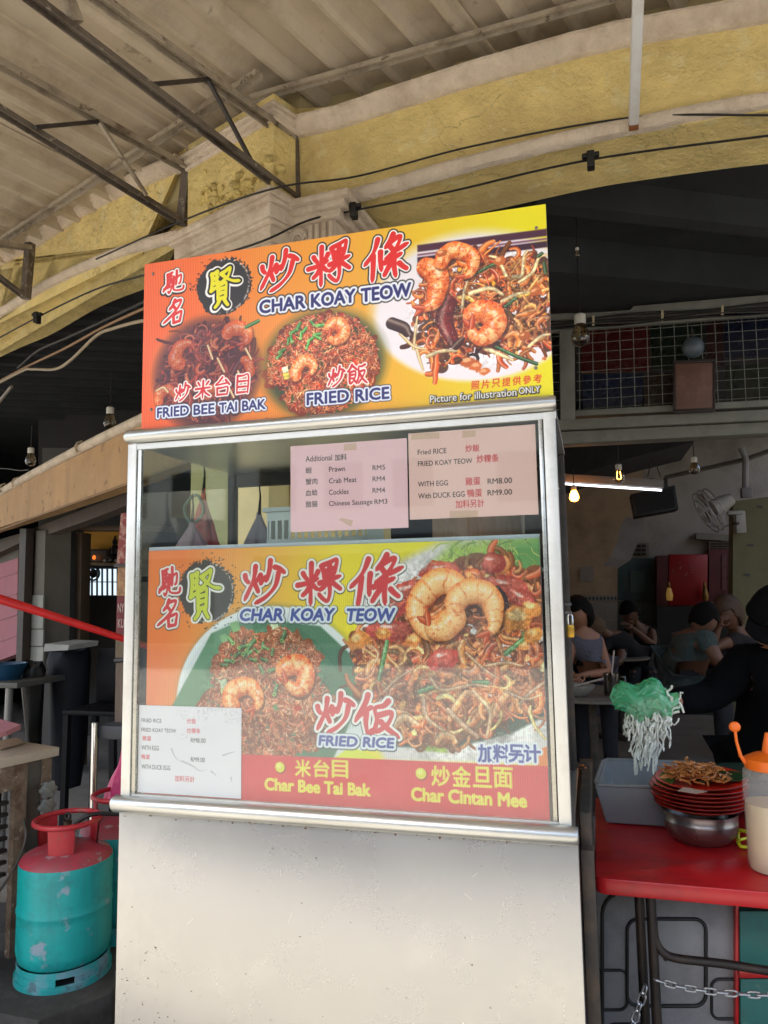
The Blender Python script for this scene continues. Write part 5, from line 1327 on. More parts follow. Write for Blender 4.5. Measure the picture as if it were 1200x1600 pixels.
# fan
fn = thing('wall_fan', 'white wall fan with a tilted round cage on the olive wall', 'fan', tuple(on_y(1155, 805, 7.9)))
FW = M('fan_white', 'a4a29c', .4)
c = on_y(1110, 797, 7.45); ax = Vector((-.88, -.10, -.46)).normalized(); u1 = ax.cross(Vector((0, 0, 1))).normalized(); u2 = ax.cross(u1)
def ring(c, r, off=0., n=24): return [Vector(c)+ax*off+u1*math.cos(6.283*k/n)*r+u2*math.sin(6.283*k/n)*r for k in range(n)]
CG = M('fan_cage_wire', 'a8a8a4', .4, .5)
for r, off in ((.21, 0), (.205, .05), (.14, .075), (.07, .085), (.2, -.05)): MB().tube(ring(c, r, off), .005, 5, True).build('cage_ring', CG, fn)
for k in range(20):
    a = 6.283*k/20; d = u1*math.cos(a)+u2*math.sin(a)
    MB().tube([Vector(c)+ax*.09+d*.03, Vector(c)+ax*.07+d*.14, Vector(c)+d*.21, Vector(c)-ax*.06+d*.13], .0025, 4).build('cage_wire', CG, fn)
for k in range(3):
    a = 2.094*k; d = u1*math.cos(a)+u2*math.sin(a); e = u1*math.cos(a+.7)+u2*math.sin(a+.7)
    MB().slab([Vector(c)+d*.03, Vector(c)+d*.19, Vector(c)+e*.18+ax*.03, Vector(c)+e*.04+ax*.01], ax*.003).build('blade', M('grey_blade', '84868a', .4), fn)
MB().tube([Vector(c)-ax*.03, Vector(c)-ax*.12, Vector(c)-ax*.22], [.075, .08, .055], 16).build('motor', FW, fn, smooth=True)
c2 = on_y(1152, 808, 7.85); MB().box(c2-np.array([.09, .06, -.02]), c2+np.array([.05, .08, .06])).build('arm', FW, fn, bevel=.012)
MB().box(c2-np.array([.02, .03, .16]), c2+np.array([.07, .12, .06])).build('mount', FW, fn, bevel=.012)
MB().lathe([(.03, 0), (.03, .02)], c2+np.array([-.03, -.08, -.08]), 12).build('knob', M('black_knob', '202020', .4), fn)
# lit tube lamp over the tables
tb = thing('tube_lamp', 'lit fluorescent tube lamp hanging across the hall opening', 'lamp', tuple(on_y(960, 752, 6.6)))
a, b = on_y(868, 746, 6.6), on_y(1037, 757, 6.6)
MB().bar(a, b, .06, .07).build('housing', M('lamp_housing', '847e78', .5), tb, bevel=.006)
a2, b2 = on_y(868, 755, 6.58), on_y(1034, 766, 6.58)
MB().tube([a2, b2], .009, 10).build('tube', M('lit_tube', 'ffffff', .5, emit='eef4ff', es=1.1), tb, smooth=True)
MB().box(b-np.array([.0, .03, .04]), b+np.array([.03, .03, .05])).build('end_cap', M('black_knob', '202020', .4), tb)
MB().tube([on_y(1018, 716, 6.6), on_y(1012, 745, 6.6)], .004, 5).build('hanger', CABLE, tb); MB().tube([on_y(1022, 716, 6.6), on_y(1032, 745, 6.6)], .004, 5).build('hanger', CABLE, tb)

# ---------------------------------------------------------------- filament bulbs
def bulb(px, py, y, s, label, lit=False, cord=60):
    c = on_y(px, py, y); u = s*y*1.03/1155      # s: bulb height in photo px -> metres
    t = thing('filament_bulb', label, 'light bulb', tuple(c), 'filament bulbs hanging on cords')
    MB().lathe([(.09*u, 0), (.22*u, -.10*u), (.28*u, -.28*u), (.20*u, -.52*u), (.17*u, -.66*u), (.10*u, -.70*u)][::-1], c+np.array([0, 0, .36*u]), 18).build('bulb_glass', glass_mat('bulb_glass', 'f0e4cc', 2.2, .03, .88) if not lit else M('glowing_bulb', 'ffb040', .3, emit='ff9a30', es=9), t, smooth=True) if 0 else None
    prof = [(.06*u, -.42*u), (.22*u, -.36*u), (.29*u, -.2*u), (.26*u, -.02*u), (.19*u, .16*u), (.15*u, .26*u)]
    MB().lathe(prof, c, 18).build('bulb_glass', M('glowing_bulb', 'ffb040', .3, emit='ff9a30', es=9) if lit == 2 else glass_mat('bulb_glass', 'e8dcc4', 2.6, .04, .84), t, smooth=True)
    MB().lathe([(.15*u, .262*u), (.17*u, .3*u), (.17*u, .55*u), (.09*u, .6*u)], c, 14).build('socket', M('socket_white', 'c8c4b8', .5), t, smooth=True)
    FM = M('lit_filament', 'ffb050', .4, emit='ffb050', es=14) if lit else M('filament', 'a87a48', .4, .6)
    for k in (-1, 1): MB().tube([c+np.array([k*.07*u, 0, .2*u]), c+np.array([k*.11*u, 0, -.2*u]), c+np.array([k*.03*u, 0, -.24*u])], .012*u, 5).build('filament', FM, t)
    MB().tube([c+np.array([0, 0, .6*u]), c+np.array([.002, 0, .6*u+cord*u/s])], .004, 5).build('cord', CABLE, t)
bulb(172, 656, 4.2, 40, 'clear filament bulb hanging left of the signboard corner', cord=60)
bulb(48, 716, 4.4, 34, 'clear filament bulb, the lower one at the far left above the tan beam', cord=40)
bulb(907, 520, 4.3, 50, 'clear filament bulb hanging in front of the red mesh panes', cord=110)
bulb(967, 742, 5.6, 27, 'filament bulb with a faint glow in front of the tube lamp', lit=1, cord=40)
bulb(1085, 730, 5.6, 25, 'unlit filament bulb hanging above the loudspeaker and fan', cord=45)
bulb(897, 773, 6.4, 24, 'glowing amber filament bulb beside the stall edge', lit=2, cord=25)
bulb(902, 396, 3.9, 16, 'dull bulb high under the dark ceiling right of the signboard', cord=50)

# ---------------------------------------------------------------- transom with wire mesh and coloured panes
YT = 4.9
tr = thing('mesh_transom', 'grey transom frame with square wire mesh in front of dark coloured panes', 'window', tuple(on_y(1040, 690, YT)))
GP = M('grey_gloss_paint', '78786e', .6, 0, .12, 8, .3, 25, dirt='5e5c54', da=.6, ds=7)
def yb(L, y=YT, d=.08, name='rail', mat=GP, par=None): return MB().slab(ypoly(y, L), (0, d, 0)).build(name, mat, par if par is not None else tr, bevel=.004)
yb([(855, 501), (1330, 466), (1330, 449), (990, 478), (985, 484), (930, 488), (855, 490)], YT+.02, .12, 'top_rail')
yb([(890, 651), (1330, 628), (1330, 617), (902, 641), (890, 645)], YT+.01, .1, 'bottom_rail')
yb([(870, 672), (1330, 650), (1330, 633), (870, 656)], YT-.03, .14, 'bottom_rail')
yb([(870, 694), (1330, 670), (1330, 653), (870, 675)], YT, .14, 'bottom_rail')
yb([(876, 660), (899, 660), (897, 514), (874, 516)], YT-.02, .12, 'stile')
yb([(860, 519), (1330, 482), (1330, 478), (860, 515)], YT+.0, .04, 'thin_rail')
for x in (927, 1035, 1129, 1225):
    yt = 515-(x-860)*.079; yb([(x-2, yt), (x+2, yt), (x+2, yt-17), (x-2, yt-17)], YT-.035, .02, 'cable_clip_strap', M('cream_strap', 'b8a888', .6))
WIRE = M('mesh_wire', '98988e', .5, .5, .2, 30, dirt='5c4a3a', da=.5, ds=20)
x = 862; k = 0
while x < 1330:
    yt = 515-(x-860)*.079; ybm = 652-(x-860)*.053
    if not 872 < x < 900: MB().tube([on_y(x+ (0), yt+2, YT+.05), on_y(x+1.5+(x-900)*.022, ybm, YT+.05)], .0022, 4).build('mesh_wire', WIRE, tr)
    x += 21.2
for j in range(9):
    MB().tube([on_y(901, 523+j*14.6, YT+.055), on_y(1100, 507+j*14.9, YT+.055), on_y(1330, 489+j*15.4, YT+.055)], .0022, 4).build('mesh_wire', WIRE, tr)
    MB().tube([on_y(858, 527+j*14.2, YT+.055), on_y(874, 525+j*14.4, YT+.055)], .0022, 4).build('mesh_wire', WIRE, tr)
for nm, cc, L in (('red_pane', '42120f', [(908, 582), (1016, 580), (1014, 500), (907, 510)]), ('blue_pane', '121a34', [(911, 650), (1004, 645), (1004, 584), (910, 586)]), ('green_pane', '141d14', [(1018, 578), (1102, 574), (1100, 492), (1017, 499)]),
                  ('brown_pane', '2c1c18', [(1007, 645), (1120, 640), (1120, 580), (1007, 583)]), ('maroon_pane', '281010', [(1104, 572), (1130, 572), (1130, 490), (1103, 492)]), ('dark_blue_pane', '0e1428', [(1132, 560), (1330, 548), (1330, 470), (1131, 488)]),
                  ('dark_green_pane', '0f1a10', [(1136, 638), (1330, 628), (1330, 560), (1134, 572)]), ('black_pane', '151414', [(860, 655), (874, 655), (874, 515), (860, 517)])):
    MB().slab(ypoly(YT+.16, L), (0, .01, 0)).build('pane', M(nm, cc, .25, 0, .2, 6), tr)
bd2 = thing('hanging_board', 'brown square board with a dark frame hanging behind the wire mesh', 'picture', tuple(on_y(1085, 640, YT-.06)))
yb([(1056, 640), (1114, 637), (1114, 566), (1055, 568)], YT-.055, .01, 'board_face', M('brown_board', '6c4c40', .6, 0, .2, 6, dirt='8a6858', da=.7, ds=5), bd2)
for L in ([(1052, 646), (1118, 643), (1118, 637.5), (1052, 640.5)], [(1052, 568), (1118, 565), (1118, 560), (1052, 563)], [(1052, 640), (1056, 640), (1055, 568.4), (1052, 568.4)], [(1114.3, 637), (1118, 637), (1118, 565.5), (1114.3, 565.5)]):
    yb(L, YT-.06, .02, 'board_frame', M('dark_brown_frame', '2c211c', .6), bd2)
c = on_y(1083, 543, YT-.03); rl = thing('round_lamp', 'round grey globe lamp above the brown board, behind the mesh', 'lamp', tuple(c))
MB().ball(c, .066, 18, 12).build('globe', M('frosted_globe', '525c62', .4), rl, smooth=True)
MB().tube([c+np.array([0, 0, .066]), c+np.array([0, 0, .13])], .006, 6).build('hanger', DARKST, rl)
for k in range(5):
    dy = k*3.2-6
    P = [on_y(x, 508-(x-860)*.079+dy+math.sin(x*.03+k)*2, YT-.02-.004*k) for x in range(856, 1331, 36)]
    o = MB().tube(catmull(P, 4), .006, 5).build('electric_cable', M('grey_cable', '3c3a36', .5) if k % 2 else CABLE, None, smooth=True); tag(o, ['topmost black', 'second grey', 'middle black', 'fourth grey', 'lowest black'][k]+' cable of the bundle along the top of the mesh transom', 'cable', 'cables bundled over the mesh')
# ---------------------------------------------------------------- left: beam, doorway, clutter
R0 = on_y(215, 700, 3.62); dLP = rdir(32.3); nLP = nrm(dLP)
def LP(px, py, off=0.): return on_plane(px, py, nLP, R0+off*nLP)
TAN = M('tan_boarding', 'b08a5c', .7, 0, .16, 2.5, .15, 14, dirt='8a6840', da=.5, ds=1.5, chips='5c4430', ca=.6, cs=12, streak='7c5c3c', sa=.5)
bm_ = thing('boarded_beam', 'tan boarded beam topped by a cream half-round trim, left of the stall', 'beam', tuple(R0))
MB().slab([LP(*p) for p in ((-80, 812), (7, 768), (125, 710), (210, 668), (210, 752), (70, 801), (-80, 850))], nLP*.12).build('boarding', TAN, bm_)
MB().slab([LP(*p) for p in ((210.5, 668), (320, 614), (320, 708), (210.5, 752))], nLP*.12).build('boarding', TAN, bm_)
MB().tube(catmull([LP(-80, 822, -.0), LP(7, 766, -.0), LP(125, 702, -.0), LP(220, 656, -.0), LP(320, 608, 0)], 5), .032, 12).build('trim', CREAM, bm_, smooth=True)
MB().tube([LP(-80, 858, -.01), LP(70, 802, -.01), LP(197, 757, -.01), LP(320, 712, -.01)], .008, 6).build('lower_bead', M('brown_bead', '8a6a44', .6), bm_)
for px, py in ((8, 764), (28, 755), (128, 700)):
    c = LP(px, py); MB().tube([c-nLP*.034+np.array([0, 0, -.034]), c-nLP*.045, c-nLP*.03+np.array([0, 0, .032]), c+np.array([0, 0, .045])], .007, 6).build('strap', M('cream_strap', 'b8a888', .6), bm_)
cable('cable', [LP(-60, 628, -.3), LP(28, 580, -.3), LP(100, 545, -.3), LP(160, 512, -.3), LP(225, 482, -.3), LP(290, 455, -.3)], .007, 'brown cable slanting up under the left arch', M('brown_cable', '8a6a4a', .6))
cable('cable', [LP(-60, 630, -.31), LP(28, 583, -.31), LP(50, 577, -.31), LP(85, 577, -.31), LP(110, 563, -.31), LP(150, 525, -.31), LP(178, 513, -.31), LP(225, 501, -.31), LP(290, 495, -.31)], .0085, 'pale cable drooping below the brown cable under the left arch', M('pale_cable', '9a8c74', .6))
cable('cable', [LP(28, 575, -.25), LP(60, 548, -.25), LP(100, 530, -.25), LP(140, 512, -.25), LP(225, 472, -.25), LP(290, 440, -.25)], .009, 'black cable bundle above the brown cable under the left arch')
cable('cable', [LP(-60, 735, -.1), LP(0, 732, -.1), LP(30, 735, -.1), LP(45, 734, -.1)], .004, 'thin grey wire sagging beside the lower left bulb', M('grey_cable', '3c3a36', .5))
o = MB().tube([LP(-60, 690, -.35), LP(0, 626, -.35), LP(18, 604, -.35)], .011, 8).build('tube_end', M('grey_tube', '7c7468', .5)); tag(o, 'end of a grey tube hanging at the far left under the arch', 'tube')
# the room behind: walls at true depth
yL = 5.3
def LB(L, name, mat, label, y=yL, d=.1, cat='wall'): return wallobj(name, ypoly(y, L), (0, d, 0), mat, label, cat)
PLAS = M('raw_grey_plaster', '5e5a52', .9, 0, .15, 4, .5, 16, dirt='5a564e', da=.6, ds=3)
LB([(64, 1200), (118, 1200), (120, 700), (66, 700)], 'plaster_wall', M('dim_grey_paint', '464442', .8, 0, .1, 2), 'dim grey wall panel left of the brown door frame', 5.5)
o = wallobj('front_pier', [LP(*p, .2) for p in ((29, 1045), (66, 1045), (71, 829), (38, 829))], nLP*.2, PLAS, 'raw plaster pier with white tiles below, left of the doorway')
WTI = M('dull_white_tile', '72746f', .3, 0, .08, 4, dirt='6c6c66', da=.4, ds=4)
for j in range(4): MB().slab([LP(*p, .185) for p in ((32, 955+j*27), (66.5, 955+j*27), (67.5, 930+j*27), (34, 930+j*27))], nLP*.012).build('tile', WTI, o)
MB().slab([LP(*p, .12) for p in ((24, 1060), (33, 1060), (41, 826), (31, 826))], nLP*.06).build('door_post', M('dark_brown_post', '32261e', .6, 0, .2, 6), None)
tag(bpy.data.objects['door_post'], 'dark brown upright post at the far left under the tan beam', 'post')
MB().slab([LP(*p, .22) for p in ((-80, 880), (36, 832), (210, 765), (210, 785), (140, 812), (72, 836), (36, 846), (-80, 900))], nLP*.1).build('lintel', M('brown_grey_lintel', '4a3e34', .7), None); tag(bpy.data.objects['lintel'], 'brown grey lintel just under the tan beam', 'lintel')
pw = wallobj('pink_wall', [LP(*p, .3) for p in ((-160, 1090), (26, 1022), (28, 872), (-160, 930))], nLP*.1, M('pink_paint', '9c6068', .7, 0, .08, 4, .3, 12), 'pink painted block wall at the far left edge')
for j in range(4):
    MB().slab([LP(*p, .294) for p in ((-120, 944+j*34), (26, 895+j*33), (26, 893.4+j*33), (-120, 942.4+j*34))], nLP*.004).build('joint', M('pink_joint', '94606a', .8), pw)
wallobj('plaster_wall', [LP(*p, .32) for p in ((-160, 940), (29, 875), (29, 834), (-160, 890))], nLP*.1, PLAS, 'grey plaster strip above the pink wall')
# doorway with a frame, back room with window
BR = M('brown_door_frame', '4a3a2a', .6, 0, .15, 8)
fr = thing('door_frame', 'brown door frame of the dark back room left of the stall', 'door frame', tuple(on_y(122, 1200, 5.2)))
MB().slab(ypoly(5.2, [(112, 1200), (121, 1200), (128, 832), (119, 832)]), (0, .12, 0)).build('jamb', BR, fr, bevel=.004)
MB().slab(ypoly(5.2, [(119, 829), (260, 829), (260, 822), (119, 822)]), (0, .12, 0)).build('head', BR, fr, bevel=.004)
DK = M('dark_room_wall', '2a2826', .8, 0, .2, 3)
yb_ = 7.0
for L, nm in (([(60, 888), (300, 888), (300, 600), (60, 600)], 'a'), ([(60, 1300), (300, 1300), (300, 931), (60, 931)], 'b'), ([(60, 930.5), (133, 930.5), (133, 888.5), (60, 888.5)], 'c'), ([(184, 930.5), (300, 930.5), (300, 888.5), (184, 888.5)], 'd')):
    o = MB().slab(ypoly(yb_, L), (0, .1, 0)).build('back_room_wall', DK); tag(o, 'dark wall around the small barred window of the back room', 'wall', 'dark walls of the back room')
wi = thing('barred_window', 'small barred window glowing pale in the dark back room', 'window', tuple(on_y(158, 930, yb_)))
MB().slab(ypoly(yb_+.04, [(133, 930), (184, 930), (184, 889), (133, 889)]), (0, .01, 0)).build('pane', M('daylit_pane', 'c8d4dc', .4, emit='c8dcea', es=.42), wi)
for i in range(7):
    x = 134+i*8; MB().slab(ypoly(yb_-.01, [(x, 931), (x+1.6, 931), (x+1.6, 888), (x, 888)]), (0, .02, 0)).build('bar', CABLE, wi)
MB().slab(ypoly(yb_-.02, [(133, 910), (184, 910), (184, 908.6), (133, 908.6)]), (0, .01, 0)).build('bar', CABLE, wi)
c = on_y(146, 896, yb_-.05); MB().tube([Vector(c)+Vector((math.cos(a/16*6.283)*.075, 0, math.sin(a/16*6.283)*.075)) for a in range(16)], .011, 6, True).build('scroll_ring', CABLE, wi)
MB().ball(c, (.05, .02, .05), 10, 6).build('rosette', CABLE, wi)
al = thing('altar_shelf', 'lit-looking yellow altar niche with a wooden shelf in the back room doorway', 'shelf', tuple(on_y(158, 880, 5.9)))
MB().slab(ypoly(6.1, [(127, 880), (205, 880), (205, 828), (127, 828)]), (0, .05, 0)).build('niche_back', M('ochre_lit_tone', 'd89c28', .6, 0, .1, 3), al)  # ochre brightened so the niche looks lit; the glow is in the colour
MB().slab(ypoly(5.85, [(127, 882.5), (200, 882.5), (200, 879), (127, 879)]), (0, .24, 0)).build('shelf_board', M('pale_wood', 'a08250', .5), al)
pf = thing('picture_frame', 'black framed picture with a small orange glow standing on the altar shelf', 'picture', tuple(on_y(148, 879, 5.95)))
MB().slab(ypoly(5.97, [(131, 878), (166, 878), (166, 859), (131, 859)]), (0, .02, 0)).build('picture', M('dim_picture', '5c5648', .3), pf)
for L in ([(129, 879), (168, 879), (168, 877), (129, 877)], [(129, 860), (168, 860), (168, 858), (129, 858)], [(129, 877), (131, 877), (131, 860), (129, 860)], [(166, 877), (168, 877), (168, 860), (166, 860)]):
    MB().slab(ypoly(5.95, L), (0, .03, 0)).build('frame', CABLE, pf)
c = on_y(147, 871, 5.93); MB().ball(c, (.02, .01, .022), 8, 6).build('glow', M('orange_glow', 'd0622a', .5, emit='ff7a2a', es=.35), pf)
c = on_y(179, 878, 5.92); bu = thing('buddha_statue', 'dark seated Buddha statue silhouetted on the altar shelf', 'statue', tuple(c))
m = MB(); m.ball(c+np.array([0, 0, .035]), (.075, .05, .04), 14, 8); m.ball(c+np.array([0, 0, .10]), (.042, .035, .065), 12, 8); m.ball(c+np.array([0, 0, .185]), (.024, .024, .03), 12, 8); m.ball(c+np.array([0, 0, .22]), (.010, .010, .026), 8, 6)
m.ball(c+np.array([-.045, 0, .09]), (.02, .02, .045), 8, 6); m.ball(c+np.array([.045, 0, .09]), (.02, .02, .045), 8, 6)
m.build('figure', M('dark_bronze', '241c16', .4, .5), bu, smooth=True)
MB().lathe([(.085, -.012), (.085, .004), (.07, .01)], c, 16).build('lotus_base', M('dark_bronze', '241c16', .4, .5), bu)
for i in range(4):
    c = on_y(163+i*9, 878, 5.86); t = MB().lathe([(.008, 0), (.014, .01), (.01, .022)], c, 8).build('offering_cup', M('socket_white', 'c8c4b8', .5)); tag(t, 'tiny pale offering cup in front of the Buddha statue', 'cup', 'offering cups on the altar shelf')
# banner
bn = thing('menu_banner', 'narrow dark red banner reading NYKU with bun pictures, left of the stall', 'banner', tuple(on_y(190, 1030, 3.1)))
YBn = 3.1
MB().slab(ypoly(YBn, [(182, 882), (215, 880), (215, 800), (189, 802)]), (0, .01, 0)).build('banner_cloth', M('banner_red_photo', '7c2c28', .6, 0, .3, 30, dirt='c8b49a', da=.8, ds=22), bn)
MB().slab(ypoly(YBn, [(182, 931), (215, 931), (215, 885.5), (184, 886)]), (0, .01, 0)).build('banner_picture', M('banner_bun_photo', 'a07850', .6, 0, .3, 30, dirt='4c3428', da=.9, ds=34), bn)
MB().slab(ypoly(YBn, [(181, 990), (215, 990), (215, 931.5), (183, 931.5)]), (0, .01, 0)).build('banner_cloth', M('banner_maroon', '6a2426', .6, 0, .1, 3), bn)
MB().slab(ypoly(YBn, [(180, 1028), (215, 1028), (215, 990.5), (181, 990.5)]), (0, .01, 0)).build('banner_picture', M('banner_basket_photo', '6e6048', .6, 0, .3, 30, dirt='2c2420', da=.9, ds=30), bn)
for yy in (884, 1032): MB().tube([on_y(179, yy, YBn-.01), on_y(215, yy-2, YBn-.01)], .008, 6).build('rod', M('grey_blue_rod', '5c5a5e', .4, .5), bn)
def text3d(body, px, py, y, h, mat, par, xs=1.):
    tri = text_tris(body); mn = tri.reshape(-1, 2).min(0); mx = tri.reshape(-1, 2).max(0); c = on_y(px, py, y); k = h/(mx[1]-mn[1]); m = MB()
    for t in tri: m.add([(c[0]+(p[0]-mn[0])*k*xs, y, c[2]+(p[1]-mn[1])*k) for p in t], [(0, 1, 2)])
    m.uv = [(0, 0)]*len(m.v)
    return m.build('lettering', mat, par)
WL = M('faded_white_lettering', 'b8a8a0', .6)
u_ = YBn*1.05/1155
text3d('NY', 184, 957, YBn-.003, 15*u_, WL, bn, .42); text3d('KU', 184, 981, YBn-.003, 15*u_, WL, bn, .45)
o = MB().slab(ypoly(3.15, [(179, 1130), (200, 1130), (202, 1036), (181, 1036)]), (0, .05, 0)).build('timber_post', M('worn_timber', '6a5c50', .8, 0, .25, 6, .4, 20, stretch=(6, 6, 1))); tag(o, 'worn timber board below the narrow banner', 'board')
# red pole
o = MB().tube([on_y(-90, 905, 2.45), on_y(0, 936, 2.6), on_y(196, 999, 3.0), on_y(230, 1010, 3.06)], [.020, .0195, .0145, .014], 12).build('red_pole', M('red_painted_pole', 'c4181c', .4, 0, .1, 4, dirt='8c1014', da=.4, ds=6, stretch=(1, 1, 1)), None, smooth=True); tag(o, 'slanting bright red pole across the left doorway', 'pole')
# blue tub on a pipe-legged table
t = thing('side_table', 'grey pipe-legged table at the far left carrying a blue tub', 'table', tuple(on_y(0, 1072, 3.7)))
a, b = on_y(-80, 1068, 3.7), on_y(27, 1064, 3.7); MB().box((a[0], 3.7, a[2]-.02), (b[0], 4.2, a[2]+.012)).build('table_top', M('grey_laminate', '52524f', .5), t, bevel=.004)
for px in (15,): 
    a = on_y(px, 1074, 3.75); MB().tube([a, (a[0]-.02, a[1], .0)], .022, 10).build('leg', M('grey_pipe', '7c7c7a', .4, .5), t, smooth=True)
c = on_y(6, 1062, 3.85); t2 = MB().lathe([(.09, .0), (.13, .09), (.135, .1), (.125, .1), (.085, .01)], (c[0], c[1], a[2]+.03), 20).build('blue_tub', M('blue_plastic', '12405e', .4), None, smooth=True); tag(t2, 'small blue plastic tub at the far left edge', 'tub')
# bins and bags
def lump(name, pxs, y, mat, label, cat, seed, dz=.5):
    a = on_y(pxs[0], pxs[3], y); b = on_y(pxs[2], pxs[1], y)
    cx_, rx = (a[0]+b[0])/2, abs(b[0]-a[0])/2; z0, z1 = a[2], b[2]
    m = MB(); m.lathe([(rx*.7, 0), (rx*.85, (z1-z0)*.3), (rx, (z1-z0)*.8), (rx*1.08, (z1-z0)*.93), (rx*.9, (z1-z0)), (rx*.5, (z1-z0)*.97)], (cx_, y+rx, z0), 24)
    m.wobble(.035, 9+seed); o = m.build(name, mat, None, smooth=True); tag(o, label, cat); return o
BAGM = M('black_bin_bag', '0a0b0d', .35, 0, .2, 10, .4, 20)
lump('rubbish_bin', (58, 1018, 116, 1235), 4.1, M('navy_bin', '0b0f18', .6, spec=.2), 'dark blue rubbish bin lined with a black bag, in the left doorway', 'bin', 2)
lump('bin_bag', (26, 1036, 56, 1200), 3.95, BAGM, 'black bin bag slumped left of the dark blue bin', 'bin bag', 5)
o = MB().slab(ypoly(4.0, [(68, 1018), (106, 1016), (108, 1008), (70, 1006)]), (.03, .25, .01)).build('foam_lid', M('foam_white', '9a9c98', .7)); tag(o, 'pale flat lid lying on the dark blue bin', 'lid')
t = thing('dark_chair', 'dark plastic chair seen in the gloom left of the chrome table leg', 'chair', tuple(on_y(115, 1200, 3.9)))
a = on_y(118, 1110, 3.9); CH = M('dark_plastic_chair', '0d0e12', .6, spec=.2)
MB().box((a[0]-.1, 3.9, a[2]-.03), (a[0]+.28, 4.25, a[2])).build('seat', CH, t, bevel=.01)
for dx in (-.08, .24):
    for dy in (.03, .30): MB().bar((a[0]+dx, 3.9+dy, a[2]-.03), (a[0]+dx*1.1, 3.9+dy, 0), .035, .035).build('leg', CH, t)
MB().box((a[0]-.1, 4.22, a[2]+.001), (a[0]+.28, 4.25, a[2]+.35)).build('backrest', CH, t, bevel=.01)
t = thing('chrome_table', 'dark topped table with a bright chrome leg left of the stall', 'table', tuple(on_y(150, 1300, 3.05)))
a = on_y(152, 1139, 3.05); b = on_y(200, 1139, 3.05)
MB().box((a[0], 3.05, a[2]-.045), (b[0]+.3, 3.6, a[2]+.015)).build('table_top', M('slate_top', '34363c', .5), t, bevel=.004)
MB().tube([(a[0]-.005, 3.04, a[2]+.03), (a[0]-.005, 3.04, 0)], .016, 12).build('leg', CHROME, t, smooth=True)
MB().tube([(a[0]-.005, 3.58, a[2]-.04), (a[0]-.005, 3.58, 0)], .016, 12).build('leg', CHROME, t, smooth=True)
bag('plastic_bag', tuple(on_y(194, 1168, 2.9)), .17, .24, .1, M('magenta_film', 'c02468', .35, 0, .2, 12, .4, 30), 'crumpled magenta plastic bag poking out left of the stall', seed=9)
# ---------------------------------------------------------------- rusty cabinet with white top
e0, e1 = on_z(-30, 1193, .88), on_z(93, 1167, .88); dv = Vector(e1-e0).normalized(); bk_ = Vector((-dv.y, dv.x, 0)); 
if bk_.y < 0: bk_ = -bk_
cb = thing('rusty_cabinet', 'rusty steel cabinet with a dirty white board top, left of the gas cylinders', 'cabinet', (e1[0], e1[1], 0))
MB().slab([Vector(e0)-dv*.5, Vector(e1), Vector(e1)+bk_*.30, Vector(e0)-dv*.5+bk_*.30], (0, 0, -.035)).build('top_board', M('dirty_white_board', 'b0a698', .6, 0, .1, 5, dirt='8a7c68', da=.6, ds=5), cb, bevel=.003)
RU = M('rusty_mesh_steel', '7c6c5c', .8, .3, .3, 18, .4, 40, dirt='4c3020', da=.9, ds=16, chips='b0a494', ca=.7, cs=30)
DKM = M('dark_cabinet_inside', '1a1a1a', .7)
def cbx(s0, s1, z0, z1, y0, y1, nm, mat): 
    p = Vector(e1)-dv*s0; q = Vector(e1)-dv*s1
    MB().slab([Vector((p.x, p.y, z0))+bk_*y0, Vector((q.x, q.y, z0))+bk_*y0, Vector((q.x, q.y, z1))+bk_*y0, Vector((p.x, p.y, z1))+bk_*y0], bk_*(y1-y0)).build(nm, mat, cb)
cbx(.02, .06, .05, .843, .02, .05, 'frame_post', RU); cbx(.13, .18, .05, .843, .015, .045, 'frame_post', RU); cbx(.181, .8, .75, .843, .015, .04, 'frame_rail', RU); cbx(.061, .129, .05, .843, .03, .04, 'side_sheet', M('grey_cabinet_sheet', '4e4e4a', .6, .2, .2, 6, dirt='5e4634', da=.5, ds=8))
cbx(.181, .8, .05, .749, .10, .11, 'back_sheet', DKM)
for k in range(7): cbx(.182, .8, .42+k*.045, .433+k*.045, .05, .07, 'louvre', M('dark_louvre', '302e2c', .5, .4))
KN = glass_mat('clear_knob', 'dfe4e4', 2.5, .1, .75)
for (px, py) in ((78, 1234), (76, 1261)):
    c = on_plane(px, py, tuple(bk_), Vector(e1)-bk_*.05); v = []
    prof = []
    o = thing('valve_knob', 'clear plastic valve knob, %s of the pair on the rusty cabinet' % ('upper' if py < 1250 else 'lower'), 'knob', tuple(c), 'clear valve knobs on the rusty cabinet')
    r = .033; m = MB(); P = [Vector(c)+dv*math.cos(a/32*6.283)*r*(1+.14*math.cos(a/32*6.283*6))+Vector((0, 0, 1))*math.sin(a/32*6.283)*r*(1+.14*math.cos(a/32*6.283*6)) for a in range(32)]
    m.slab(P, bk_*.02); m.build('knob_cap', M('cloudy_plastic', '666c6c', .25, 0, .1, 5, spec=.8), o, bevel=.003)
    MB().tube([Vector(c)+bk_*.02, Vector(c)+bk_*.07], .01, 8).build('stem', DARKST, o)
hs = MB().tube(catmull([on_y(46, 1238, 2.6), on_y(36, 1270, 2.55), on_y(40, 1310, 2.5), on_y(20, 1360, 2.5), on_y(-20, 1420, 2.5)], 8), .005, 6).build('hose', M('grey_hose', '4c4844', .5), None, smooth=True); tag(hs, 'thin grey hose looping down the rusty cabinet', 'hose')
pt = MB().slab([on_z(-30, 1160, .95), on_z(10, 1150, .95), on_z(32, 1140, .95), on_z(-20, 1125, .95)], (0, 0, .02)).build('pink_tray', M('dull_pink_tray', 'b07884', .5)); tag(pt, 'dull pink tray lying at the far left on the white board top', 'tray')
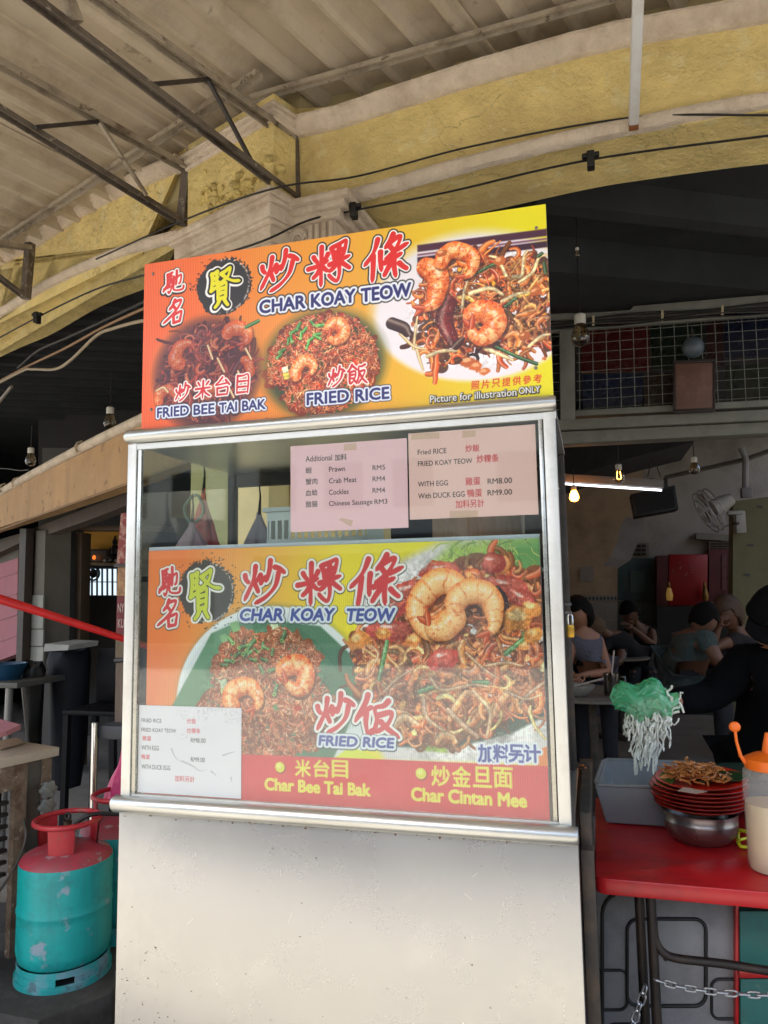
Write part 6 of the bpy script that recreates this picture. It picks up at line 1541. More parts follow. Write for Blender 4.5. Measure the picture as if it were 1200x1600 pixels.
pt = MB().slab([on_z(0, 1172, .885), on_z(40, 1161, .885), on_z(25, 1153, .885), on_z(-10, 1160, .885)], (0, 0, .003)).build('cardboard_sheet', M('cardboard', '9c8468', .8)); tag(pt, 'scrap of brown cardboard on the white board top', 'cardboard')

# ---------------------------------------------------------------- gas cylinders on the dark ledge
o = MB().slab([on_z(-120, 1560, .12), on_z(60, 1595, .12), on_z(176, 1548, .12), on_z(240, 1440, .12), on_z(160, 1395, .12), on_z(-120, 1420, .12)], (0, 0, -.13)); o.wobble(.006, 8)
o = o.build('ledge', DARKC, None, bevel=.008); tag(o, 'greasy dark concrete ledge under the gas cylinders', 'ledge')
TEAL = M('teal_cylinder_paint', '0f9c9c', .42, 0, .10, 4, .15, 30, dirt='1c6468', da=.6, ds=9, chips='8c94a8', ca=.8, cs=10, ct=.575, streak='2a5a5c', sa=.3, ss=16)
TEALF = M('teal_foot_paint', '1c9498', .5, 0, .15, 6, .3, 30, dirt='8088a0', da=.85, ds=11, chips='4a4c58', ca=.6, cs=20)
CRED = M('red_cylinder_paint', '9c3444', .5, 0, .15, 6, .2, 30, dirt='6c4a50', da=.8, ds=8, chips='a89ca0', ca=.6, cs=16)
CREDB = M('red_collar_paint', 'a82430', .42, 0, .1, 6, .1, 30, dirt='7c2024', da=.5, ds=8, chips='7a4a40', ca=.6, cs=22)
f0 = on_z(98, 1553, .12); vd = Vector((f0[0], f0[1], 0)).normalized(); RG = .165
cc = Vector(f0)+vd*(RG+.004)
def zc(py): return float(on_plane(98, py, tuple(vd), cc)[2])
def cylinder(c, label, rot=0.):
    z = .12; t = thing('gas_cylinder', label, 'gas cylinder', (c.x, c.y, z), 'teal gas cylinders with red tops')
    H = {k: zc(v)-z for k, v in dict(ring=1281).items()}
    for k_, v_ in dict(seam=1437, shoulder=1363).items(): H[k_] = float(on_plane(98, v_, tuple(vd), cc-vd*RG)[2])-z
    b = (c.x, c.y, z)
    MB().lathe([(RG*.82, .055), (RG*.96, .075), (RG, .11), (RG, H['seam']-.03), (RG, H['seam']-.008), (RG*1.018, H['seam']-.003), (RG*1.018, H['seam']+.003), (RG, H['seam']+.008), (RG, H['seam']+.03), (RG, H['shoulder']-.01), (RG*.99, H['shoulder'])], b, 48).build('cylinder_body', TEAL, t, smooth=True)
    MB().lathe([(RG*.99, H['shoulder']+.0005), (RG*.92, H['shoulder']+.018), (RG*.7, H['shoulder']+.036), (RG*.4, H['shoulder']+.046), (.02, H['shoulder']+.05)], b, 48).build('shoulder', CRED, t, smooth=True)
    # foot ring with slots
    m = MB(); n = 48; sl = {2, 3, 4, 14, 15, 16, 26, 27, 28, 38, 39, 40}
    r0, r1 = RG*.99, RG*.95
    def rp(k, r, zz): a = 6.28318*k/n+rot; return (c.x+r*math.cos(a), c.y+r*math.sin(a), z+zz)
    for k in range(n):
        segs = [(0, .022, 1.03), (.022, .045, 1.), (.045, .066, .98)]
        for (a0, a1, g) in segs:
            if k in sl and a0 == .022: continue
            m.add([rp(k, r0*g, a0), rp(k+1, r0*g, a0), rp(k+1, r0*g, a1), rp(k, r0*g, a1), rp(k, r1, a0), rp(k+1, r1, a0), rp(k+1, r1, a1), rp(k, r1, a1)], [(0, 1, 2, 3), (7, 6, 5, 4), (3, 2, 6, 7), (4, 5, 1, 0)]+([(0, 3, 7, 4), (1, 5, 6, 2)] if k-1 in sl or k+1 in sl or k in sl else []))
    stuff(m.build('foot_ring', TEALF, t, smooth=True)) if 0 else m.build('foot_ring', TEALF, t)
    MB().lathe([(RG*.955, .004), (RG*.955, .012)], b, 48, cap=False).build('foot_lining', DARKC, t)
    # collar: ring and three curved plates
    rc = RG*.70; zr = H['ring']
    MB().tube([(c.x+rc*math.cos(a/40*6.283), c.y+rc*math.sin(a/40*6.283), z+zr) for a in range(40)], .0098, 10, True).build('collar_ring', CREDB, t, smooth=True)
    for a0 in (0, 115, 235):
        w = 48; m = MB(); A = []; B = []
        for k in range(9):
            a = math.radians(a0-w/2+w*k/8)+rot-1.35
            A.append((c.x+rc*math.cos(a), c.y+rc*math.sin(a), z+zr)); B.append((c.x+rc*.93*math.cos(a), c.y+rc*.93*math.sin(a), z+H['shoulder']+.030))
        m.strip(A, B, (0, 0, 0)); v2 = MB()
        n9 = len(A); A2 = [(c.x+(p[0]-c.x)*.95, c.y+(p[1]-c.y)*.95, p[2]) for p in A]; B2 = [(c.x+(p[0]-c.x)*.95, c.y+(p[1]-c.y)*.95, p[2]) for p in B]
        v = A+B+A2+B2; f = []
        for i in range(n9-1): f += [(i, i+1, n9+i+1, n9+i), (2*n9+i+1, 2*n9+i, 3*n9+i, 3*n9+i+1), (i, 2*n9+i, 2*n9+i+1, i+1)]
        f += [(0, n9, 3*n9, 2*n9), (n9-1, 3*n9-1+0, 4*n9-1, 2*n9-1)] if 0 else []
        v2.add(v, f); v2.build('collar_plate', CREDB, t, smooth=True)
    m = MB(); m.lathe([(.022, H['shoulder']+.045), (.022, H['shoulder']+.085), (.012, H['shoulder']+.10), (.016, H['shoulder']+.13)], b, 12); m.build('valve', M('valve_brass_dark', '4a4034', .5, .7), t, smooth=True)
    return t
g1 = cylinder(cc, 'front teal gas cylinder with a faded red top and scuffed paint', .25)
_r = ray(186, 1450); _d = Vector((_r[0], _r[1], 0)).normalized(); _b = cc.x*_d.x+cc.y*_d.y; _q = Vector((cc.x, cc.y, 0))-_d*_b
c2 = _d*(_b+math.sqrt(max(.355**2-_q.length_squared, 0))); c2.z = .12
g2 = cylinder(c2, 'second teal gas cylinder half hidden behind the stall corner', 1.1)
vl = thing('regulator', 'black regulator with a loop clipped on the front gas cylinder valve', 'regulator', (cc.x, cc.y, zc(1290)))
MB().ball((cc.x, cc.y, zc(1300)), (.03, .03, .018), 12, 8).build('regulator_body', M('black_rubber', '18181a', .5), vl, smooth=True)
MB().tube([(cc.x+.012*math.cos(a), cc.y, zc(1285)+.012*math.sin(a)+.02) for a in np.linspace(0, 6.28, 14)], .004, 6).build('loop', CABLE, vl)
MB().tube(catmull([(cc.x, cc.y, zc(1300)), (cc.x+.08, cc.y+.02, zc(1275)), (cc.x+.16, cc.y+.12, zc(1283)), (cc.x+.3, cc.y+.3, zc(1300))], 6), .008, 8).build('hose', M('black_rubber', '18181a', .5), vl, smooth=True)
# ---------------------------------------------------------------- red table and what stands on it
REDT = M('red_table_paint', 'b41c22', .3, 0, .08, 3, .06, 30, dirt='641820', da=.6, ds=4, chips='c86068', ca=.35, cs=16, ct=.66, stretch=(1, 2.5, 1))
tbl = thing('red_table', 'red topped table with a rounded edge and black pipe legs, right of the stall', 'table', (.5, 2.3, 0))
ZT = .75
a = on_z(929, 1371, ZT); yf = float(a[1]); xl = float(a[0])
P = arc((xl+.03, yf+.03, ZT), .03, 180, 270, 5, 'xy')+[(1.25, yf+.0, ZT), (1.25, 2.86, ZT), (xl+.006, 2.86, ZT)]
MB().slab(P, (0, 0, -.042)).build('table_top', REDT, tbl, bevel=.006)
BLK = M('black_pipe', '221e1c', .5, .3, .2, 12, dirt='4c3a30', da=.4, ds=10)
def post(px, y, r, top=ZT-.044):
    a = on_y(px, 1450, y); MB().tube([(a[0], y, top), (a[0], y, 0)], r, 12).build('leg', BLK, tbl, smooth=True)
post(1001, 2.16, .0125); post(1019, 2.12, .0125)
MB().tube([(1.2, 2.16, ZT-.044), (1.2, 2.16, 0)], .0125, 12).build('leg', BLK, tbl, smooth=True)
MB().tube(catmull([on_y(1021, 1440, 2.12), on_y(1024, 1468, 2.12), on_y(1036, 1488, 2.12), on_y(1060, 1498, 2.12), on_y(1130, 1506, 2.12), on_y(1215, 1519, 2.12), on_y(1330, 1532, 2.12)], 6), .0105, 10).build('brace', BLK, tbl, smooth=True)
# grey ribbed plastic panel leaning below
GPL = M('grey_plastic_panel', '7c7d80', .45, 0, .12, 4, .1, 30, dirt='3a3a3c', da=.5, ds=5)
RIB = M('dark_rib', '121214', .5)
gp = thing('grey_plastic_panel', 'dark grey plastic panel with black rounded outlines leaning under the red table', 'panel', tuple(on_y(1040, 1650, 2.35)))
yg = 2.34
def rr(x0, y0, x1, y1, r, y, n=5):
    out = []
    for cx_, cy_, a0 in ((x1-r, y0+r, -90), (x1-r, y1-r, 0), (x0+r, y1-r, 90), (x0+r, y0+r, 180)):
        for i in range(n+1):
            a = math.radians(a0+90*i/n); out.append(on_y(cx_+r*math.cos(a), cy_+r*math.sin(a), y))
    return out
MB().slab(rr(941, 1393, 1151, 1720, 34, yg), (0, .03, 0)).build('panel_sheet', GPL, gp, bevel=.004)
MB().tube(rr(941, 1394, 1152, 1720, 34, yg-.004), .0055, 8, True).build('rim', RIB, gp, smooth=True)
MB().tube(rr(980, 1436, 1103, 1572, 18, yg-.003), .005, 8, True).build('rib', RIB, gp, smooth=True)
MB().tube(rr(925, 1516, 980, 1578, 12, yg-.003), .004, 8, True).build('rib', RIB, gp, smooth=True)
MB().tube(rr(1112, 1530, 1160, 1592, 12, yg-.003), .004, 8, True).build('rib', RIB, gp, smooth=True)
MB().tube(rr(950, 1600, 1010, 1680, 12, yg-.003), .004, 8, True).build('rib', RIB, gp, smooth=True)
MB().ball(on_y(1040, 1498, yg-.002), (.007, .004, .007), 10, 6).build('plug', M('grey_plug', '3a3c40', .5), gp, smooth=True)
# teal drum with red bands behind, at the right edge
td_ = thing('teal_box', 'scuffed teal box with a red band under the right end of the table', 'box', tuple(on_y(1200, 1700, 2.30)))
TB = M('teal_box_paint', '1c6460', .5, 0, .15, 5, .1, 20, dirt='3a4a40', da=.6, ds=6, chips='6c7c70', ca=.4, cs=14)
def bxp(x0, y0, x1, y1, y, d, nm, mat, par): return MB().slab([on_y(x0, y1, y), on_y(x1, y1, y), on_y(x1, y0, y), on_y(x0, y0, y)], (0, d, 0)).build(nm, mat, par, bevel=.003)
bxp(1156, 1424, 1330, 1513, 2.30, .2, 'box_side', TB, td_); bxp(1157, 1530, 1330, 1700, 2.30, .2, 'box_side', TB, td_)
bxp(1155, 1514, 1330, 1529, 2.295, .2, 'red_band', REDT, td_); bxp(1149, 1395, 1155, 1700, 2.31, .2, 'red_post', REDT, td_)
# chain
ch = thing('chain', 'galvanised steel chain hanging in front of the table legs', 'chain', tuple(on_y(1018, 1530, 2.08)))
GZ = M('galvanised_link', 'b8bcc0', .3, .9, .1, 20)
def link_obj(c, d, tw, L=.030, W=.0155, r=.0026, me=[None]):
    if me[0] is None:
        Pq = [(x, 0, z) for x, z in [((L/2-W/2)+W/2*math.cos(a), W/2*math.sin(a)) for a in np.linspace(-1.57, 1.57, 7)]+[(-(L/2-W/2)-W/2*math.cos(a), W/2*math.sin(a)) for a in np.linspace(1.57, -1.57, 7)]]
        o = MB().tube(Pq, r, 6, True).build('link', GZ, None, smooth=True); me[0] = o.data
    else:
        o = bpy.data.objects.new('link', me[0]); COL.objects.link(o)
    o.parent = ch; d = Vector(d).normalized(); s_ = d.cross(Vector((0, 1, 0))).normalized(); y_ = s_.cross(d)
    R = Matrix((d, y_, s_)).transposed().to_4x4() @ Matrix.Rotation(tw, 4, 'X')
    o.matrix_local = Matrix.Translation(Vector(c)-Vector(ch['_o'])) @ R
def chain(path, me=None):
    path = catmull(path, 20); acc = 0; last = path[0]; k = 0
    for i in range(1, len(path)):
        seg = (path[i]-path[i-1]).length; acc += seg
        if acc >= .0235*(k+.5):
            link_obj(path[i], path[i]-path[i-1], 0.25 if k % 2 else 1.25); k += 1
chain([on_y(1022, 1530, 2.07), on_y(1060, 1541, 2.07), on_y(1120, 1550, 2.07), on_y(1200, 1555, 2.07), on_y(1300, 1552, 2.07)])
chain([on_y(1009, 1540, 2.1), on_y(1003, 1560, 2.1), on_y(994, 1585, 2.1), on_y(982, 1625, 2.1)])
# grey tub
def loftbox(name, bot, top, th, mat, par, bevel=.008):
    m = MB(); B = [Vector(p) for p in bot]; T = [Vector(p) for p in top]
    cb_, ct_ = sum(B, Vector())/4, sum(T, Vector())/4
    Bi = [cb_+(p-cb_)*(1-th*5)+Vector((0, 0, .006)) for p in B]; Ti = [ct_+(p-ct_)*(1-th*2.6) for p in T]
    f = [(3, 2, 1, 0)]+[(i, (i+1) % 4, (i+1) % 4+4, i+4) for i in range(4)]+[(i+4, (i+1) % 4+4, (i+1) % 4+12, i+12) for i in range(4)]+[(i+12, (i+1) % 4+12, (i+1) % 4+8, i+8) for i in range(4)]+[(8, 9, 10, 11)]
    m.add(B+T+Bi+Ti, f); return m.build(name, mat, par, bevel=bevel, seg=3)
TUB = M('grey_blue_plastic', '848a8e', .38, 0, .06, 4, .05, 30, dirt='4c5862', da=.3, ds=4)
zr = ZT+.125
b0 = on_z(947, 1286, ZT+.002); b1 = on_z(1090, 1296, ZT+.002); t0 = on_z(929, 1226, zr); t1 = on_z(1106, 1234, zr); t3 = on_z(942, 1186, zr); t2 = on_z(1089, 1191, zr)
bdp = float(t3[1]-t0[1])-.05
tubt = thing('grey_tub', 'grey blue plastic tub of white noodles on the red table', 'tub', (float(b0[0]), float(b0[1]), ZT))
loftbox('tub_shell', [b0, b1, b1+np.array([-.02, bdp, 0]), b0+np.array([.02, bdp, 0])], [t0, t1, t2, t3], .03, TUB, tubt, .012)
rp_ = [Vector(p) for p in (t0, t1, t2, t3)]
MB().tube([rp_[0]*.9+rp_[3]*.1, rp_[0]*.97+rp_[1]*.03, rp_[0]*.05+rp_[1]*.95, rp_[1]*.9+rp_[2]*.1, rp_[1]*.1+rp_[2]*.9, rp_[2]*.95+rp_[3]*.05, rp_[2]*.05+rp_[3]*.95, rp_[3]*.9+rp_[0]*.1], .0055, 8, True).build('tub_rim', TUB, tubt, smooth=True)
# plates and pot
c0 = on_z(1097, 1328, ZT); Rp = .104
vdir = Vector((c0[0], c0[1], 0)).normalized(); pc_ = Vector((c0[0], c0[1], ZT))+vdir*Rp*.78
pot = thing('steel_pot', 'dark steel bowl under the stack of red plates', 'bowl', (pc_.x, pc_.y, ZT))
MB().lathe([(Rp*.62, .001), (Rp*.80, .012), (Rp*.96, .035), (Rp*1.0, .06), (Rp*1.0, .066), (Rp*.985, .068), (Rp*1.01, .09), (Rp*1.04, .092), (Rp*.98, .088), (Rp*.9, .03), (Rp*.5, .01)], (pc_.x, pc_.y, ZT), 48, cap=False).build('bowl', M('dull_steel_bowl', '8c8482', .28, .9, .1, 8, .05, 40), pot, smooth=True)
PLR = M('red_melamine', 'd42c1a', .3, 0, .08, 6, coat=.3); PLD = M('dark_plate_rim', '4c1812', .4)
def plate(i, dx, dy, tilt, scl=1.):
    z = ZT+.090+i*.0115; R = .134*scl
    t = thing('red_plate', 'plate', 'plate', (pc_.x+dx, pc_.y+dy, z), 'stack of red plates on the steel bowl')
    c = (pc_.x+dx, pc_.y+dy, z)
    MB().lathe([(R*.55, 0), (R*.6, .002), (R*.97, .020), (R, .0215), (R*.985, .0225), (R*.6, .006), (R*.3, .005), (.001, .005)], c, 44, cap=False).build('dish', PLR, t, smooth=True)
    MB().tube([(c[0]+R*.995*math.cos(a/44*6.2832), c[1]+R*.995*math.sin(a/44*6.2832), z+.0205) for a in range(44)], .0016, 5, True).build('dark_rim', PLD, t)
    t.rotation_euler = tilt; return t
names = ['lowest red plate of the stack, sitting on the steel bowl', 'second red plate from the bottom of the stack', 'third red plate from the bottom of the stack', 'fourth red plate from the bottom of the stack', 'fifth red plate from the bottom of the stack, edge stained', 'sixth red plate, just under the topmost served one']
for i, (dx, dy, sc_) in enumerate([(0, 0, .94), (.002, .001, .97), (-.002, 0, .99), (.001, .002, 1.0), (-.003, 0, 1.01), (.002, -.001, 1.0)]):
    plate(i, dx, dy, (0, 0, i), sc_)['label'] = names[i]
tp = plate(6, .01, .02, (math.radians(3), math.radians(-2), 0), .97); tp['label'] = 'topmost red plate carrying fried noodles on a banana leaf'
LEAF = M('banana_leaf', '1e4420', .4, 0, .15, 8, .2, 30, stretch=(1, 8, 1)); LEAF2 = M('pale_leaf_edge', '4e6e30', .5, 0, .15, 8)
lf = MB(); zc_ = ZT+.178
Lp = [(-.02, -.02), (.10, -.035), (.135, .015), (.10, .085), (.02, .095), (-.03, .06)]
lf.slab([(pc_.x+u+.01, pc_.y+v, zc_-.004+.012*u/.1) for u, v in Lp], (0, 0, .002)); o = lf.build('banana_leaf', LEAF); tag(o, 'dark green banana leaf under the fried noodles on the top plate', 'leaf')
lf = MB().slab([(pc_.x-.13, pc_.y-.02, ZT+.155), (pc_.x-.085, pc_.y-.05, ZT+.165), (pc_.x-.05, pc_.y+.02, ZT+.178), (pc_.x-.09, pc_.y+.05, ZT+.190)], (0, 0, .0015)); o = lf.build('leaf_scrap', LEAF2); tag(o, 'pale green leaf scrap sticking out left of the top plate', 'leaf')
random.seed(5)
fd = MB(); fc = np.array([pc_.x-.005, pc_.y+.0, zc_+.008])
for k in range(190):
    u, v = random.gauss(0, .038), random.gauss(0, .024); h = max(0, .040*(1-(u/.085)**2-(v/.06)**2)); P = []; th = random.uniform(0, 6.28); p = fc+np.array([u, v, h*random.random()])
    for j in range(5): P.append(p.copy()); th += random.gauss(0, .7); p = p+np.array([math.cos(th)*.011, math.sin(th)*.011, random.gauss(0, .003)])
    fd.tube(P, random.uniform(.0018, .0042), 5)
o = fd.build('fried_noodles', M('fried_noodle', 'b8783e', .35, 0, .35, 60, dirt='6a3418', da=.8, ds=50, coat=.4), None, smooth=True); tag(stuff(o), 'glossy brown fried noodles heaped on the top plate', 'food'); del o['category'], o['label']
# napkin scraps between the plates
for k, (px, py) in enumerate([(1066, 1247), (1075, 1252)]):
    pass
o = MB().slab([(pc_.x-.07, pc_.y-.125, ZT+.171), (pc_.x-.02, pc_.y-.135, ZT+.168), (pc_.x+.01, pc_.y-.12, ZT+.172), (pc_.x-.05, pc_.y-.10, ZT+.176)], (0, 0, .001)).build('napkin', M('brown_paper_napkin', 'a89484', .8)); tag(o, 'scrap of brown paper poking out between the upper plates', 'napkin')
# squeeze bottle
c1 = on_z(1214, 1374, ZT); vb = Vector((c1[0], c1[1], 0)).normalized(); Rb = .068; bc = Vector((c1[0], c1[1], ZT))+vb*Rb
bt = thing('squeeze_bottle', 'clouded squeeze bottle of pale oil with an orange cap and tethered tip', 'bottle', (bc.x, bc.y, ZT))
hb = .265
MB().lathe([(Rb*.9, .001), (Rb*.98, .006), (Rb, .03), (Rb, hb-.05), (Rb*.97, hb-.01), (Rb*.8, hb)], (bc.x, bc.y, ZT), 40).build('bottle_body', M('clouded_plastic', 'e4e2de', .35, 0, .05, 4, alpha=.20), bt, smooth=True)
m = MB().lathe([(Rb*.90, .004), (Rb*.95, .03), (Rb*.95, .172), (.001, .173)], (bc.x, bc.y, ZT), 40); m.build('oil', M('pale_oil', 'd4bc94', .3, 0, .1, 3, dirt='b89c94', da=.6, ds=5), bt, smooth=True)
OR = M('orange_cap', 'f0701a', .4, 0, .04, 5)
MB().lathe([(Rb*.88, hb-.004), (Rb*.9, hb+.002), (Rb*.9, hb+.022), (Rb*.55, hb+.034), (.016, hb+.038), (.012, hb+.06), (.006, hb+.088), (.004, hb+.09)], (bc.x, bc.y, ZT), 32).build('cap', OR, bt, smooth=True)
w0 = Vector((bc.x-Rb*.86, bc.y-.01, ZT+hb+.01)); MB().tube([w0, w0+Vector((-.012, 0, .018)), w0+Vector((-.02, 0, .055)), w0+Vector((-.022, 0, .085))], [.006, .005, .004, .004], 8).build('tether', OR, bt, smooth=True)
MB().ball(w0+Vector((-.022, 0, .094)), (.015, .007, .014), 14, 8).build('tip_cover', OR, bt, smooth=True)
# small yellow peeler
yp_ = thing('yellow_clip', 'small bright yellow green plastic clip between the steel bowl and the bottle', 'clip', tuple(on_z(1158, 1322, ZT)))
YG = M('lime_plastic', 'c8d020', .4, 0, .05)
MB().tube(catmull([on_z(1168, 1300, ZT+.04), on_z(1155, 1298, ZT+.035), on_z(1153, 1312, ZT+.012), on_z(1157, 1322, ZT+.008), on_z(1170, 1324, ZT+.008)], 5), .005, 8).build('clip_body', YG, yp_, smooth=True)
MB().tube([on_z(1156, 1312, ZT+.02), on_z(1170, 1309, ZT+.02)], .004, 8).build('bar', YG, yp_)
o = thing('green_basin', 'dark green shallow basin behind the tub and plates', 'basin', tuple(on_z(1140, 1205, .80)))
cb0 = on_z(1140, 1190, .86); MB().lathe([(.10, -.08), (.15, -.01), (.155, 0), (.15, -.002), (.09, -.075), (.001, -.075)], (cb0[0]+.03, min(cb0[1], 2.75)+.06, .87), 32, cap=False).build('basin', M('dark_green_plastic', '22362e', .35), o, smooth=True)
o['label'] = 'dark green shallow basin behind the tub and plates'
# crumbs strip between the stall and the table
m = MB(); random.seed(8)
for k in range(40):
    px, py = random.uniform(906, 922), random.uniform(1195, 1265); c = on_y(px, py, 2.33); m.ball(c, (random.uniform(.002, .004),)*3, 5, 4)
o = m.build('food_scraps', M('orange_scraps', 'b86a30', .6, 0, .4, 90)); stuff(o)
o = MB().slab([on_y(*p, 2.36) for p in ((904, 1275), (926, 1320), (926, 1190), (906, 1190))], (0, .04, 0)).build('splash_board', DARKST); tag(o, 'dark greasy board between the stall and the red table', 'board')
# noodles lifted in a green bag
yb2 = 2.66
wn_ = MB(); random.seed(21)
WN = M('wet_rice_noodle', 'e2e6dc', .25, 0, .06, 30, spec=.7)
for k in range(74):
    x = random.uniform(984, 1048); y0 = 1098+abs(x-1015)*.12; L = random.choice([random.uniform(45, 85), random.uniform(80, 112)]) if x < 1046 else 50
    if x < 992: L *= .55
    xe = 1006+(x-1016)*(.55 if L > 75 else .95)+random.gauss(0, 5)
    P = []; n = 8
    for i in range(n+1):
        t = i/n; P.append(on_y(x+(xe-x)*t**.8+math.sin(t*6+k)*2.2*(1-.3*t)+random.gauss(0, 1.9), y0+L*t, yb2-.03+random.uniform(-.012, .012)+.02*math.sin(k)))
    wn_.tube(catmull(P, 4), [random.uniform(.0018, .0042)*(1-.15*math.sin(i)) for i in range(n*4+1)], 6)
for k in range(26):      # curled clump under the bag's right side
    c = on_y(random.uniform(1024, 1050), random.uniform(1092, 1132), yb2-.035); P = []; th = random.uniform(0, 6.28); p = np.array(c)
    for j in range(9): P.append(p.copy()); th += random.gauss(.2, .8); p = p+np.array([math.cos(th)*.009, random.gauss(0, .003), math.sin(th)*.009])
    wn_.tube(P, random.uniform(.0025, .0042), 6)
o = wn_.build('white_noodles', WN, None, smooth=True); stuff(o)
m = MB()
for k in range(60):
    t_ = random.random(); px, py = 985+t_*70+random.gauss(0, 4), 1196+random.gauss(0, 5); c = on_y(px, py, yb2-.02); P = []; th = random.uniform(0, 6.28); p = np.array([c[0], c[1]+random.uniform(.03, .12), ZT+.014+random.random()*.025])
    for j in range(6): P.append(p.copy()); th += random.gauss(0, .6); p = p+np.array([math.cos(th)*.016, math.sin(th)*.016, random.gauss(0, .002)])
    m.tube(P, random.uniform(.003, .0045), 6)
o = m.build('noodle_heap', WN, None, smooth=True); stuff(o)
gb = thing('green_bag', 'crumpled translucent green plastic bag holding white noodles above the tub', 'plastic bag', tuple(on_y(1010, 1130, yb2)))
cg = on_y(1008, 1094, yb2-.02); u_ = yb2*1.0/1155
def crump(p):
    q = p-Vector(cg); r = noise.noise(q*20)*.5-abs(noise.noise(q*42))*.55-abs(noise.noise(q*90+Vector((3, 1, 7))))*.3+.22
    q *= 1+r*.35; q.z += .012*math.sin(q.x*60); 
    if q.z < -.02: q.x *= 1.0+.1*math.sin(q.x*200)
    return Vector(cg)+q
m = MB().ball(cg, (45*u_, .055, 27*u_), 96, 60, crump)
gm = bpy.data.materials.new('green_film'); gm.use_nodes = True; b_ = gm.node_tree.nodes['Principled BSDF']
b_.inputs['Base Color'].default_value = (*lin('52c88c'), 1); b_.inputs['Roughness'].default_value = .1; b_.inputs['Alpha'].default_value = .52; b_.inputs['Coat Weight'].default_value = .8; _n = gm.node_tree.nodes; _v = _n.new('ShaderNodeTexVoronoi'); _v.feature = 'DISTANCE_TO_EDGE'; _v.inputs['Scale'].default_value = 22; _b = _n.new('ShaderNodeBump'); _b.inputs['Distance'].default_value = .01; _b.inputs['Strength'].default_value = .6; _t = _n.new('ShaderNodeTexCoord'); gm.node_tree.links.new(_t.outputs['Object'], _v.inputs['Vector']); gm.node_tree.links.new(_v.outputs[0], _b.inputs['Height']); gm.node_tree.links.new(_b.outputs[0], b_.inputs['Normal']); b_.inputs['Subsurface Weight'].default_value = .15
m.build('bag_body', gm, gb, smooth=True)
# ---------------------------------------------------------------- people
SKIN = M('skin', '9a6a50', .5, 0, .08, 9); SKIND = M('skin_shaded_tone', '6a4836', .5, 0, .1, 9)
def skin_mesh(J, E, root, name, mat, parent, sub=2, head=None, extra=None):
    """J: {joint: (co, radius)}; grows one continuous surface"""
    keys = list(J); idx = {k: i for i, k in enumerate(keys)}
    off = Vector(parent['_o'])
    me = bpy.data.meshes.new(name); me.from_pydata([tuple(Vector(J[k][0])-off) for k in keys], [(idx[a], idx[b]) for a, b in E], [])
    o = bpy.data.objects.new(name, me); COL.objects.link(o)
    md = o.modifiers.new('skin', 'SKIN'); md.use_smooth_shade = True
    sk = me.skin_vertices[0].data
    for k in keys:
        r = J[k][1]; sk[idx[k]].radius = (r, r) if np.isscalar(r) else r; sk[idx[k]].use_root = (k == root)
    sb = o.modifiers.new('sub', 'SUBSURF'); sb.levels = sb.render_levels = sub
    dg = bpy.context.evaluated_depsgraph_get(); me2 = bpy.data.meshes.new_from_object(o.evaluated_get(dg))
    bpy.data.objects.remove(o)
    if head is not None:
        bm = bmesh.new(); bm.from_mesh(me2)
        hb = bpy.data.meshes.new('h'); hb.from_pydata([tuple(Vector(p)-off) for p in head.v], [], head.f); bm.from_mesh(hb); bpy.data.meshes.remove(hb)
        bm.to_mesh(me2); bm.free()
    me2.polygons.foreach_set('use_smooth', [True]*len(me2.polygons))
    me2.materials.clear(); me2.materials.append(mat)
    o = bpy.data.objects.new(name, me2); COL.objects.link(o); o.parent = parent
    return o
def head_mb(c, r, fwd, up=(0, 0, 1), n=30):
    """head with brow, eye sockets, nose, lips, chin and ears; fwd = the way the face looks"""
    f = Vector(fwd).normalized(); u = (Vector(up)-f*Vector(up).dot(f)).normalized(); s = f.cross(u); c = Vector(c)
    def g(x, z, x0, z0, wx, wz): return math.exp(-((x-x0)/wx)**2-((z-z0)/wz)**2)
    m = MB(); m.ball((0, 0, 0), 1, n, int(n*.7))
    for i, p in enumerate(m.v):
        x, y, z = p       # y = forward
        X, Y, Z = x*.78, y*.92, z*1.18
        if z < -.2: X *= 1-.28*min(1, (-z-.2)/.8); Y *= 1-.06*(-z)
        if y < -.1: Z += .05*(-y); 
        if y > .2:
            Y += .16*g(x, z, 0, -.12, .13, .20)+.05*g(x, z, 0, .12, .10, .22)+.05*g(x, z, 0, -.42, .24, .07)+.07*g(x, z, 0, -.75, .22, .14)+.04*(g(x, z, -.33, .16, .25, .06)+g(x, z, .33, .16, .25, .06))
            Y -= .09*(g(x, z, -.34, .02, .15, .09)+g(x, z, .34, .02, .15, .09))+.03*g(x, z, 0, -.42, .3, .02)
        m.v[i] = tuple(c+(s*X+f*Y+u*Z)*r)
    for sg in (-1, 1):
        k = len(m.v); e = c+s*sg*.80*r-f*.02*r-u*.02*r; m.ball(e, 1, 8, 6)
        for i in range(k, len(m.v)):
            q = Vector(m.v[i])-e; m.v[i] = tuple(e+s*q.x*.09*r+f*q.y*.16*r+u*q.z*.26*r)
    return m, (f, u, s)
def hair(c, r, fr, parent, mat, front=.35, back=-.6, grow=1.08, name='hair', longer=0):
    f, u, s = fr; m = MB(); m.ball((0, 0, 0), 1, 28, 20); keep = []; c = Vector(c); v = []
    for x, y, z in m.v:
        lim = front if y > .15 else (back if y < -.2 else back+(front-back)*(y+.2)/.35)
        zz = z
        if z < lim: zz = lim-.02*abs(z-lim)-longer*(y < .1)*min(1, abs(z-lim)*1.5)
        v.append(tuple(c+(s*x*.82+f*(y*.95-.03)+u*(zz*1.2+.02))*r*grow))
    m.v = v; m.wobble(.06*r, 60)
    return m.build(name, mat, parent, smooth=True)
